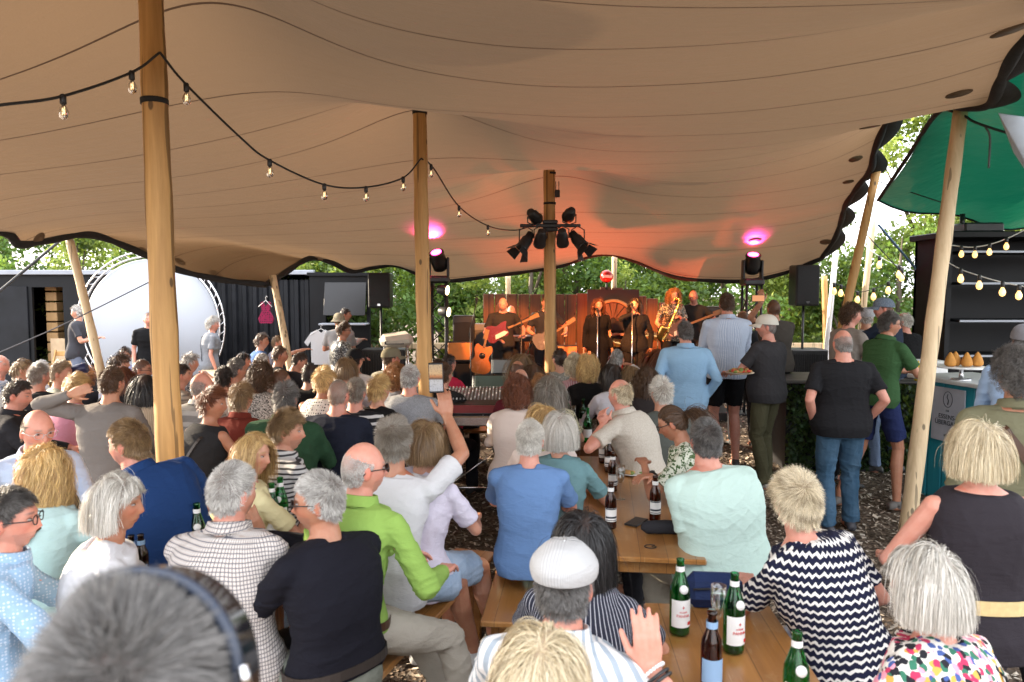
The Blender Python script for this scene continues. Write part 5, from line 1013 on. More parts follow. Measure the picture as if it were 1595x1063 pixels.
# --- crowd before the stage
F_ = [('man with neat dark hair in a grey patterned shirt', 873, 543, 148, 5, -25, 'm', 'short', 'dark', 0, 'animal', (.2, .2, .18), (.45, .45, .4), 0),
      ('woman with short wavy ash grey hair before the singers', 895, 553, 158, 0, 10, 'f', 'curly', 'ash', 0, 'vstripe', (.45, .2, .25), (.6, .5, .5), .07),
      ('woman with abundant curly golden hair', 916, 556, 162, 0, 5, 'f', 'curly', 'blond', 0, 'plain', BK, None, 0),
      ('woman with smooth dark hair in a white blouse', 955, 567, 172, -15, -25, 'f', 'long', 'dark', 0, 'plain', (.62, .62, .68), None, .22),
      ('woman with grey ponytail filming the singers', 961, 544, 146, 10, 25, 'f', 'tied', 'grey', 0, 'plain', (.7, .7, .7), None, 0),
      ('woman with light brown hair tied with a clip', 984, 570, 172, 0, -10, 'f', 'halfup', 'dblond', 0, 'plain', (.05, .05, .05), None, 0),
      ('woman with long dark brown waves beside the light blue shirt', 1009, 572, 178, -5, -8, 'f', 'wavy', 'brown', 0, 'plain', (.03, .025, .025), None, 0),
      ('woman with auburn hair before the saxophone player', 1026, 543, 140, 5, 5, 'f', 'long', 'auburn', 0, 'plain', (.04, .03, .03), None, 0),
      ('bald tanned man at the front by the monitor', 806, 562, 150, 0, 10, 'm', 'buzz', 'dark', .5, 'plain', (.2, .03, .05), None, 0),
      ('bald man in a dark red jacket in front of the monitor', 811, 575, 172, -10, -5, 'm', 'buzz', 'silver', .75, 'plain', (.12, .02, .03), None, 0),
      ('woman with long light brown hair near the front pole', 815, 550, 142, 0, 10, 'f', 'long', 'dblond', 0, 'plain', (.1, .06, .05), None, 0),
      ('woman with long chestnut hair behind the bald man in red', 832, 567, 165, 5, 12, 'f', 'long', 'brown', 0, 'floral', (.2, .1, .1), None, 0),
      ('woman with black hair in a crimson hooded jacket near the mixing desk', 698, 552, 140, 25, 40, 'f', 'short', 'black', 0, 'plain', (.55, .03, .08), None, 0),
      ('person with dark hair just right of the middle pole', 678, 560, 152, 10, 15, 'f', 'pixie', 'dark', 0, 'plain', (.03, .03, .04), None, 0),
      ('person with short brown hair and dark vest behind the raised phone', 690, 566, 165, 20, 30, 'm', 'short', 'brown', 0, 'plain', (.02, .02, .02), None, 0),
      ('woman with ginger brown hair in a flowered top between long grey hair and curls', 845, 583, 182, 0, 10, 'f', 'wavy', 'ginger', 0, 'floral', (.2, .1, .1), None, .2)]
for (lb, u, v, s_, fc, lk, sx, hr, hcx, bd_, pt, c1, c2, hl) in F_:
    person(lb, u, v, s_, face=fc, look=lk, sex=sx, hair=hr, hc=hcx, bald=bd_, sk='tan' if 'bald tanned' in lb else 'fair', top=fab(pt, c1, c2), sl='short' if pt == 'floral' else 'long', bot=DK, q=1 if s_ > 155 else 0, group='audience seated near the stage', hlen=hl or None,
           extra=('tail',) if hr == 'tied' else (), armr=(.14, .38, .56) if 'filming' in lb else None)
# --- standing on the left in front of the container
person('grey-haired man in a charcoal tee and jeans behind the slim leaning pole', 121, 476, 94, face=75, look=-100, pose='stand', hair='fluffy', hc='silver', sk='fair', top=fab('plain', (.05, .05, .058)), sl='short', bot=fab('denim', (.10, .12, .17), (.16, .18, .24)), q=0, group=GST, arms='hold')
person('man with cropped hair in a black tee looking out before the white screen', 231, 487, 94, face=150, look=150, pose='stand', hair='buzz', hc='greybrown', sk='pink', top=BLK, sl='short', bot=DK, q=1, group=GST, arms='hang')
person('woman with curly grey hair in a grey tee carrying a camera on a strap', 331, 495, 94, face=60, look=82, pose='stand', sex='f', hair='frizz', hc='silver', sk='pink', top=fab('heather', (.16, .17, .19), (.22, .23, .25)), sl='short', bot=fab('plain', (.16, .15, .15)), q=1, group=GST, arms='hang', w=1.15, extra=((strap, BLK, (-1, .44), (1, .02), .03),))
person('man with glasses in a dark patterned shirt walking right past the merchandise', 534, 503, 108, face=70, look=80, pose='stand', hair='fluffy', hc='brown', sk='tan', top=fab('sequin', (.02, .022, .026), (.35, .36, .34)), sl='short', bot=DK, q=1, group=GST, arms='hold', w=1.2, extra=('glasses',))
person('person in an olive bucket hat at the merchandise counter', 528, 489, 96, face=-20, look=-30, pose='stand', hair='short', hc='dblond', top=fab('plain', (.3, .3, .3)), sl='short', bot=DK, q=0, group=GST, arms='hold', extra=((cap, fab('plain', (.28, .25, .18)), 'bucket'),))
person('person with short dark hair in a beige shirt behind the bucket hat', 537, 480, 93, face=60, look=85, pose='stand', hair='short', hc='dark', sk='tan', top=fab('plain', (.42, .38, .36)), sl='long', bot=DK, q=0, group=GST, arms='hold')
# --- the band
GB = 'band playing on the stage'
BAND = {}
BAND['guitar'] = person('bald guitarist in a dark tee playing an electric guitar on the left of the stage', 783, 464, 94, face=165, look=-178, pitch=-18, pose='stand', gz=.18, hair='buzz', hc='grey', bald=.85, sk='pink', top=fab('plain', (.03, .028, .028)), sl='short', bot=fab('plain', (.03, .03, .03)), q=1, group=GB, arml=(-.30, .26, .14), armr=(.14, .20, .06), w=1.1)
BAND['keys'] = person('man with short grey hair at the keyboards behind the guitarist', 796, 476, 88, face=150, look=160, pose='stand', gz=.1, hair='buzz', hc='silver', bald=.5, sk='pink', top=fab('plain', (.04, .035, .035)), sl='short', bot=DK, q=0, group=GB, arms='hold')
BAND['bass1'] = person('guitarist half hidden by the front pole', 851, 461, 93, face=170, look=160, pitch=-10, pose='stand', gz=.18, hair='short', hc='dblond', top=fab('plain', (.03, .03, .035)), sl='short', bot=DK, q=0, group=GB, arml=(-.30, .26, .14), armr=(.14, .20, .06))
BAND['s1'] = person('singer with wavy auburn hair in a long black dress behind a microphone stand', 932, 465, 94, face=178, look=175, pose='stand', gz=.12, sex='f', hair='wavy', hc='auburn', hlen=.28, sk='fair', top=fab('plain', (.010, .009, .010)), sl='long', bot=fab('plain', (.010, .009, .010)), skirt=.12, q=1, group=GB, arms='hang', neckl=.035)
BAND['s2'] = person('singer with dark hair in black singing into a microphone', 989, 464, 96, face=-172, look=-165, pose='stand', gz=.12, sex='f', hair='long', hc='dark', hlen=.30, sk='fair', top=fab('plain', (.012, .011, .012)), sl='long', bot=fab('plain', (.010, .009, .010)), q=1, group=GB, armr=(.03, .19, .50), arml=(-.26, .05, -.08), neckl=.02, w=1.1)
BAND['drum'] = person('drummer with a headband seated behind the two singers', 963, 474, 84, face=172, look=165, pose='sit', gz=.3, hair='short', hc='dark', sk='tan', top=fab('plain', (.03, .03, .03)), sl='short', bot=DK, q=0, group=GB, arms='hold')
BAND['sax'] = person('saxophonist with long ginger hair in a glittering top', 1050, 449, 94, face=165, look=170, pitch=-12, pose='stand', gz=.18, sex='f', hair='wavy', hc='ginger', sk='pink', top=fab('sequin', (.03, .025, .02), (.45, .38, .28)), sl='short', bot=BLK, q=1, group=GB, armr=(.20, .24, .02), arml=(-.05, .22, .28), w=1.1)
BAND['bass'] = person('bald bass player with glasses at the right end of the stage', 1080, 452, 91, face=-165, look=-150, pitch=-10, pose='stand', gz=.18, hair='buzz', hc='grey', bald=.9, sk='pink', top=fab('plain', (.03, .03, .03)), sl='short', bot=DK, q=0, group=GB, arml=(-.34, .26, .18), armr=(.12, .20, .06), extra=('glasses',))

# ================================================================ setting: trees, containers, stage, kiosk
def leafmat(name, c, tr=.45):
    t = NT(name); at = t.n('Attribute', attribute_name='Col'); t.p(Base_Color=at.outputs['Color'], Roughness=.55)
    tb = t.n('BsdfTranslucent', {'Color': t.mix(.5, at.outputs['Color'], (.25, .32, .03))}); ms = t.n('MixShader', {0: tr, 1: t.b.outputs[0], 2: tb.outputs[0]}); t.t.links.new(ms.outputs[0], t.t.nodes['Material Output'].inputs[0]); return t.m
M['leaf'] = leafmat('leaves', None); M['bark'] = wood('bark', (.05, .035, .022), (.12, .09, .06), knots=False)
def leaves(blobs, n, size, c1, c2, rg):
    B = np.array(blobs, float); wts = B[:, 3] * B[:, 4]; wts /= wts.sum(); k = rg.choice(len(B), n, p=wts)
    d = rg.normal(size=(n, 3)); d /= np.linalg.norm(d, axis=1)[:, None]; rad = rg.random(n) ** .4
    P = B[k, :3] + d * B[k, 3:6] * rad[:, None]; P += rg.normal(0, .05, (n, 3)); P[:, 2] = np.maximum(P[:, 2], .05)
    a = nrm_rows(rg.normal(size=(n, 3)) + np.array([0, 0, -.3])); b = nrm_rows(np.cross(a, rg.normal(size=(n, 3)))); s_ = size * rg.uniform(.5, 1.3, n)[:, None]
    V = np.stack([P, P + a * s_ * .5 + b * s_ * .28, P + a * s_, P + a * s_ * .5 - b * s_ * .28], 1).reshape(-1, 3)
    clump = .5 + .5 * np.sin(B[k, 0] * 9 + B[k, 2] * 7 + B[k, 1] * 5); f = np.clip(clump * .6 + rg.random(n) * .5, 0, 1)[:, None]
    C = (np.array(c1) * (1 - f) + np.array(c2) * f) * rg.uniform(.7, 1.3, (n, 1)); return V, np.repeat(C, 4, 0)
def tree(nm, label, x, y, h, r, n, size, c1, c2, cat, group, trunk=True, base=.0, seed=1):
    rg = np.random.default_rng(seed); o = empty(nm, (x, y, 0), 0, label, cat, group); bl = []
    for _ in range(int(9 + r * 9)):
        th = rg.uniform(0, 6.28); q = rg.random() ** .6; zz = base + (h - base) * (rg.random() * .95 + .02); env = math.sin(math.pi * min(1, max(.12, (zz - base) / (h - base) * .85 + .12))) ** .7
        bl.append((math.cos(th) * r * q * env, math.sin(th) * r * q * env * .8, zz, r * rg.uniform(.22, .42), r * rg.uniform(.22, .4), r * rg.uniform(.18, .34)))
    V, C = leaves(bl, n, size, c1, c2, rg); me = mesh_np('crown', V, np.arange(len(V)).reshape(-1, 4), M['leaf'], False); set_attr(me, 'Col', C); link(bpy.data.objects.new('crown', me), o)
    m = MB(); m.tube([(0, 0, 0), (.03, 0, h * .3), (0, .04, h * .62), (.02, 0, h * .9)], [.05 * r + .04, .04 * r + .03, .025 * r + .02, .01], 8)
    for b in bl[:7]: z0 = max(.2, b[2] * .55); m.tube([(0, 0, z0), (b[0] * .5, b[1] * .5, (z0 + b[2]) / 2 + .05), (b[0], b[1], b[2])], [.035 * r, .02 * r, .006], 6)
    m.build('trunk', M['bark'], o)
G1, G2, G3 = (.04, .10, .02), (.16, .28, .05), (.34, .42, .09)
names = ['dense green bush', 'rounded leafy bush', 'loose light green bush', 'dark green shrub', 'tangled green shrub']
marks = [(-11.5, 'at the far left behind the black container'), (-9.6, 'left of the leaning pale pole'), (-7.6, 'above the container roof beside the white round screen'), (-5.8, 'just right of the white round screen'), (-4.2, 'over the corrugated black container'), (-2.9, 'left of the left loudspeaker'), (-1.9, 'behind the middle wooden pole'), (-.8, 'left of the guitarist'), (.4, 'behind the guitarist'), (1.4, 'behind the red ball sign'), (2.5, 'behind the saxophonist'), (3.5, 'behind the tall man in the striped shirt'), (4.6, 'left of the right loudspeaker'), (5.7, 'behind the right loudspeaker'), (7.0, 'behind the small string lights'), (8.4, 'behind the pale leaning pole'), (10.2, 'at the far right behind the kiosk')]
for i, (x, wh) in enumerate(marks):
    c2 = [G2, G3, (.13, .20, .035)][i % 3]
    tree('bush', '%s %s' % (names[i % 5], wh), x, 16.0 + .5 * math.sin(i * 2.1), 3.0 + .5 * math.sin(i * 1.7) + (.35 if x > 4 else 0), 1.35, 6500, .12, G1 if i % 2 else (.045, .11, .02), c2, 'bush', 'bushes in a row behind the stage', seed=i + 10)
tm = [(-21, 23, 5.4), (-17, 20, 5.0), (-13, 19, 4.8), (-10.2, 20.5, 5.2), (-7.4, 19.5, 5.0), (-4.8, 20.5, 5.0), (-2.0, 21, 4.9), (1.5, 21, 4.8), (4.5, 20.5, 5.0), (7.2, 18.0, 6.2), (9.5, 17, 7.6), (12.2, 15.5, 8.6), (14.5, 19, 9.0)]
tw_ = ['extreme far left', 'left end of the container', 'far left edge', 'gap left of the leaning pale pole', 'gap above the white round screen', 'gap over the corrugated container', 'gap left of the middle pole', 'gap above the guitarist', 'gap above the loudspeaker on the right', 'brown leaning pole on the right', 'scalloped tent edge', 'green tarpaulin', 'kiosk at the far right']
for i, (x, y, h) in enumerate(tm):
    tree('tree', 'tall green tree rising beyond the bushes at the %s' % tw_[i], x, y, h, 1.9, 15000, .14, G1, G3 if x > 6 else G2, 'tree', 'trees beyond the bushes', seed=i + 50, base=1.2)
# --- low timber rail in front of the bushes
m = MB(); o = empty('timber_rail', (0, 14.9, 0), 0, 'low pale timber rail running before the bushes', 'rail')
for x in np.arange(-3.5, 8, 1.6): m.box((x, 0, .45), (.09, .09, .9), bev=.01)
m.build('post', M['palepole'], o); m = MB(); m.box((2.2, 0, .92), (12, .07, .12), bev=.01); m.box((2.2, 0, .5), (12, .05, .1), bev=.01); m.build('rail', M['palepole'], o)

# --- left container
M['cont'] = plain('container_black', (.006, .0065, .008), .5, var=.4, nscale=2, spec=.22); M['contg'] = plain('container_grey', (.011, .012, .015), .5, var=.35, nscale=3, spec=.22)
M['ply'] = wood('plywood', (.45, .26, .11), (.6, .38, .18), knots=False); M['roofedge'] = plain('galvanised_edge', (.30, .32, .36), .45, .4)
Y0 = 14.2
def xa(u, y): return px(u, 500, y).x
o = empty('shipping_container', (0, Y0, 0), 0, 'long black steel container with an open door on the left', 'container')
zt = px(300, 428, Y0).z; x0, x1, xd0, xd1 = xa(-60, Y0), xa(488, Y0), xa(53, Y0), xa(101, Y0)
m = MB(); m.box(((x0 + xd0) / 2, 0, zt / 2), (xd0 - x0, .06, zt)); m.box(((xd1 + xa(330, Y0)) / 2, 0, zt / 2), (xa(330, Y0) - xd1, .06, zt)); m.box(((xd0 + xd1) / 2, 0, zt - .12), (xd1 - xd0, .06, .24))
m.box(((x0 + x1) / 2, 2.35, zt / 2), (x1 - x0, .06, zt)); m.box((x0 + .03, 1.2, zt / 2), (.06, 2.3, zt - .01)); m.box((x1 - .03, 1.2, zt / 2), (.06, 2.3, zt - .01)); m.box(((x0 + x1) / 2, 1.17, zt + .03), (x1 - x0 + .05, 2.5, .06)); m.build('wall', M['cont'], o)
m = MB(); xx = xa(330, Y0); k = 0; V = []; 
while xx < x1 - .1:
    for dx, dy in ((0, 0), (.07, 0), (.10, .05), (.17, .05), (.20, 0)): V.append((xx + dx, dy))
    xx += .2
n_ = len(V); m.add([(x, y, z) for z in (.12, zt - .1) for x, y in V], [[i, i + 1, n_ + i + 1, n_ + i] for i in range(n_ - 1)]); m.build('corrugated_panel', M['contg'], o, False)
m = MB(); m.box(((x0 + x1) / 2, -.05, zt + .04), (x1 - x0 + .1, .12, .09), bev=.01); m.build('roof_edge', M['roofedge'], o)
m = MB(); m.box(((x0 + xd0) / 2 + .15, -.05, zt / 2 - .05), (xd0 - x0 - .45, .03, zt - .35), bev=.008); d = m.build('door', M['contg'], o); m = MB(); m.box((xd0 - 1.0, -.09, 1.02), (.55, .03, .05)); m.build('bar', M['chrome'], d)
m = MB(); 
for k in range(11): m.box((xd0 + .12, .75, .12 + k * .2), (.22, .8, .17), bev=.01)
m.build('plank_stack', M['ply'], o)
m = MB(); m.box((xd0 + .35, .25, .55), (.4, .03, 1.1)); m.build('plywood_board', plain('pale_board', (.62, .45, .28), .6), o)
# chair seen in the doorway
o = empty('wooden_chair', px(92, 560, 13.7) * 1, 0, 'folding wooden chair standing at the open container door', 'chair'); o.location.z = 0
m = MB(); m.box((0, 0, .45), (.4, .38, .03), bev=.01); m.build('seat', M['pole'], o)
for sx in (-1, 1):
    m = MB(); bar(m, (sx * .18, .18, 0), (sx * .18, -.14, .46), .03, .03); m.build('leg', M['pole'], o); m = MB(); bar(m, (sx * .18, -.16, 0), (sx * .18, .20, .92), .03, .03); m.build('leg', M['pole'], o)
m = MB(); m.box((0, .2, .85), (.38, .02, .09), bev=.005); m.box((0, .16, .68), (.38, .02, .07), bev=.005); m.build('backrest', M['pole'], o)
# --- second black unit with hatch and counter
Y1 = 13.6; o = empty('merchandise_booth', (0, Y1, 0), 0, 'black booth with an open hatch and counter beside the left loudspeaker', 'booth'); xa0, xa1, xh0, xh1 = xa(484, Y1), xa(577, Y1), xa(508, Y1), xa(572, Y1); zt1 = px(500, 430, Y1).z; zc = px(500, 506, Y1).z
m = MB(); m.box(((xa0 + xh0) / 2, 0, zt1 / 2), (xh0 - xa0, .08, zt1)); m.box(((xh0 + xh1) / 2, 0, zc / 2), (xh1 - xh0, .08, zc)); m.box(((xh0 + xh1) / 2, 0, zt1 - .06), (xh1 - xh0, .08, .12)); m.box((xh1 + (xa1 - xh1) / 2, 0, zt1 / 2), (xa1 - xh1, .08, zt1)); m.box(((xa0 + xa1) / 2, 2, zt1 / 2), (xa1 - xa0, .08, zt1)); m.box(((xa0 + xa1) / 2, 1, zt1 + .03), (xa1 - xa0 + .06, 2.2, .06)); m.build('wall', M['cont'], o)
m = MB(); m.box(((xh0 + xh1) / 2, -.12, zt1 - .42), (xh1 - xh0, .03, .62), rot=Rx(-.25), bev=.005); m.build('hatch', M['black'], o); m = MB(); m.box(((xh0 + xh1) / 2, -.18, zc + .02), (xh1 - xh0 + .1, .4, .035), bev=.01); m.build('counter', M['roofedge'], o)
# --- clothes on hangers
def hanger_shirt(label, u, v, y, wd, ht, mat, vest=False):
    p = px(u, v, y); o = empty('vest' if vest else 'hanging_tshirt', p, 0, label, 'clothing'); a, h = wd / 2, ht
    pl = [(-a * .32, 0), (-a * .8, -.05), (-a * 1.35, -.22), (-a * 1.1, -.29), (-a * .82, -.2), (-a * .8, -h), (a * .8, -h), (a * .82, -.2), (a * 1.1, -.29), (a * 1.35, -.22), (a * .8, -.05), (a * .32, 0), (0, -.06)] if not vest else [(-a * .35, 0), (-a * .62, -.02), (-a * .5, -.16), (-a * .9, -.26), (-a, -h * .8), (-a * .75, -h), (a * .75, -h), (a, -h * .8), (a * .9, -.26), (a * .5, -.16), (a * .62, -.02), (a * .35, 0), (0, -.1)]
    m = MB(); m.prism([(x, z) for x, z in pl][::-1], -.02, .02, rot=Rx(math.pi / 2)); m.build('cloth', mat, o)
    m = MB(); m.tube([(-a * .85, -.04, -.085), (0, 0, .02), (a * .85, -.04, -.085)], .006, 6); m.tube([(0, 0, .02), (0, 0, .07), (.02, 0, .09), (.03, 0, .07)], .004, 6); m.build('hanger', M['white'], o)
hanger_shirt('white tshirt on a hanger at the merchandise booth', 500, 514, 13.1, .44, .62, fab('plain', W_)); hanger_shirt('pink vest on a white hanger before the corrugated container', 414, 470, 12.2, .26, .36, fab('dots', (.26, .02, .07), (.02, .02, .03), .6), True)
# --- white round screen with truss ring
c = px(237, 508, 13.1); rr = 1.20; o = empty('round_screen', (c.x, 13.1, 0), 0, 'huge white round screen in a thin metal ring leaning by the container', 'screen')
m = MB(); m.lathe([(rr * .97, -.015), (rr * .985, 0), (rr * .97, .015)], (0, 0, c.z), 64, rot=Rx(math.pi / 2)); m.build('disc', plain('screen_white', (.41, .44, .49), .6, var=.03, nscale=1), o)
for k, r2 in enumerate((rr + .02, rr + .11)):
    m = MB(); m.tube([(r2 * math.cos(a), -.05, c.z + r2 * math.sin(a)) for a in np.linspace(0, 2 * math.pi, 65)], .016, 8, cap=False); m.build('ring', M['chrome'], o)
m = MB()
for k in range(48):
    a, b = 2 * math.pi * k / 48, 2 * math.pi * (k + .5) / 48; m.tube([((rr + .02) * math.cos(a), -.05, c.z + (rr + .02) * math.sin(a)), ((rr + .11) * math.cos(b), -.05, c.z + (rr + .11) * math.sin(b))], .007, 5)
m.build('lattice', M['chrome'], o); m = MB()
for sx in (-1, 1): bar(m, (sx * .8, .1, 0), (sx * 1.15, -.02, c.z), .05, .05); 
m.build('stand_frame', M['black'], o)

# --- stage
XL, XR = px(700, 600, 12).x, px(1130, 600, 12).x
m = MB(); m.box(((XL + XR) / 2, 12.7, .07), (XR - XL, 2.6, .14), bev=.01); tag(m.build('stage_platform', M['black']), 'low black stage platform under the band', 'stage')
M['plank'] = wood('red_brown_planks', (.13, .042, .016), (.26, .10, .04), 2, 1, .6)
o = empty('plank_wall', (0, 13.7, 0), 0, 'backdrop wall of reddish vertical planks behind the band', 'wall'); x = px(752, 460, 13.7).x; xe = px(1062, 460, 13.7).x; wp = (xe - x) / 17
for k in range(17):
    u = 752 + 310 * (k + .5) / 17; vt = np.interp(u, [752, 900, 930, 945, 960, 1000, 1020, 1062], [458, 459, 452, 447, 448, 462, 466, 482]); z = px(u, vt, 13.7).z
    m = MB(); m.box((x + wp * (k + .5), .01 * ((k * 7) % 3), z / 2), (wp - .012, .03, z), bev=.006); m.build('plank', M['plank'], o)
o = empty('sun_emblem', px(955, 500, 13.55), 0, 'half round wooden sun ray emblem on a dark panel behind the singers', 'emblem')
m = MB(); m.box((0, .04, .2), (.95, .03, .75)); m.build('panel', plain('dark_panel', (.03, .015, .010), .6), o); m = MB()
for k in range(7):
    a, b = math.pi * k / 7 + .04, math.pi * (k + 1) / 7 - .04; m.prism([(.06 * math.cos(a), .06 * math.sin(a)), (.33 * math.cos(a), .33 * math.sin(a)), (.33 * math.cos(b), .33 * math.sin(b)), (.06 * math.cos(b), .06 * math.sin(b))], -.01, .01, rot=Rx(math.pi / 2))
m.build('ray', M['plank'], o); m = MB(); m.tube([(.37 * math.cos(a), 0, .37 * math.sin(a)) for a in np.linspace(0, math.pi, 24)], .03, 8); m.build('rim', plain('tan_rim', (.4, .25, .12), .5), o)
p = px(945, 431, 13.7); o = empty('ball_sign', p, 0, 'red ball sign on a short post above the plank wall', 'sign'); m = MB(); m.ball((0, 0, 0), .12, 24, 16); m.build('ball', plain('red_enamel', (.45, .02, .015), .25), o); m = MB(); m.tube([(0, 0, -.1), (0, 0, -.28)], .02, 8); m.build('post', M['black'], o); m = MB(); m.box((0, -.115, 0), (.17, .02, .05), bev=.005); m.build('plate', M['white'], o)

# --- loudspeakers
def speaker(label, u, v0, v1, y, wu):
    A, B = px(u, v0, y), px(u, v1, y); h = A.z - B.z; w_ = wu * y / F; o = empty('loudspeaker', (A.x, y, B.z), 0, label, 'loudspeaker', 'black loudspeakers either side of the stage')
    m = MB(); m.box((0, .16, h / 2), (w_, .34, h), bev=.02); m.build('cabinet', M['blackplastic'], o); t_ = plain('speaker_grille', (.008, .008, .008), .8, bump=.8, nscale=30); m = MB(); m.box((0, -.018, h / 2), (w_ * .93, .02, h * .94), bev=.008); m.build('grille', t_, o); m = MB(); m.box((0, -.032, h * .09), (.05, .006, .035)); m.build('badge', M['chrome'], o)
    o2 = empty('speaker_pole', (A.x, y + .16, 0), 0, 'round black pole carrying the %s' % label.split(' standing')[0].replace('tall ', ''), 'speaker pole'); m = MB(); m.tube([(0, 0, .35), (0, 0, B.z)], .02, 10); m.build('tube', M['black'], o2)
speaker('tall black loudspeaker on the left standing beside the merchandise booth', 590, 425, 480, 12.7, 34); speaker('tall black loudspeaker on the right standing before the hedge', 1259, 413, 477, 12.3, 37)
for lb, u, v, y, wd in (('low black bass cabinet under the left loudspeaker', 596, 545, 12.5, .75), ('low black bass cabinet under the right loudspeaker', 1262, 545, 12.3, .62)):
    p = px(u, v, y); o = empty('bass_cabinet', (p.x, y, 0), 0, lb, 'loudspeaker'); m = MB(); m.box((0, .25, p.z / 2), (wd, .5, p.z), bev=.02); m.build('cabinet', M['blackplastic'], o)
    m = MB()
    for k in range(16): m.box((-wd * .45 + wd * .9 * k / 15, -.012, p.z / 2), (.008, .012, p.z * .86))
    m.build('grille', M['black'], o)
# beige case of the fan heater / mixer on a stand
p = px(617, 530, 11.6); o = empty('beige_case', (p.x, p.y, 0), 0, 'bulky beige plastic case on thin metal legs left of the middle pole', 'case'); m = MB(); m.box((0, 0, p.z), (.5, .4, .2), rot=rotz(.3) @ Rx(.12) @ Ry(-.12), bev=.07); m.build('shell', plain('beige_plastic', (.50, .45, .36), .5), o)
m = MB(); m.box((0, -.19, p.z - .03), (.3, .03, .05), rot=rotz(.3)); m.build('vent', M['black'], o)
for sx, sy in ((-1, -1), (1, -1), (-1, 1), (1, 1)): m = MB(); m.tube([(sx * .17, sy * .1, p.z - .08), (sx * .22, sy * .16, 0)], .012, 8); m.build('leg', M['chrome'], o)
# --- truss towers with moving heads
def truss(label, u, y, ztop, headlabel, hu, hv, col, aim, en):
    x = px(u, 500, y).x; o = empty('truss_tower', (x, y, 0), 0, label, 'truss'); m = MB(); a = .12
    for sx in (-1, 1):
        for sy in (-1, 1): m.tube([(sx * a, sy * a, 0), (sx * a, sy * a, ztop)], .022, 8)
    m.build('chord', M['black'], o); m = MB(); nz_ = int(ztop / .24)
    for k in range(nz_):
        z0, z1 = k * .24, (k + 1) * .24; s_ = 1 if k % 2 else -1
        for A, B in (((-a, -a), (a, -a)), ((a, -a), (a, a)), ((a, a), (-a, a)), ((-a, a), (-a, -a))):
            p0, p1 = (A, B) if s_ > 0 else (B, A); m.tube([(p0[0], p0[1], z0), (p1[0], p1[1], z1)], .010, 6)
    m.build('lattice', M['black'], o); m = MB(); m.box((0, 0, .02), (.6, .6, .03), bev=.01); m.build('base_plate', M['black'], o)
    hz = ztop; o2 = empty('moving_head_lamp', (x, y, hz), 0, headlabel, 'stage lamp'); m = MB(); m.box((0, 0, .06), (.34, .3, .12), bev=.03); m.build('base', M['blackplastic'], o2)
    [MB().box((q_ * .15, 0, .26), (.04, .12, .32), bev=.015).build('yoke_arm', M['blackplastic'], o2) for q_ in (-1, 1)]
    dv = nrm(np.array(aim) - np.array([x, y, hz + .34])); m = MB(); m.lathe([(.08, -.17), (.12, -.14), (.13, 0), (.115, .12), (.125, .14), (.12, .16), (.09, .161)], (0, 0, .36), 20, rot=rot_to(dv)); hd = m.build('head', M['blackplastic'], o2)
    m = MB(); m.lathe([(.085, .0), (.085, .006)], np.array([0, 0, .36]) + dv * .163, 20, rot=rot_to(dv)); m.build('lens', plain('lit_pink_lens', (.9, .3, .5), .2, emit=col, es=4, bump=0), hd)
    l = bpy.data.lights.new('lamp', 'SPOT'); l.energy = en; l.color = col; l.spot_size = R(78); l.spot_blend = .8; l.shadow_soft_size = .06; lo = link(bpy.data.objects.new('lamp_light', l), o2); lo.location = np.array([0, 0, .36]) + dv * .22; lo.rotation_euler = Vector(-dv).to_track_quat('Z', 'Y').to_euler()
    return x
truss('slim black truss tower behind the middle wooden pole', 684, 12.0, 2.16, 'black moving head lamp on the left tower beside the middle pole', 680, 415, (1, .05, .28), (px(684, 0, 12).x - .25, 11.4, 3.4), 95)
xr = truss('open black truss tower rising behind the white cap', 1170, 12.2, 2.12, 'large black moving head lamp on the right tower under the canopy', 1172, 408, (1, .04, .35), (px(1175, 0, 12.2).x + .0, 11.8, 3.3), 95)
for lb, u, v in (('upper warm lit lamp on the left truss tower', 692, 452), ('lower warm lit lamp on the left truss tower', 694, 486)):
    p = px(u, v, 11.8); o = empty('wash_lamp', p, 0, lb, 'stage lamp', None); dv = nrm([.9, -.3, -.1]); m = MB(); m.lathe([(.03, -.12), (.07, -.1), (.085, .02), (.09, .05)], (0, 0, 0), 16, rot=rot_to(dv)); m.build('housing', M['black'], o); m = MB(); m.lathe([(.075, 0), (.075, .006)], dv * .053, 16, rot=rot_to(dv)); m.build('lens', plain('lit_warm_lens', (1, .8, .5), .3, emit=(1, .7, .35), es=2.2, bump=0), o)
# --- lamp cluster on the front pole
pc = px(857, 352, 9.85); o = empty('lamp_bar', pc, 0, 'black cross bar clamped to the front pole holding the stage lamps', 'lamp bar'); m = MB(); m.box((0, 0, 0), (.80, .05, .045), bev=.008); m.build('bar', M['black'], o); m = MB(); m.box((0, .02, .05), (.2, .1, .05), bev=.01); m.box((0, .02, -.05), (.2, .1, .05), bev=.01); m.build('clamp', M['black'], o)
SL = [(819, 377, (-.5, -.35, -.75), 1, 'lowest left lamp with open barn doors'), (842, 372, (-.1, .8, -.6), 0, 'left inner lamp hanging under the bar'), (876, 371, (.1, .8, -.6), 0, 'right inner lamp hanging under the bar'), (900, 375, (.55, -.35, -.7), 1, 'lowest right lamp with open barn doors'), (832, 337, (.35, .85, -.25), 0, 'left lamp mounted above the bar'), (887, 334, (-.1, .9, -.2), 0, 'right lamp mounted above the bar')]
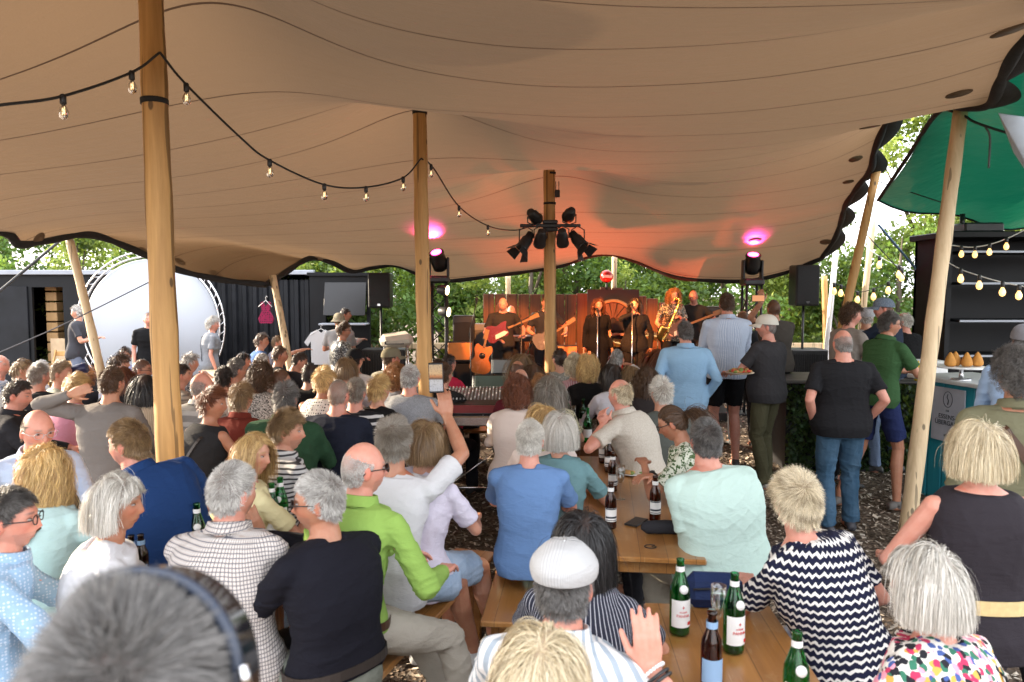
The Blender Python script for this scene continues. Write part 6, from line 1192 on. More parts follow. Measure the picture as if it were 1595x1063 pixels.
for k, (u, v, d, bd, lb) in enumerate(SL):
    p = px(u, v, 9.8); o = empty('par_lamp', p, 0, 'black stage lamp on the front pole, %s' % lb, 'stage lamp', 'stage lamps on the front pole'); d = nrm(d); Rr = rot_to(d); m = MB()
    m.lathe([(.03, -.15), (.055, -.14), (.06, -.06), (.075, -.04), (.08, .09), (.086, .10), (.084, .12), (.07, .121)], (0, 0, 0), 20, rot=Rr); h_ = m.build('can', M['black'], o)
    if bd:
        for q in range(4):
            a = q * math.pi / 2; e1 = Rr @ np.array([math.cos(a), math.sin(a), 0]); e2 = Rr @ np.array([-math.sin(a), math.cos(a), 0]); c_ = d * .12 + e1 * .085; m = MB(); f_ = d * .11 + e1 * .06; V = [c_ - e2 * .06, c_ + e2 * .06, c_ + f_ + e2 * .085, c_ + f_ - e2 * .085]; V += [x_ + np.cross(nrm(f_), e2) * .004 for x_ in V]; m.add(V, [[0, 1, 2, 3], [7, 6, 5, 4], [0, 4, 5, 1], [1, 5, 6, 2], [2, 6, 7, 3], [3, 7, 4, 0]]); m.build('barn_door', M['black'], o, False)
    s_ = -1 if v < 352 else 1; m = MB(); zb = (pc.z - p.z); m.tube([(-.085, 0, 0), (-.085, 0, zb * .7), (0, 0, zb * .95), (.085, 0, zb * .7), (.085, 0, 0)], .008, 6); m.build('bracket', M['black'], o)
for k, (src, tgt_, en, sz) in enumerate([((pc.x - .2, 9.95, pc.z - .16), (px(790, 0, 12.4).x, 12.6, 1.1), 210, 40), ((pc.x + .2, 9.95, pc.z - .16), (px(960, 0, 12.4).x, 12.6, 1.1), 250, 40), ((pc.x + .25, 9.95, pc.z + .14), (px(1060, 0, 12.4).x, 12.6, 1.2), 300, 34)]):
    l = bpy.data.lights.new('stage_light', 'SPOT'); l.energy = en * 1.15; l.color = (1, .36, .10); l.spot_size = R(sz); l.spot_blend = .5; l.shadow_soft_size = .05; lo = link(bpy.data.objects.new('stage_light', l)); lo.location = src; lo.rotation_euler = (Vector(src) - Vector(tgt_)).to_track_quat('Z', 'Y').to_euler()
# floor wash lamps lighting the canopy orange
for k, (u, lb, aim, en) in enumerate(((905, 'small black floor lamp glowing orange behind the singers', (1.3, 12.0, 3.2), 170), (1105, 'small black floor lamp glowing orange behind the bass player', (3.3, 12.2, 3.2), 260))):
    p = Vector((px(u, 0, 12.9).x, 12.9, .35)); o = empty('floor_lamp', p, 0, lb, 'stage lamp'); dv = nrm(np.array(aim) - np.array(p)); m = MB(); m.lathe([(.04, -.12), (.09, -.1), (.1, .06)], (0, 0, 0), 16, rot=rot_to(dv)); m.build('can', M['black'], o)
    l = bpy.data.lights.new('wash', 'SPOT'); l.energy = en; l.color = (1, .12, .035); l.spot_size = R(125); l.spot_blend = 1; l.shadow_soft_size = .08; lo = link(bpy.data.objects.new('wash_light', l), o); lo.location = dv * .12; lo.rotation_euler = Vector(-dv).to_track_quat('Z', 'Y').to_euler()
m = MB(); m.box((0, 0, 0), (.07, .04, .10), bev=.01); m.tube([(-.02, 0, .05), (-.02, 0, .16)], .005, 6); m.tube([(.02, 0, .05), (.02, 0, .16)], .005, 6); tag(m.build('radio_antenna', M['black'], loc=px(868, 302, 9.85)), 'small black radio box with two antennas near the top of the front pole', 'antenna')

# --- instruments
M['plank2'] = wood('neck_wood', (.16, .075, .03), (.26, .14, .06), knots=False)
def guitar(label, bu, bv, hu, hv, y, col, acoustic=False, cat='guitar'):
    A, B = px(bu, bv, y), px(hu, hv, y); d = B - A; ang = math.atan2(d.z, d.x); L = d.length; o = empty('guitar', A, 0, label, cat); Rm = Ry(-ang) @ Rx(math.pi / 2 * 1)
    k = 1.05 if acoustic else .85; out = [(-.22, 0), (-.21, .10), (-.14, .165), (-.05, .15), (.02, .11), (.08, .12), (.15, .14), (.22, .11) if acoustic else (.24, .13), (.20, .05), (.19, 0), (.20, -.05), (.22, -.11) if acoustic else (.20, -.10), (.14, -.135), (.08, -.11), (.02, -.105), (-.05, -.15), (-.14, -.165), (-.21, -.10)]
    o_ = smooth_path([Vector((x * k, z * k, 0)) for x, z in out + out[:1]], 4)[:-1]; m = MB(); m.prism([(p.x, p.y) for p in o_], -.022 * (2 if acoustic else 1), .022, rot=Rm); m.build('body', plain('guitar_' + label[:18], col, .25), o)
    m = MB(); m.box(Rm @ np.array([(.19 + L) / 2, 0, .03]), (L - .19, .036, .022), rot=Rm, bev=.005); m.build('neck', M['plank2'], o); m = MB(); m.box(Rm @ np.array([L + .07, .01, .025]), (.16, .075, .02), rot=Rm, bev=.006); m.build('headstock', M['plank2'], o)
    m = MB()
    if acoustic: m.lathe([(.05, 0), (.05, .003)], Rm @ np.array([.06, 0, .022]), 20, rot=Rm)
    else:
        m.prism([(-.06, -.10), (-.04, -.03), (.12, -.02), (.17, -.06), (.10, -.09)], .022, .026, rot=Rm)
    m.build('pickguard', plain('pickguard_%d' % acoustic, (.02, .015, .01) if acoustic else (.6, .55, .5), .4), o)
guitar('black and red electric guitar held by the bald guitarist', 774, 518, 826, 497, 11.72, (.12, .012, .010)); guitar('pale electric guitar held by the player behind the front pole', 848, 528, 884, 505, 11.95, (.16, .13, .11)); guitar('acoustic guitar leaning upright at the left end of the stage', 750, 560, 757, 528, 11.7, (.50, .16, .04), True); guitar('long necked bass guitar of the player at the right stage end', 1052, 513, 1112, 490, 12.0, (.10, .06, .05), cat='bass guitar')
p = px(1052, 500, 11.8); M['brass'] = plain('brass', (.72, .42, .12), .25, 1.0); o = empty('saxophone', p, 0, 'brass saxophone played by the woman with ginger hair', 'saxophone'); m = MB()
Q = smooth_path([Vector((-.02, .1, .34)), Vector((.02, .02, .36)), Vector((.05, 0, .28)), Vector((-.06, -.02, .0)), Vector((-.17, -.04, -.24)), Vector((-.24, -.06, -.30)), Vector((-.26, -.10, -.22)), Vector((-.2, -.13, -.08))], 6); m.tube(Q, list(np.linspace(.010, .035, len(Q) - 12)) + list(np.linspace(.036, .075, 12)), 14); m.build('tube', M['brass'], o); m = MB()
for k in range(9): q = Q[6 + k * 2]; m.lathe([(.022, 0), (.022, .012)], q + Vector((0, -.035, 0)), 10, rot=Rx(math.pi / 2))
m.build('key', M['brass'], o)
def micstand(label, u, vb, vt, y, boom=None):
    A = px(u, vt, y); o = empty('microphone_stand', (A.x, y, .14), 0, label, 'microphone stand', 'microphone stands on the stage'); h = A.z - .14; m = MB(); m.tube([(0, 0, 0), (0, 0, h)], .009, 8); m.build('tube', M['chrome'] if boom is None else M['black'], o)
    for k in range(3): a = k * 2.1 + .4; m = MB(); m.tube([(0, 0, .12), (.26 * math.cos(a), .26 * math.sin(a), .01)], .008, 6); m.build('leg', M['black'], o)
    e = Vector((0, 0, h))
    if boom: B = px(boom[0], boom[1], y - .1); e2 = B - Vector((A.x, y, .14)); m = MB(); m.tube([e + (e - e2) * .3, e2], .007, 6); m.build('boom', M['black'], o); e = e2
    m = MB(); m.tube([e, e + Vector((0, .10, .05))], .015, 10); m.ball(e + Vector((0, .12, .06)), .028, 12, 8); m.build('microphone', M['black'], o)
micstand('microphone stand of the singer with wavy auburn hair', 931, 590, 488, 12.0); micstand('microphone stand of the dark haired singer', 985, 590, 480, 11.75); micstand('boom microphone stand between the guitarist and the front pole', 812, 590, 500, 11.6, (853, 478)); micstand('boom microphone stand at the left end of the stage', 733, 590, 512, 11.6, (742, 472))
p = px(800, 528, 12.9); o = empty('keyboard', (p.x, 12.9, .14), 0, 'stage keyboard on a crossed stand behind the guitarist', 'keyboard'); zk = p.z - .14; m = MB(); m.box((0, 0, zk), (.95, .3, .08), bev=.01); m.build('case', M['blackplastic'], o); m = MB(); m.box((0, .05, zk + .05), (.9, .15, .02)); m.build('keys', M['white'], o); m = MB()
for sx in (-1, 1): bar(m, (-.35 * sx, -.1 * sx, 0), (.35 * sx, -.1 * sx, zk - .04), .03, .03)
m.build('stand', M['black'], o)
# drum kit
o = empty('drum_kit', (px(1008, 0, 12.9).x, 12.9, .14), 0, 'red drum kit with cymbals between the singers and the saxophonist', 'drum kit'); RD = plain('red_drum_shell', (.30, .015, .012), .25)
for c_, r_, h_ in (((0, 0, .3), .26, .4), ((-.45, .1, .55), .17, .25), ((.35, .05, .6), .16, .22), ((.55, .3, .4), .2, .4)):
    m = MB(); rt = Rx(math.pi / 2) if r_ > .25 else Rx(.25); m.lathe([(r_ * .98, -h_ / 2), (r_, -h_ / 2 + .02), (r_, h_ / 2 - .02), (r_ * .98, h_ / 2)], c_, 28, rot=rt); m.build('drum', RD, o)
for x_, y_, z_ in ((-.55, -.1, 1.0), (.1, -.2, 1.12), (.62, 0, 1.0)):
    m = MB(); m.lathe([(.02, .03), (.04, .015), (.22, 0), (.22, -.003), (.03, .01)], (x_, y_, z_), 28, rot=Rx(.3)); m.build('cymbal', M['brass'], o); m = MB(); m.tube([(x_, y_, 0), (x_, y_, z_)], .01, 6); m.build('stand', M['chrome'], o)
# amps, monitors
def boxthing(nm, label, cat, u, v0, v1, y, wu, dp, mat, facemat, tilt=0, z0=None, group=None):
    A, B = px(u, v0, y), px(u, v1, y); h = A.z - B.z; w_ = wu * y / F; zb = B.z if z0 is None else z0; h = A.z - zb; o = empty(nm, (A.x, y, zb), 0, label, cat, group); rt = Rx(tilt); m = MB(); m.box((0, dp / 2, h / 2), (w_, dp, h), rot=rt, bev=.015); m.build('cabinet', mat, o); m = MB(); m.box(np.array([0, dp / 2, h / 2]) + rt @ np.array([0, -dp / 2 - .006, 0]), (w_ * .88, .012, h * .84), rot=rt, bev=.004); m.build('front', facemat, o); return o
OR = plain('orange_tolex', (.62, .20, .03), .5)
boxthing('amplifier', 'orange guitar amplifier tilted back beside the middle pole', 'amplifier', 716, 535, 567, 11.9, 42, .28, M['blackplastic'], OR, -.25); boxthing('amplifier', 'grey topped amplifier behind the orange amplifier', 'amplifier', 722, 492, 528, 13.0, 34, .3, M['blackplastic'], M['contg'], 0, .14); boxthing('amplifier', 'silver grey bass amplifier left of the bald guitarist', 'amplifier', 748, 505, 560, 13.1, 44, .35, plain('grey_tolex', (.22, .22, .22), .5), plain('grille_cloth', (.12, .12, .12), .8), 0, .14); boxthing('amplifier', 'brown cabinet with slanted pale front behind the front pole', 'amplifier', 884, 540, 575, 13.0, 34, .3, plain('dark_panel', (.03, .015, .01), .6), plain('tan_cloth', (.4, .25, .1), .7), -.2)
boxthing('stage_monitor', 'black framed screen facing the audience before the guitarist', 'monitor', 786, 560, 584, 10.3, 42, .1, M['blackplastic'], plain('grey_screen', (.16, .17, .16), .3), -.15)
boxthing('equipment_case', 'black equipment case stacked under the small screen', 'case', 800, 586, 625, 10.1, 62, .5, M['blackplastic'], M['black'], 0, 0)
boxthing('cabinet', 'black rack cabinet right of the bass player', 'case', 1118, 478, 545, 12.8, 44, .4, M['blackplastic'], M['black'], 0, .14)
# mixing desk on a trestle
c = px(732, 640, 6.9); o = empty('mixing_desk', (c.x, 6.9, 0), 0, 'large black mixing desk on a silver trestle with rows of faders', 'mixing desk'); zt_ = 1.02
m = MB(); m.box((0, .15, zt_ - .03), (.85, .7, .10), rot=Rx(.10), bev=.015); m.build('case', M['blackplastic'], o); m = MB()
for i in range(24):
    for j in range(7): m.box((-.38 + i * .033, -.1 + j * .075, zt_ + .030 + .0075 * j - .012 + .01), (.012, .02, .014), rot=Rx(.1), mi=(i * 3 + j * 5) % 4 == 0)
tag(m.build('fader', [plain('knob_grey', (.25, .25, .25), .4), plain('knob_white', (.7, .7, .68), .4)], o), kind='stuff'); m = MB(); m.box((0, -.22, zt_ - .05), (.85, .02, .07)); m.build('red_trim', plain('dark_red_trim', (.2, .02, .02), .4), o)
m = MB(); m.box((0, .1, zt_ - .15), (.9, .8, .09), bev=.01); m.build('flight_case', M['chrome'], o)
for sx in (-1, 1):
    m = MB(); m.tube([(sx * .4, -.25, zt_ - .2), (sx * .35, .45, 0)], .014, 8); m.tube([(sx * .4, .45, zt_ - .2), (sx * .35, -.25, 0)], .014, 8); m.build('leg', M['chrome'], o)
m = MB(); m.tube([(-.4, -.25, .25), (.4, -.25, .25)], .01, 8); m.tube([(-.4, -.25, .1), (.4, -.25, .7)], .006, 6); m.build('brace', M['chrome'], o)
boxthing('laptop', 'slim black rack and laptop behind the mixing desk', 'laptop', 770, 590, 612, 8.3, 70, .3, M['blackplastic'], plain('screen_green', (.10, .16, .12), .3), -.3)

# --- right side: green tarpaulin, black kiosk, teal counter
t = NT('green_tarpaulin'); v = t.coord(); nz = t.noise(v, 1.5, 3); t.p(Base_Color=t.ramp(nz, [(.3, (.010, .055, .034)), (.7, (.018, .09, .055))]), Roughness=.32); t.bump(t.noise(t.coord(scale=(1, .4, 1)), 3, 3), .6, .06)
tb = t.n('BsdfTranslucent', {'Color': (.004, .10, .05)}); ms = t.n('MixShader', {0: .3, 1: t.b.outputs[0], 2: tb.outputs[0]}); t.t.links.new(ms.outputs[0], t.t.nodes['Material Output'].inputs[0])
Lf = [px(1368, 312, 9.6), px(1415, 243, 8.0), px(1458, 178, 6.6), px(1520, 138, 5.6), px(1610, 88, 4.9)]; L2 = smooth_path(Lf, 6); n1_ = len(L2); V = []; NW = 24
Rt_ = [q + Vector((4.6, 1.0, -.55 * 0)) for q in L2]
for i, q in enumerate(L2):
    for j in range(NW):
        f = j / (NW - 1); g_ = q.lerp(Rt_[i], f); g_ = g_ + Vector((0, 0, -.30 * math.sin(math.pi * f) - .12 * f * (1 - i / n1_) * 4 * 0 - .05 * math.sin(f * 19 + i * .3))); 
        if i == 0: pass
        V.append(list(g_))
m = MB(); m.add(V, [[i * NW + j, (i + 1) * NW + j, (i + 1) * NW + j + 1, i * NW + j + 1] for i in range(n1_ - 1) for j in range(NW - 1)])
o = empty('green_tarpaulin', (0, 0, 0), 0, 'green tarpaulin roof stretched over the right side', 'tarpaulin'); m.build('sheet', t.m, o)
m = MB(); m.tube(L2, .022, 8); m.build('hem', M['rubber'], o); m = MB(); m.tube([Vector(V[j]) for j in range(NW)], .018, 8); m.build('front_hem', M['rubber'], o)
m = MB(); q0 = [px(1556, 178, 5.3), px(1640, 190, 5.3), px(1640, 330, 5.8), px(1580, 240, 5.6)]; q0 += [q + Vector((0, .01, .01)) for q in q0]; m.add([list(q) for q in q0], [[0, 1, 2, 3], [7, 6, 5, 4], [0, 4, 5, 1], [1, 5, 6, 2], [2, 6, 7, 3], [3, 7, 4, 0]]); tag(m.build('pale_sheet', plain('pale_blue_sheet', (.5, .58, .66), .7)), 'pale blue grey sheet hanging below the green tarpaulin', 'sheet')
Y2 = 9.4; o = empty('kiosk', (0, Y2, 0), 0, 'black food kiosk with metal shelf rails behind the teal counter', 'kiosk'); k0, k1 = xa(1463, Y2), xa(1463, Y2) + 4.2; zk = px(1500, 372, Y2).z
m = MB(); m.box(((k0 + k1) / 2, .6, zk / 2), (k1 - k0, .06, zk)); m.box((k0 + .03, .25, zk / 2), (.06, .76, zk)); m.box(((k0 + k1) / 2, .25, zk + .04), (k1 - k0 + .1, .9, .08), bev=.01); m.build('wall', M['cont'], o)
for v_ in (394, 442, 499, 552):
    z = px(1500, v_, Y2).z; m = MB(); m.box(((k0 + k1) / 2 + .05, .0, z), (k1 - k0 - .1, .5, .03)); s_ = m.build('shelf', M['cont'], o); m = MB(); m.box(((k0 + k1) / 2 + .05, -.26, z), (k1 - k0 - .1, .02, .025)); m.build('rail', M['roofedge'], s_)
m = MB(); m.box((k0 + .5, .1, zk + .14), (.5, .3, .12), bev=.02); m.tube([(k0 + .3, .1, zk + .1), (k0 + .3, .1, zk + .32)], .03, 8); m.build('roof_vent', M['black'], o)
TEAL = wood('teal_paint', (.014, .21, .28), (.022, .31, .39), 2, 1, .45, knots=False)
A = px(1420, 765, z=0); B = px(1560, 604, z=1.2); A.z = B.z = 0; d = (B - A).normalized(); Lc = (B - A).length + 1.0; ang = math.atan2(d.y, d.x)
o = empty('teal_counter', A, ang, 'teal board counter with a pale worktop beside the leaning pole', 'counter'); nb = int(Lc / .17); wb = Lc / nb
for k in range(nb): m = MB(); m.box((wb * (k + .5), .02, .58), (wb - .014, .03, 1.16), bev=.005); m.build('board', TEAL, o)
m = MB(); m.box((Lc / 2, .35, .58), (Lc - .02, .6, 1.14)); m.build('carcass', plain('dark_carcass', (.01, .02, .03), .7), o); m = MB(); m.box((Lc / 2, .32, 1.185), (Lc + .1, .78, .04), bev=.008); m.build('worktop', plain('pale_worktop', (.55, .56, .55), .35), o)
def text_mesh(s_, size, bend=None, font=None):
    cu = bpy.data.curves.new('t', 'FONT'); cu.body = s_; cu.size = size; cu.align_x = 'CENTER'; cu.align_y = 'CENTER'; cu.extrude = .0008; cu.space_line = .95; ob = bpy.data.objects.new('t', cu); TMP.collection.objects.link(ob); TMP.view_layers[0].update()
    ev = ob.evaluated_get(TMP.view_layers[0].depsgraph); me = bpy.data.meshes.new_from_object(ev); bpy.data.objects.remove(ob); return me
def put_text(s_, size, mat, parent, loc, rot, nm='lettering', bend=None):
    me = text_mesh(s_, size); me.materials.append(mat)
    if bend:
        for v in me.vertices: a = v.co.x / bend; x, z = math.sin(a) * (bend + v.co.z), math.cos(a) * (bend + v.co.z) - bend; v.co.x, v.co.z = x, z
    ob = link(bpy.data.objects.new(nm, me), parent); ob.location = loc; ob.rotation_euler = rot; return ob
# the sign on the counter faces the guests
ps = px(1471, 626, 7.1); rel = (Vector((ps.x, ps.y, 0)) - A).to_2d().dot(d.to_2d()); sg = empty('sign_plate', A + d * (max(.28, rel * .9) + .13) + Vector((0, 0, .86)), ang, 'grey sign plate on the teal counter reading Essensübergabe', 'sign')
INK = plain('dark_ink', (.03, .035, .05), .6, bump=0); m = MB(); m.box((0, -.012, 0), (.40, .012, .52), bev=.003); m.build('plate', plain('sign_grey', (.42, .44, .50), .5), sg)
put_text('ESSENS-\nÜBERGABE', .062, INK, sg, (0, -.022, -.05), (math.pi / 2, 0, 0)); put_text('ZUR', .022, INK, sg, (0, -.022, .04), (math.pi / 2, 0, 0)); put_text('BITTE', .026, INK, sg, (0, -.022, -.2), (math.pi / 2, 0, 0))
m = MB(); m.tube([(.055 * math.cos(a), -.021, .15 + .075 * math.sin(a)) for a in np.linspace(0, 6.283, 33)], .0025, 5, cap=False); m.tube([(0, -.021, .1), (.01, -.021, .14), (-.01, -.021, .17), (0, -.021, .2)], .004, 5); m.build('emblem', INK, sg)
def wp(u, v, z): return px(u, v, z=z)
def along(t_, off, z): n_ = Vector((-d.y, d.x, 0)); return A + d * t_ + n_ * off + Vector((0, 0, z))
# cake stand with four golden cones
cs = px(1497, 585, 6.95); cs.z = 1.205; o = empty('cake_stand', cs, 0, 'silver cake stand on the pale worktop of the teal counter', 'cake stand'); m = MB(); m.lathe([(.09, 0), (.085, .012), (.02, .02), (.016, .06), (.02, .10), (.025, .105)], n=28); m.build('foot', M['chrome'], o); m = MB(); m.lathe([(.02, .105), (.21, .115), (.225, .125), (.215, .13), (.02, .122)], n=40); m.build('plate', M['white'], o)
CR = plain('fried_crust', (.50, .22, .04), .75, nscale=40, bump=.8)
for k, (dx, dy, wh) in enumerate(((-.12, -.02, 'leftmost'), (-.03, .05, 'second from the left'), (.03, -.03, 'third from the left'), (.15, 0, 'rightmost'))):
    m = MB(); m.lathe([(.03, 0), (.048, .015), (.050, .04), (.038, .08), (.02, .115), (.006, .135)], n=20); tag(m.build('fried_rice_cone', CR, loc=cs + Vector((dx, dy, .131))), 'golden fried cone on the cake stand, %s' % wh, 'snack', 'golden fried cones on the cake stand')
# leafy counter front
M['dleaf'] = M['leaf']; a0, a1 = px(1228, 600, 8.2), px(1446, 600, 8.2); o = empty('leafy_counter', (0, 8.2, 0), 0, 'service counter clad in dark ivy leaves behind the standing guests', 'counter'); m = MB(); m.box(((a0.x + a1.x) / 2, .4, .5), (a1.x - a0.x, .7, 1.0)); m.build('carcass', M['black'], o); m = MB(); m.box(((a0.x + a1.x) / 2, .38, 1.03), (a1.x - a0.x + .1, .85, .04), bev=.01); m.build('worktop', plain('dark_worktop', (.06, .055, .05), .4), o)
rg = np.random.default_rng(5); n = 6000; P = np.stack([rg.uniform(a0.x, a1.x, n), rg.uniform(-.06, .03, n), rg.uniform(.02, 1.0, n)], 1); a = nrm_rows(rg.normal(size=(n, 3)) + np.array([0, -.3, -.6])); b = nrm_rows(np.cross(a, rg.normal(size=(n, 3)))); s_ = .05 * rg.uniform(.6, 1.3, n)[:, None]
V = np.stack([P, P + a * s_ * .5 + b * s_ * .4, P + a * s_, P + a * s_ * .5 - b * s_ * .4], 1).reshape(-1, 3); C = np.repeat(np.array([[.02, .045, .018]]) * rg.uniform(.4, 2.6, (n, 1)) + np.array([[.0, .0, .0]]), 4, 0); me = mesh_np('leaf_cladding', V, np.arange(len(V)).reshape(-1, 4), M['leaf'], False); set_attr(me, 'Col', C); link(bpy.data.objects.new('leaf_cladding', me), o)
p = px(1429, 607, 8.1); o = empty('mustard_bottle', (p.x, 8.1, 1.052), 0, 'yellow squeeze bottle on the leafy counter', 'bottle'); m = MB(); m.lathe([(.035, 0), (.04, .01), (.04, .14), (.03, .165), (.02, .17)], n=20); m.build('bottle', plain('mustard_yellow', (.75, .50, .02), .4), o); m = MB(); m.lathe([(.018, .17), (.006, .225)], n=12); m.build('nozzle', plain('mustard_yellow', (.75, .5, .02), .4), o)
m = MB(); m.box((0, 0, .09), (.42, .3, .17), bev=.02); m.box((0, 0, .185), (.45, .33, .02), bev=.008); q = px(1452, 600, 8.25); tag(m.build('food_box', M['white'], loc=(q.x, 8.45, 1.052)), 'white plastic food box on the leafy counter near the pole', 'box')

# --- tables and benches
def table(label, corners, mat, group='wooden beer tables', h=.75):
    (nl, nr, fl, fr) = [Vector(c_) for c_ in corners]; n0, f0 = (nl + nr) / 2, (fl + fr) / 2; ax = (f0 - n0); L = ax.length; wdt = ((nr - nl).length + (fr - fl).length) / 2; c_ = (n0 + f0) / 2; ang = math.atan2(ax.y, ax.x) - math.pi / 2
    o = empty('beer_table', (c_.x, c_.y, 0), ang, label, 'table', group); m = MB(); m.box((0, 0, h - .014), (wdt, L, .028), bev=.006); m.build('tabletop', mat, o)
    m = MB(); m.box((0, -L / 2 + .10, h - .07), (wdt - .12, .03, .08), bev=.004); m.box((0, L / 2 - .10, h - .07), (wdt - .12, .03, .08), bev=.004); m.box((-wdt / 2 + .07, 0, h - .065), (.03, L - .2, .07), bev=.004); m.box((wdt / 2 - .07, 0, h - .065), (.03, L - .2, .07), bev=.004); m.build('apron', mat, o)
    for sx in (-1, 1):
        for sy in (-1, 1): m = MB(); m.box((sx * (wdt / 2 - .10), sy * (L / 2 - .16), (h - .03) / 2), (.06, .05, h - .03), bev=.006); m.build('leg', mat, o)
    return o
def bench(label, a, b, mat, wd=.27, h=.46, group='wooden benches beside the tables'):
    a, b = Vector(a), Vector(b); ax = b - a; L = ax.length; c_ = (a + b) / 2; ang = math.atan2(ax.y, ax.x) - math.pi / 2; o = empty('bench', (c_.x, c_.y, 0), ang, label, 'bench', group); m = MB(); m.box((0, 0, h - .015), (wd, L, .03), bev=.006); m.build('seat', mat, o)
    for sy in (-1, 1):
        m = MB(); m.box((0, sy * (L / 2 - .22), (h - .03) / 2), (wd * .8, .035, h - .03), bev=.004); m.build('leg', mat, o)
T = .75
t1 = table('nearest centre table with a phone and beer bottles by the mint tee', (px(853, 868, z=T), px(1100, 868, z=T), px(886, 712, z=T), px(1036, 712, z=T)), M['table'])
fl_, fr_ = px(1003, 941, z=T), px(1197, 941, z=T); dr = Vector((-.06, -1, 0)).normalized(); table('foreground table with two labelled green water bottles', (fl_ + dr * 2.0, fr_ + dr * 2.0, fl_, fr_), M['table'])
nl_, nr_ = px(868, 697, z=T), px(1000, 697, z=T); dr2 = Vector((.12, 1, 0)).normalized(); table('far centre table crowded with bottles and glasses', (nl_, nr_, nl_ + dr2 * 2.2, nr_ + dr2 * 2.2), M['darktable'])
table('left table with two green bottles before the man in the grey shirt', (px(40, 708, z=T), px(134, 700, z=T), px(66, 672, z=T), px(146, 666, z=T)), M['table'])
table('foreground left table between the white bob and the checked shirt', (Vector((-1.92, 3.0, T)), Vector((-1.08, 3.0, T)), Vector((-1.9, 3.72, T)), Vector((-1.06, 3.72, T))), M['darktable'])
table('left table corner showing beside the woman with the thin bag strap', (px(328, 712, z=T), px(410, 718, z=T), px(350, 668, z=T), px(425, 668, z=T)), M['darktable'])
table('small table before the woman carrying a camera', (px(312, 590, z=T), px(350, 590, z=T), px(316, 572, z=T), px(352, 572, z=T)), M['palepole'])
table('far table in front of the merchandise booth', (px(440, 600, z=T), px(500, 600, z=T), px(445, 575, z=T), px(500, 575, z=T)), M['table'])
bench('bench carrying the man in lime green and the men beside him', (-.22, 4.45, 0), (-1.0, 1.95, 0), M['table'])
bench('bench left of the centre table under the cornflower blue tee', (-.02, 3.45, 0), (.22, 6.0, 0), M['table']); bench('bench right of the centre table under the mint tee', (1.12, 3.3, 0), (1.30, 5.6, 0), M['table']); bench('bench under the white flat cap', (.10, 1.3, 0), (.28, 3.0, 0), M['table']); bench('bench under the black and white zigzag tee', (1.22, 1.7, 0), (1.36, 3.1, 0), M['table'])
bench('bench with a brown bottle standing on it behind the white bob', (-2.7, 4.1, 0), (-2.0, 4.9, 0), M['table'], wd=.4); bench('bench left of the far centre table', (.28, 6.4, 0), (.5, 8.6, 0), M['darktable']); bench('bench right of the far centre table', (1.25, 6.4, 0), (1.5, 8.5, 0), M['darktable'])
for k, (x0_, x1_, y_, lb) in enumerate(((-4.2, -2.3, 6.6, 'bench in the left crowd beside the thickest pole'), (-2.9, -1.1, 5.7, 'bench under the navy tee and the striped tee'), (-3.8, -1.2, 7.6, 'bench in the far left rows'), (-5.0, -2.6, 8.6, 'bench before the corrugated container'), (-.8, 1.6, 8.4, 'bench facing the singers'))): bench(lb, (x0_, y_, 0), (x1_, y_ + .1, 0), M['table'])
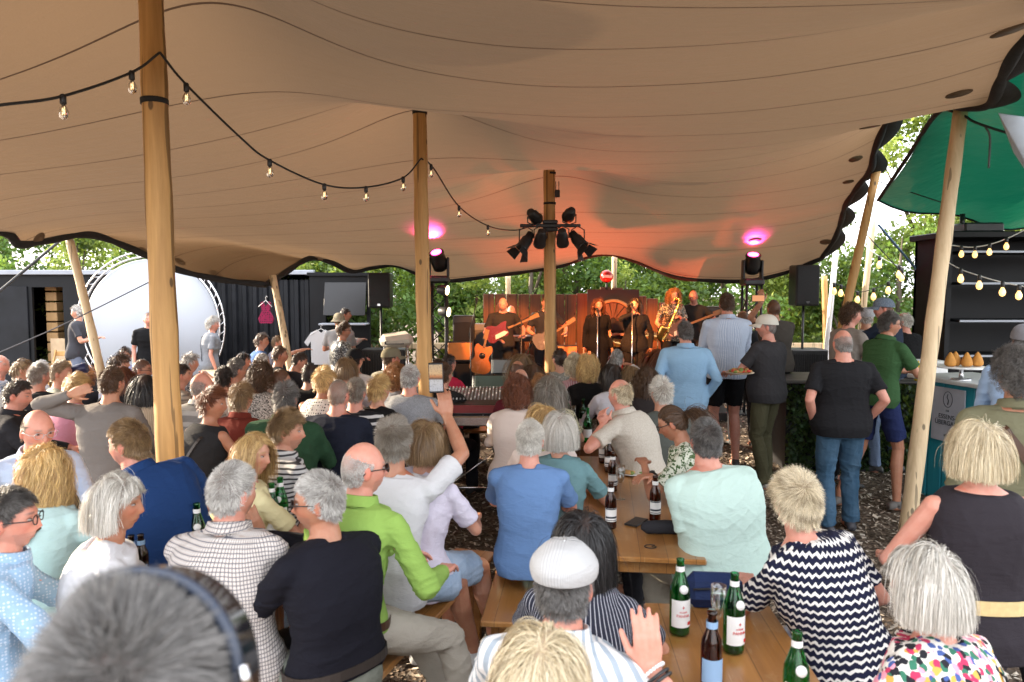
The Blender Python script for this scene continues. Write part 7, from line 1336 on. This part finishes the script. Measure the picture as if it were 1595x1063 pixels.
# --- bottles and glasses
LBL = plain('paper_label', (.78, .78, .76), .6, bump=0); BLU = plain('blue_label', (.25, .40, .60), .5, bump=0); REDI = plain('red_ink', (.55, .02, .02), .5, bump=0); CAPM = plain('bottle_cap', (.05, .25, .10), .4)
def bottle(kind, label, p, s_=1.0, detail=True, rz=0, group=None):
    o = empty('bottle', p, rz, label, 'bottle', group)
    if kind == 'water': prof = [(.030, .003), (.0375, .008), (.038, .02), (.038, .165), (.036, .185), (.026, .215), (.017, .245), (.0145, .262), (.0145, .285), (.0155, .287), (.0155, .293), (.012, .294)]; mt = M['green']; lab = (.04, .145); H_ = .294
    elif kind[:4] == 'beer': prof = [(.025, .003), (.0300, .008), (.0305, .02), (.0305, .145), (.028, .165), (.018, .19), (.0135, .205), (.0125, .235), (.014, .238), (.014, .245), (.011, .246)]; mt = M['brown']; lab = (.045, .115); H_ = .246
    else: prof = [(.03, .003), (.038, .01), (.038, .17), (.03, .2), (.014, .23), (.014, .29), (.016, .3), (.012, .301)]; mt = M['green']; lab = (.05, .12); H_ = .3
    m = MB(); inn = [(max(.004, r_ - .0025), z_ + (.004 if i < 2 else 0)) for i, (r_, z_) in enumerate(prof)][::-1]; m.lathe([(r_ * s_, z_ * s_) for r_, z_ in prof + inn], n=24 if detail else 12); m.build('glass_body', mt, o)
    if kind == 'water':
        m = MB(); m.lathe([((.0368 if detail else .037) * s_, .0), ((.0368) * s_, .12 * s_)], (0, 0, .012 * s_), n=24)
    r_ = (.0388 if kind[:4] != 'beer' else .0313) * s_; m = MB(); n_ = 30; m.add([[r_ * math.sin(a), -r_ * math.cos(a), z_ * s_] for z_ in lab for a in np.linspace(-1.25, 1.25, n_)], [[i, i + 1, n_ + i + 1, n_ + i] for i in range(n_ - 1)]); lb = m.build('label', LBL if kind != 'beer' else BLU, o)
    m = MB(); zn = .247 * s_ if kind == 'water' else .200 * s_; rn = .0168 * s_; m.add([[rn * math.sin(a), -rn * math.cos(a), zn + k * .020 * s_] for k in (0, 1) for a in np.linspace(-2.6, 2.6, 20)], [[i, i + 1, 21 + i, 20 + i] for i in range(19)]); m.build('neck_label', LBL if kind != 'beer' else BLU, o)
    if detail and kind == 'water':
        put_text('PANNA', .0155 * s_, REDI, lb, (0, -r_ - .0006, .085 * s_), (math.pi / 2, 0, 0), bend=r_); put_text('ACQUA', .0085 * s_, REDI, lb, (0, -r_ - .0006, .100 * s_), (math.pi / 2, 0, 0), bend=r_)
        m = MB(); m.lathe([(.0165 * s_, -.004), (.0165 * s_, .001)], (0, -.0395 * s_, .188 * s_), 20, rot=Rx(math.pi / 2 - .30)); m.build('round_seal', LBL, o); m = MB(); m.box((.024 * s_, -r_ * .80 - .0008, .055 * s_), (.014 * s_, .002, .012 * s_), rot=rotz(.66)); m.build('red_mark', REDI, lb)
        m = MB(); m.box((0, -r_ - .0006, .118 * s_), (.002, .001, .012 * s_)); m.box((0, -r_ - .0006, .118 * s_), (.009 * s_, .001, .003)); m.build('crest', REDI, lb)
    if kind == 'beer2':
        m = MB()
        for zz, hh in ((.108, .006), (.062, .01), (.05, .004)): m.add([[(r_ + .0005) * math.sin(a), -(r_ + .0005) * math.cos(a), z_ * s_] for z_ in (zz, zz + hh) for a in np.linspace(-1.1, 1.1, 16)], [[i, i + 1, 17 + i, 16 + i] for i in range(15)])
        m.build('label_band', INK, lb)
    if detail and kind[:4] == 'beer': 
        m = MB(); m.lathe([(.0142 * s_, .238 * s_), (.0148 * s_, .240 * s_), (.0138 * s_, .249 * s_)], n=20)
        m.build('rim', mt, o)
def onT(u, v, z=T): q = px(u, v, z=z); q.z = z + .001; return q
def wineglass(label, p, kind='flute', fill=True, group=None):
    o = empty('drinking_glass', p, 0, label, 'glass', group)
    if kind == 'flute': m = MB(); m.lathe([(.032, 0), (.032, .002), (.006, .006), (.0035, .012), (.0035, .085), (.012, .10), (.026, .135), (.030, .17), (.0285, .215), (.0273, .215), (.0288, .17), (.0248, .137), (.008, .103)], n=28); m.build('bowl', M['thin'], o); m = MB(); m.lathe([(.007, .104), (.0242, .138), (.0278, .168), (.0277, .18)], n=24); m.build('water', M['thin'], o)
    else: m = MB(); m.lathe([(.028, 0), (.034, .003), (.036, .11), (.0345, .11), (.0325, .008), (.004, .006)], n=24); m.build('bowl', M['thin'], o)
GB_ = 'brown beer bottles on the centre table'; GW_ = 'green water bottles on the tables'
bottle('water', 'green water bottle with white label standing left on the foreground table', onT(1058, 988), 1.0, rz=.15, group=GW_); bottle('water', 'green water bottle with white label beside the zigzag tee', onT(1142, 1016), 1.0, rz=.3, group=GW_)
wineglass('stemmed flute of sparkling water between the two foreground bottles', onT(1118, 1000)); bottle('beer', 'brown beer bottle with blue label at the bottom of the foreground table', onT(1107, 1082), 1.12); bottle('water', 'green bottle neck rising at the bottom edge before the zigzag tee', px(1238, 1130, z=T) + Vector((0, 0, .0)), 1.0, group=GW_)
q = onT(1112, 948); o = empty('navy_pouch', q, -.1, 'navy blue pouch lying on the foreground table behind the glass', 'pouch'); m = MB(); m.box((0, .02, .07), (.23, .10, .14), rot=Rx(-.25), bev=.035); m.build('bag', fab('plain', (.015, .028, .085), rough=.6), o); m = MB(); m.tube([(-.09, -.035, .09), (0, -.045, .10), (.09, -.035, .09)], .004, 6); m.build('zip', M['black'], o)
for lb, u, v in (('beer bottle standing closest to the far centre table', 939, 722), ('second beer bottle in the row on the centre table', 948, 736), ('third beer bottle in the row, just left of the flute', 954, 766), ('beer bottle nearest the black hair on the centre table', 951, 824), ('beer bottle beside the mint tee and the dark pouch', 1020, 812)): bottle('beer2', lb, onT(u, v), 1.05, group=GB_)
wineglass('empty stemmed glass on the centre table', onT(966, 778)); o = empty('plate', onT(985, 738), 0, 'plate of food on the centre table under the ponytailed woman', 'plate'); m = MB(); m.lathe([(.07, 0), (.12, .012), (.122, .016), (.07, .006)], n=32); m.build('dish', M['white'], o); m = MB()
for k in range(14): m.ball((random.uniform(-.06, .06), random.uniform(-.06, .06), .018), (.025, .02, .014), 8, 6, mi=k % 2)
m.build('food', [plain('bread', (.5, .28, .10), .7), plain('salad', (.15, .2, .04), .6)], o)
m = MB(); m.box((0, 0, .006), (.078, .155, .010), rot=rotz(-.6), bev=.003); tag(m.build('phone', M['blackplastic'], loc=onT(991, 815)), 'black phone lying on the centre table', 'phone')
m = MB(); m.tube([(-.13, 0, .035), (-.10, 0, .036), (0, .01, .034), (.10, -.01, .036), (.13, 0, .033)], [.012, .034, .038, .036, .012], 16); tag(m.build('soft_pouch', fab('plain', (.03, .03, .035)), loc=onT(1036, 832)), 'rolled dark grey pouch by the elbow of the mint tee', 'pouch')
m = MB(); m.tube([(.030 * math.cos(a), .026 * math.sin(a), 0) for a in np.linspace(.6, 6.0, 18)] + [(.028, .002, 0), (.006, .002, 0)], .0030, 5); tag(m.build('letter_mark', M['black'], loc=onT(1013, 852) + Vector((0, 0, .001)), rz=0), 'black letter G painted on the near end of the centre table', 'marking')
random.seed(4)
for k, (u, v, kd, lb) in enumerate(((905, 672, 'wine', 'green bottle'), (912, 690, 'wine', 'dark bottle with yellow label'), (886, 650, 'wine', 'tall green bottle'), (898, 640, 'wine', 'tall green bottle'), (917, 640, 'wine', 'tall green bottle'), (880, 664, 'wine', 'tall green bottle'))): bottle(kd, 'wine bottle on the far centre table, %s' % ('nearest the table end', 'second from the table end', 'left of the others', 'behind the left pair', 'rightmost of the back row', 'at the left table edge')[k], onT(u + 3, v), 1, detail=False, group='wine bottles on the far centre table')
for k, (u, v) in enumerate(((893, 668), (900, 660), (925, 672), (932, 682), (925, 655), (937, 664), (888, 640), (908, 632))): wineglass('drinking glass on the far centre table, %s' % ('left front', 'beside the green bottle', 'right of the dark bottle', 'nearest the clasped elbows', 'behind the right pair', 'rightmost', 'far left', 'farthest back')[k], onT(u, v), 'flute' if k in (0, 1, 6, 7) else 'tumbler', group='glasses on the far centre table')
bottle('water', 'green bottle with white label on the left table', onT(103, 688), 1.0, False, group=GW_); bottle('water', 'green bottle just behind the other one on the left table', onT(113, 684), 1.0, False, group=GW_)
for k, (u, v) in enumerate(((118, 687), (124, 685), (130, 686), (122, 679))): wineglass('glass tumbler on the left table, %s' % ('leftmost', 'middle', 'rightmost', 'behind the others')[k], onT(u, v), 'tumbler', group='tumblers on the left table')
bottle('water', 'green bottle behind the shoulder of the checked shirt', onT(309, 878), 1.0, rz=.4, group=GW_); wineglass('tumbler beside the shoulder of the checked shirt', onT(288, 892), 'tumbler')
bottle('water', 'green bottle left of the pair before the striped polo', onT(425, 838), 1.0, False, group=GW_); bottle('water', 'green bottle right of the pair before the striped polo', onT(438, 832), 1.05, True, group=GW_)
bottle('beer', 'open bottle on the table by the white bob, left one', onT(207, 920), 1.0, False); bottle('beer', 'open bottle on the table by the white bob, right one', onT(222, 918), 1.0, False)
bottle('beer', 'brown bottle standing on the bench behind the white bob', px(160, 745, z=.46) + Vector((0, 0, .0)), 1.1)
bottle('water', 'green bottle on the corner table by the rust red shirt', onT(375, 694), 1.0, False, group=GW_); bottle('beer', 'white capped bottle on the corner table, left one', onT(388, 692), .9, False); bottle('beer', 'white capped bottle on the corner table, right one', onT(399, 690), .9, False)
# held things
q = px(679, 589, 3.80); o = empty('held_phone', q, 0, 'phone held up vertically showing the stage on its screen', 'phone'); m = MB(); m.box((0, .006, 0), (.076, .009, .158), rot=Ry(-.03), bev=.004); m.build('case', M['blackplastic'], o)
t = NT('phone_screen'); v = t.coord('Generated'); zc_ = t.sep(v)[2]; nz = t.noise(v, 14, 3); c_ = t.ramp(zc_, [(0, (.55, .55, .60)), (.42, (.62, .60, .60)), (.46, (.10, .06, .04)), (.55, (.55, .20, .06)), (.66, (.72, .45, .22)), (.95, (.60, .42, .25))]); c_ = t.mix(t.math('MULTIPLY', t.math('GREATER_THAN', nz, .56), .35), c_, (.05, .04, .04)); t.p(Base_Color=(.02, .02, .02), Roughness=.2, Emission_Color=c_); t.b.inputs['Emission Strength'].default_value = .20
m = MB(); m.box((0, -.0005, .0), (.068, .003, .138), rot=Ry(-.03)); m.build('screen', t.m, o)
q = px(1181, 465, 8.55); o = empty('held_phone', q, 0, 'phone held sideways by the tall man with the shaved head', 'phone'); m = MB(); m.box((0, 0, 0), (.16, .009, .078), bev=.004); m.build('case', M['blackplastic'], o); m = MB(); m.box((0, -.006, 0), (.14, .003, .068)); m.build('screen', plain('warm_screen', (.02, .02, .02), .2, emit=(.9, .35, .12), es=.2, bump=0), o)
q = px(1152, 583, 7.35); o = empty('food_plate', q, 0, 'round plate of food held by the man in the white baseball cap', 'plate'); m = MB(); m.lathe([(.08, 0), (.14, .015), (.142, .02), (.08, .008)], n=32); m.build('dish', plain('paper_plate', (.6, .5, .38), .7), o); m = MB()
for k in range(34): m.ball((random.uniform(-.09, .09), random.uniform(-.08, .08), .025 + random.uniform(0, .02)), (.022, .018, .014), 8, 6, mi=k % 3)
m.build('food', [plain('bread', (.5, .28, .10), .7), plain('salad', (.15, .2, .04), .6), plain('tomato', (.5, .04, .02), .4)], o)
p = px(107, 545, 7.6)
q = px(113, 577, 7.3); m = MB(); dv = np.array([.9, .2, .18]); m.lathe([(.03, -.12), (.042, -.10), (.045, .02), (.05, .05), (.052, .13), (.046, .135)], (0, 0, 0), 20, rot=rot_to(dv)); tag(m.build('camera_lens', plain('blue_black_barrel', (.015, .02, .07), .35), loc=q), 'dark blue long camera lens pointing right over the left crowd', 'camera lens')
# --- string lights
M['clear'] = glassmat('bulb_glass', (1, .97, .9)); M['lit'] = plain('lit_filament', (1, .75, .35), .4, emit=(1, .62, .22), es=9, bump=0); M['fil'] = plain('pale_filament', (.75, .6, .4), .4, emit=(1, .7, .35), es=.6, bump=0)
def string_light(label, pts, bulbs, mat, r=.007, lit=False, sag=0, bs=1.0, matc=None):
    o = empty('string_light', pts[0], 0, label, 'string light'); m = MB(); Q = smooth_path([p_ - pts[0] for p_ in pts], 8); m.tube(Q, r, 8); m.build('cable', matc or M['cable'], o)
    for b in bulbs:
        d_ = [((Vector(q) + pts[0]) - b).length for q in Q]; c_ = Vector(Q[int(np.argmin(d_))]); m = MB(); k = bs
        m.lathe([(.012 * k, .012 * k), (.019 * k, .004 * k), (.019 * k, -.045 * k), (.015 * k, -.05 * k)], c_, 14); so = m.build('socket', M['blackplastic'], o); m = MB(); m.lathe([(.012 * k, -.048 * k), (.016 * k, -.06 * k), (.028 * k, -.085 * k), (.031 * k, -.105 * k), (.024 * k, -.13 * k), (.006 * k, -.142 * k)], c_, 16); m.build('bulb', M['clear'] if not lit else plain('warm_bulb', (1, .85, .55), .2, emit=(1, .52, .13), es=.55, bump=0), so)
        if not lit:
            m = MB(); m.tube([c_ + Vector((.012 * k * math.cos(t_ * 2), .012 * k * math.sin(t_ * 2), -.06 * k - .06 * k * (t_ % 2) / 2)) for t_ in np.linspace(0, 9.4, 26)], .0013 * k, 5); m.build('filament', M['fil'], so)
ys = lambda *a: [px(*p_) for p_ in a]
string_light('string light hanging in from the left edge to the nearest pole', ys((-120, 180, 3.0), (0, 164, 3.3), (98, 150, 3.6), (205, 113, 3.95), (249, 82, 4.05)), ys((98, 150, 3.6), (205, 113, 3.95)), None, .007, bs=.78)
string_light('string light running from the nearest pole down to the middle pole', ys((249, 82, 4.05), (290, 132, 4.25), (375, 215, 4.7), (420, 250, 4.95), (505, 288, 5.5), (570, 292, 5.95), (628, 277, 6.4), (656, 247, 6.7)), ys((290, 132, 4.25), (420, 250, 4.95), (505, 288, 5.5), (570, 292, 5.95), (628, 277, 6.4)), None, .007, bs=.8)
string_light('string light running from the middle pole to the lamp bar', ys((656, 247, 6.7), (675, 262, 7.0), (715, 322, 7.8), (760, 352, 8.6), (800, 359, 9.3), (830, 352, 9.8)), ys((672, 258, 6.95), (715, 322, 7.8), (760, 352, 8.6)), None, .007, bs=.8)
string_light('upper lit string light across the black kiosk', ys((1478, 382, 8.3), (1519, 385, 8.1), (1568, 372, 7.9), (1640, 335, 7.6)), ys((1497, 384, 8.2), (1519, 385, 8.1), (1544, 380, 8.0), (1568, 372, 7.9)), None, .006, True, matc=M['white'], bs=.85)
string_light('lower lit string light across the black kiosk', ys((1475, 408, 8.0), (1497, 420, 7.8), (1526, 430, 7.6), (1562, 440, 7.4), (1640, 455, 7.1)), ys((1497, 420, 7.8), (1526, 430, 7.6), (1562, 440, 7.4), (1592, 447, 7.3)), None, .006, True, matc=M['white'])
string_light('far lit string light low before the bushes on the right', ys((1290, 440, 12.4), (1310, 445, 12.2), (1336, 455, 12), (1361, 450, 11.8), (1384, 440, 11.6), (1405, 420, 11.4), (1440, 395, 11)), ys((1297, 442, 12.3), (1310, 445, 12.2), (1318, 449, 12.1), (1336, 455, 12), (1361, 450, 11.8), (1384, 440, 11.6), (1405, 420, 11.4)), None, .006, True, bs=1.3)
string_light('far upper lit string light between the poles on the right', ys((1300, 345, 12.5), (1370, 400, 11.5), (1430, 425, 11)), ys((1372, 400, 11.5), (1404, 415, 11.2)), None, .005, True, bs=1.3, matc=M['white'])
# --- ropes and straps
def rope(label, pts, r, mat, nm='guy_rope', cat='rope'): m = MB(); o_ = Vector(pts[0]); m.tube([Vector(p_) - o_ for p_ in smooth_path(pts, 6)], r, 6); tag(m.build(nm, mat, loc=o_), label, cat)
rope('thin grey guy rope crossing the white round screen', ys((-40, 566, 7.4), (100, 505, 7.8), (236, 438, 8.2)), .007, plain('grey_rope', (.12, .12, .13), .8)); rope('dark ratchet strap at the upper left running to the tent edge', ys((-20, 470, 7.6), (40, 420, 7.9), (95, 374, 8.3)), .016, plain('strap_grey', (.05, .055, .06), .7), 'ratchet_strap', 'strap')
rope('thick black rope from the pale leaning pole to the right edge', ys((1455, 165, 6.4), (1500, 180, 6.2), (1530, 195, 6.1), (1660, 235, 5.8)), .011, M['cable']); rope('rope end dangling from the knot right of the leaning pole', ys((1535, 198, 6.1), (1542, 215, 6.1), (1540, 262, 6.1)), .008, plain('grey_rope', (.12, .12, .13), .8))
rope('thin rope from the scalloped edge down to the brown leaning pole', ys((1345, 275, 9.7), (1365, 282, 9.5), (1480, 320, 8.5)), .007, M['cable']); rope('thin rope running down behind the leaning poles', ys((1330, 345, 10.5), (1400, 420, 10.5), (1440, 470, 10.5)), .007, M['cable']); rope('grey blue strap stretched through the gap right of the brown pole', ys((1368, 350, 10), (1400, 388, 10), (1432, 425, 10)), .016, plain('strap_blue', (.08, .16, .26), .6), 'ratchet_strap', 'strap')
for k, (u, v, y) in enumerate(((1335, 300, 9.9), (1352, 270, 9.3), (1362, 240, 8.9), (1395, 168, 7.6))): pass
m = MB()
for k in range(5): m.tube([(0, 0, k * .12), (0, 0, k * .12 + .12)], .02, 10, mi=k % 2)
q = px(1434, 476, 10.8); tag(m.build('marker_pole', [M['white'], REDI], loc=q), 'red and white striped marker pole behind the leaning pole', 'marker pole')
# tent patches: slightly proud rounds on the underside near the edge
for (u, v, r_) in ((1575, 42, .10), (1488, 145, .085), (1355, 195, .08), (1335, 248, .08), (1322, 282, .07), (60, 372, .07), (220, 390, .07), (280, 405, .07), (330, 425, .07), (1175, 375, .10), (1285, 377, .09)):
    p = near_tent(u, v); k = int(np.argmin(((Vt - p) ** 2).sum(1))); j_, i_ = divmod(k, NU); j_ = min(max(j_, 1), NV - 2); i_ = min(max(i_, 1), NU - 2); nn = nrm(np.cross(G[j_, i_ + 1] - G[j_, i_ - 1], G[j_ + 1, i_] - G[j_ - 1, i_])); nn = -nn if nn[2] > 0 else nn
    m = MB(); m.lathe([(r_, -.001), (r_ * .98, .004)], G[j_, i_] + nn * .012, 24, rot=rot_to(nn)); m.build('reinforcement_patch', M['patch'], tent)
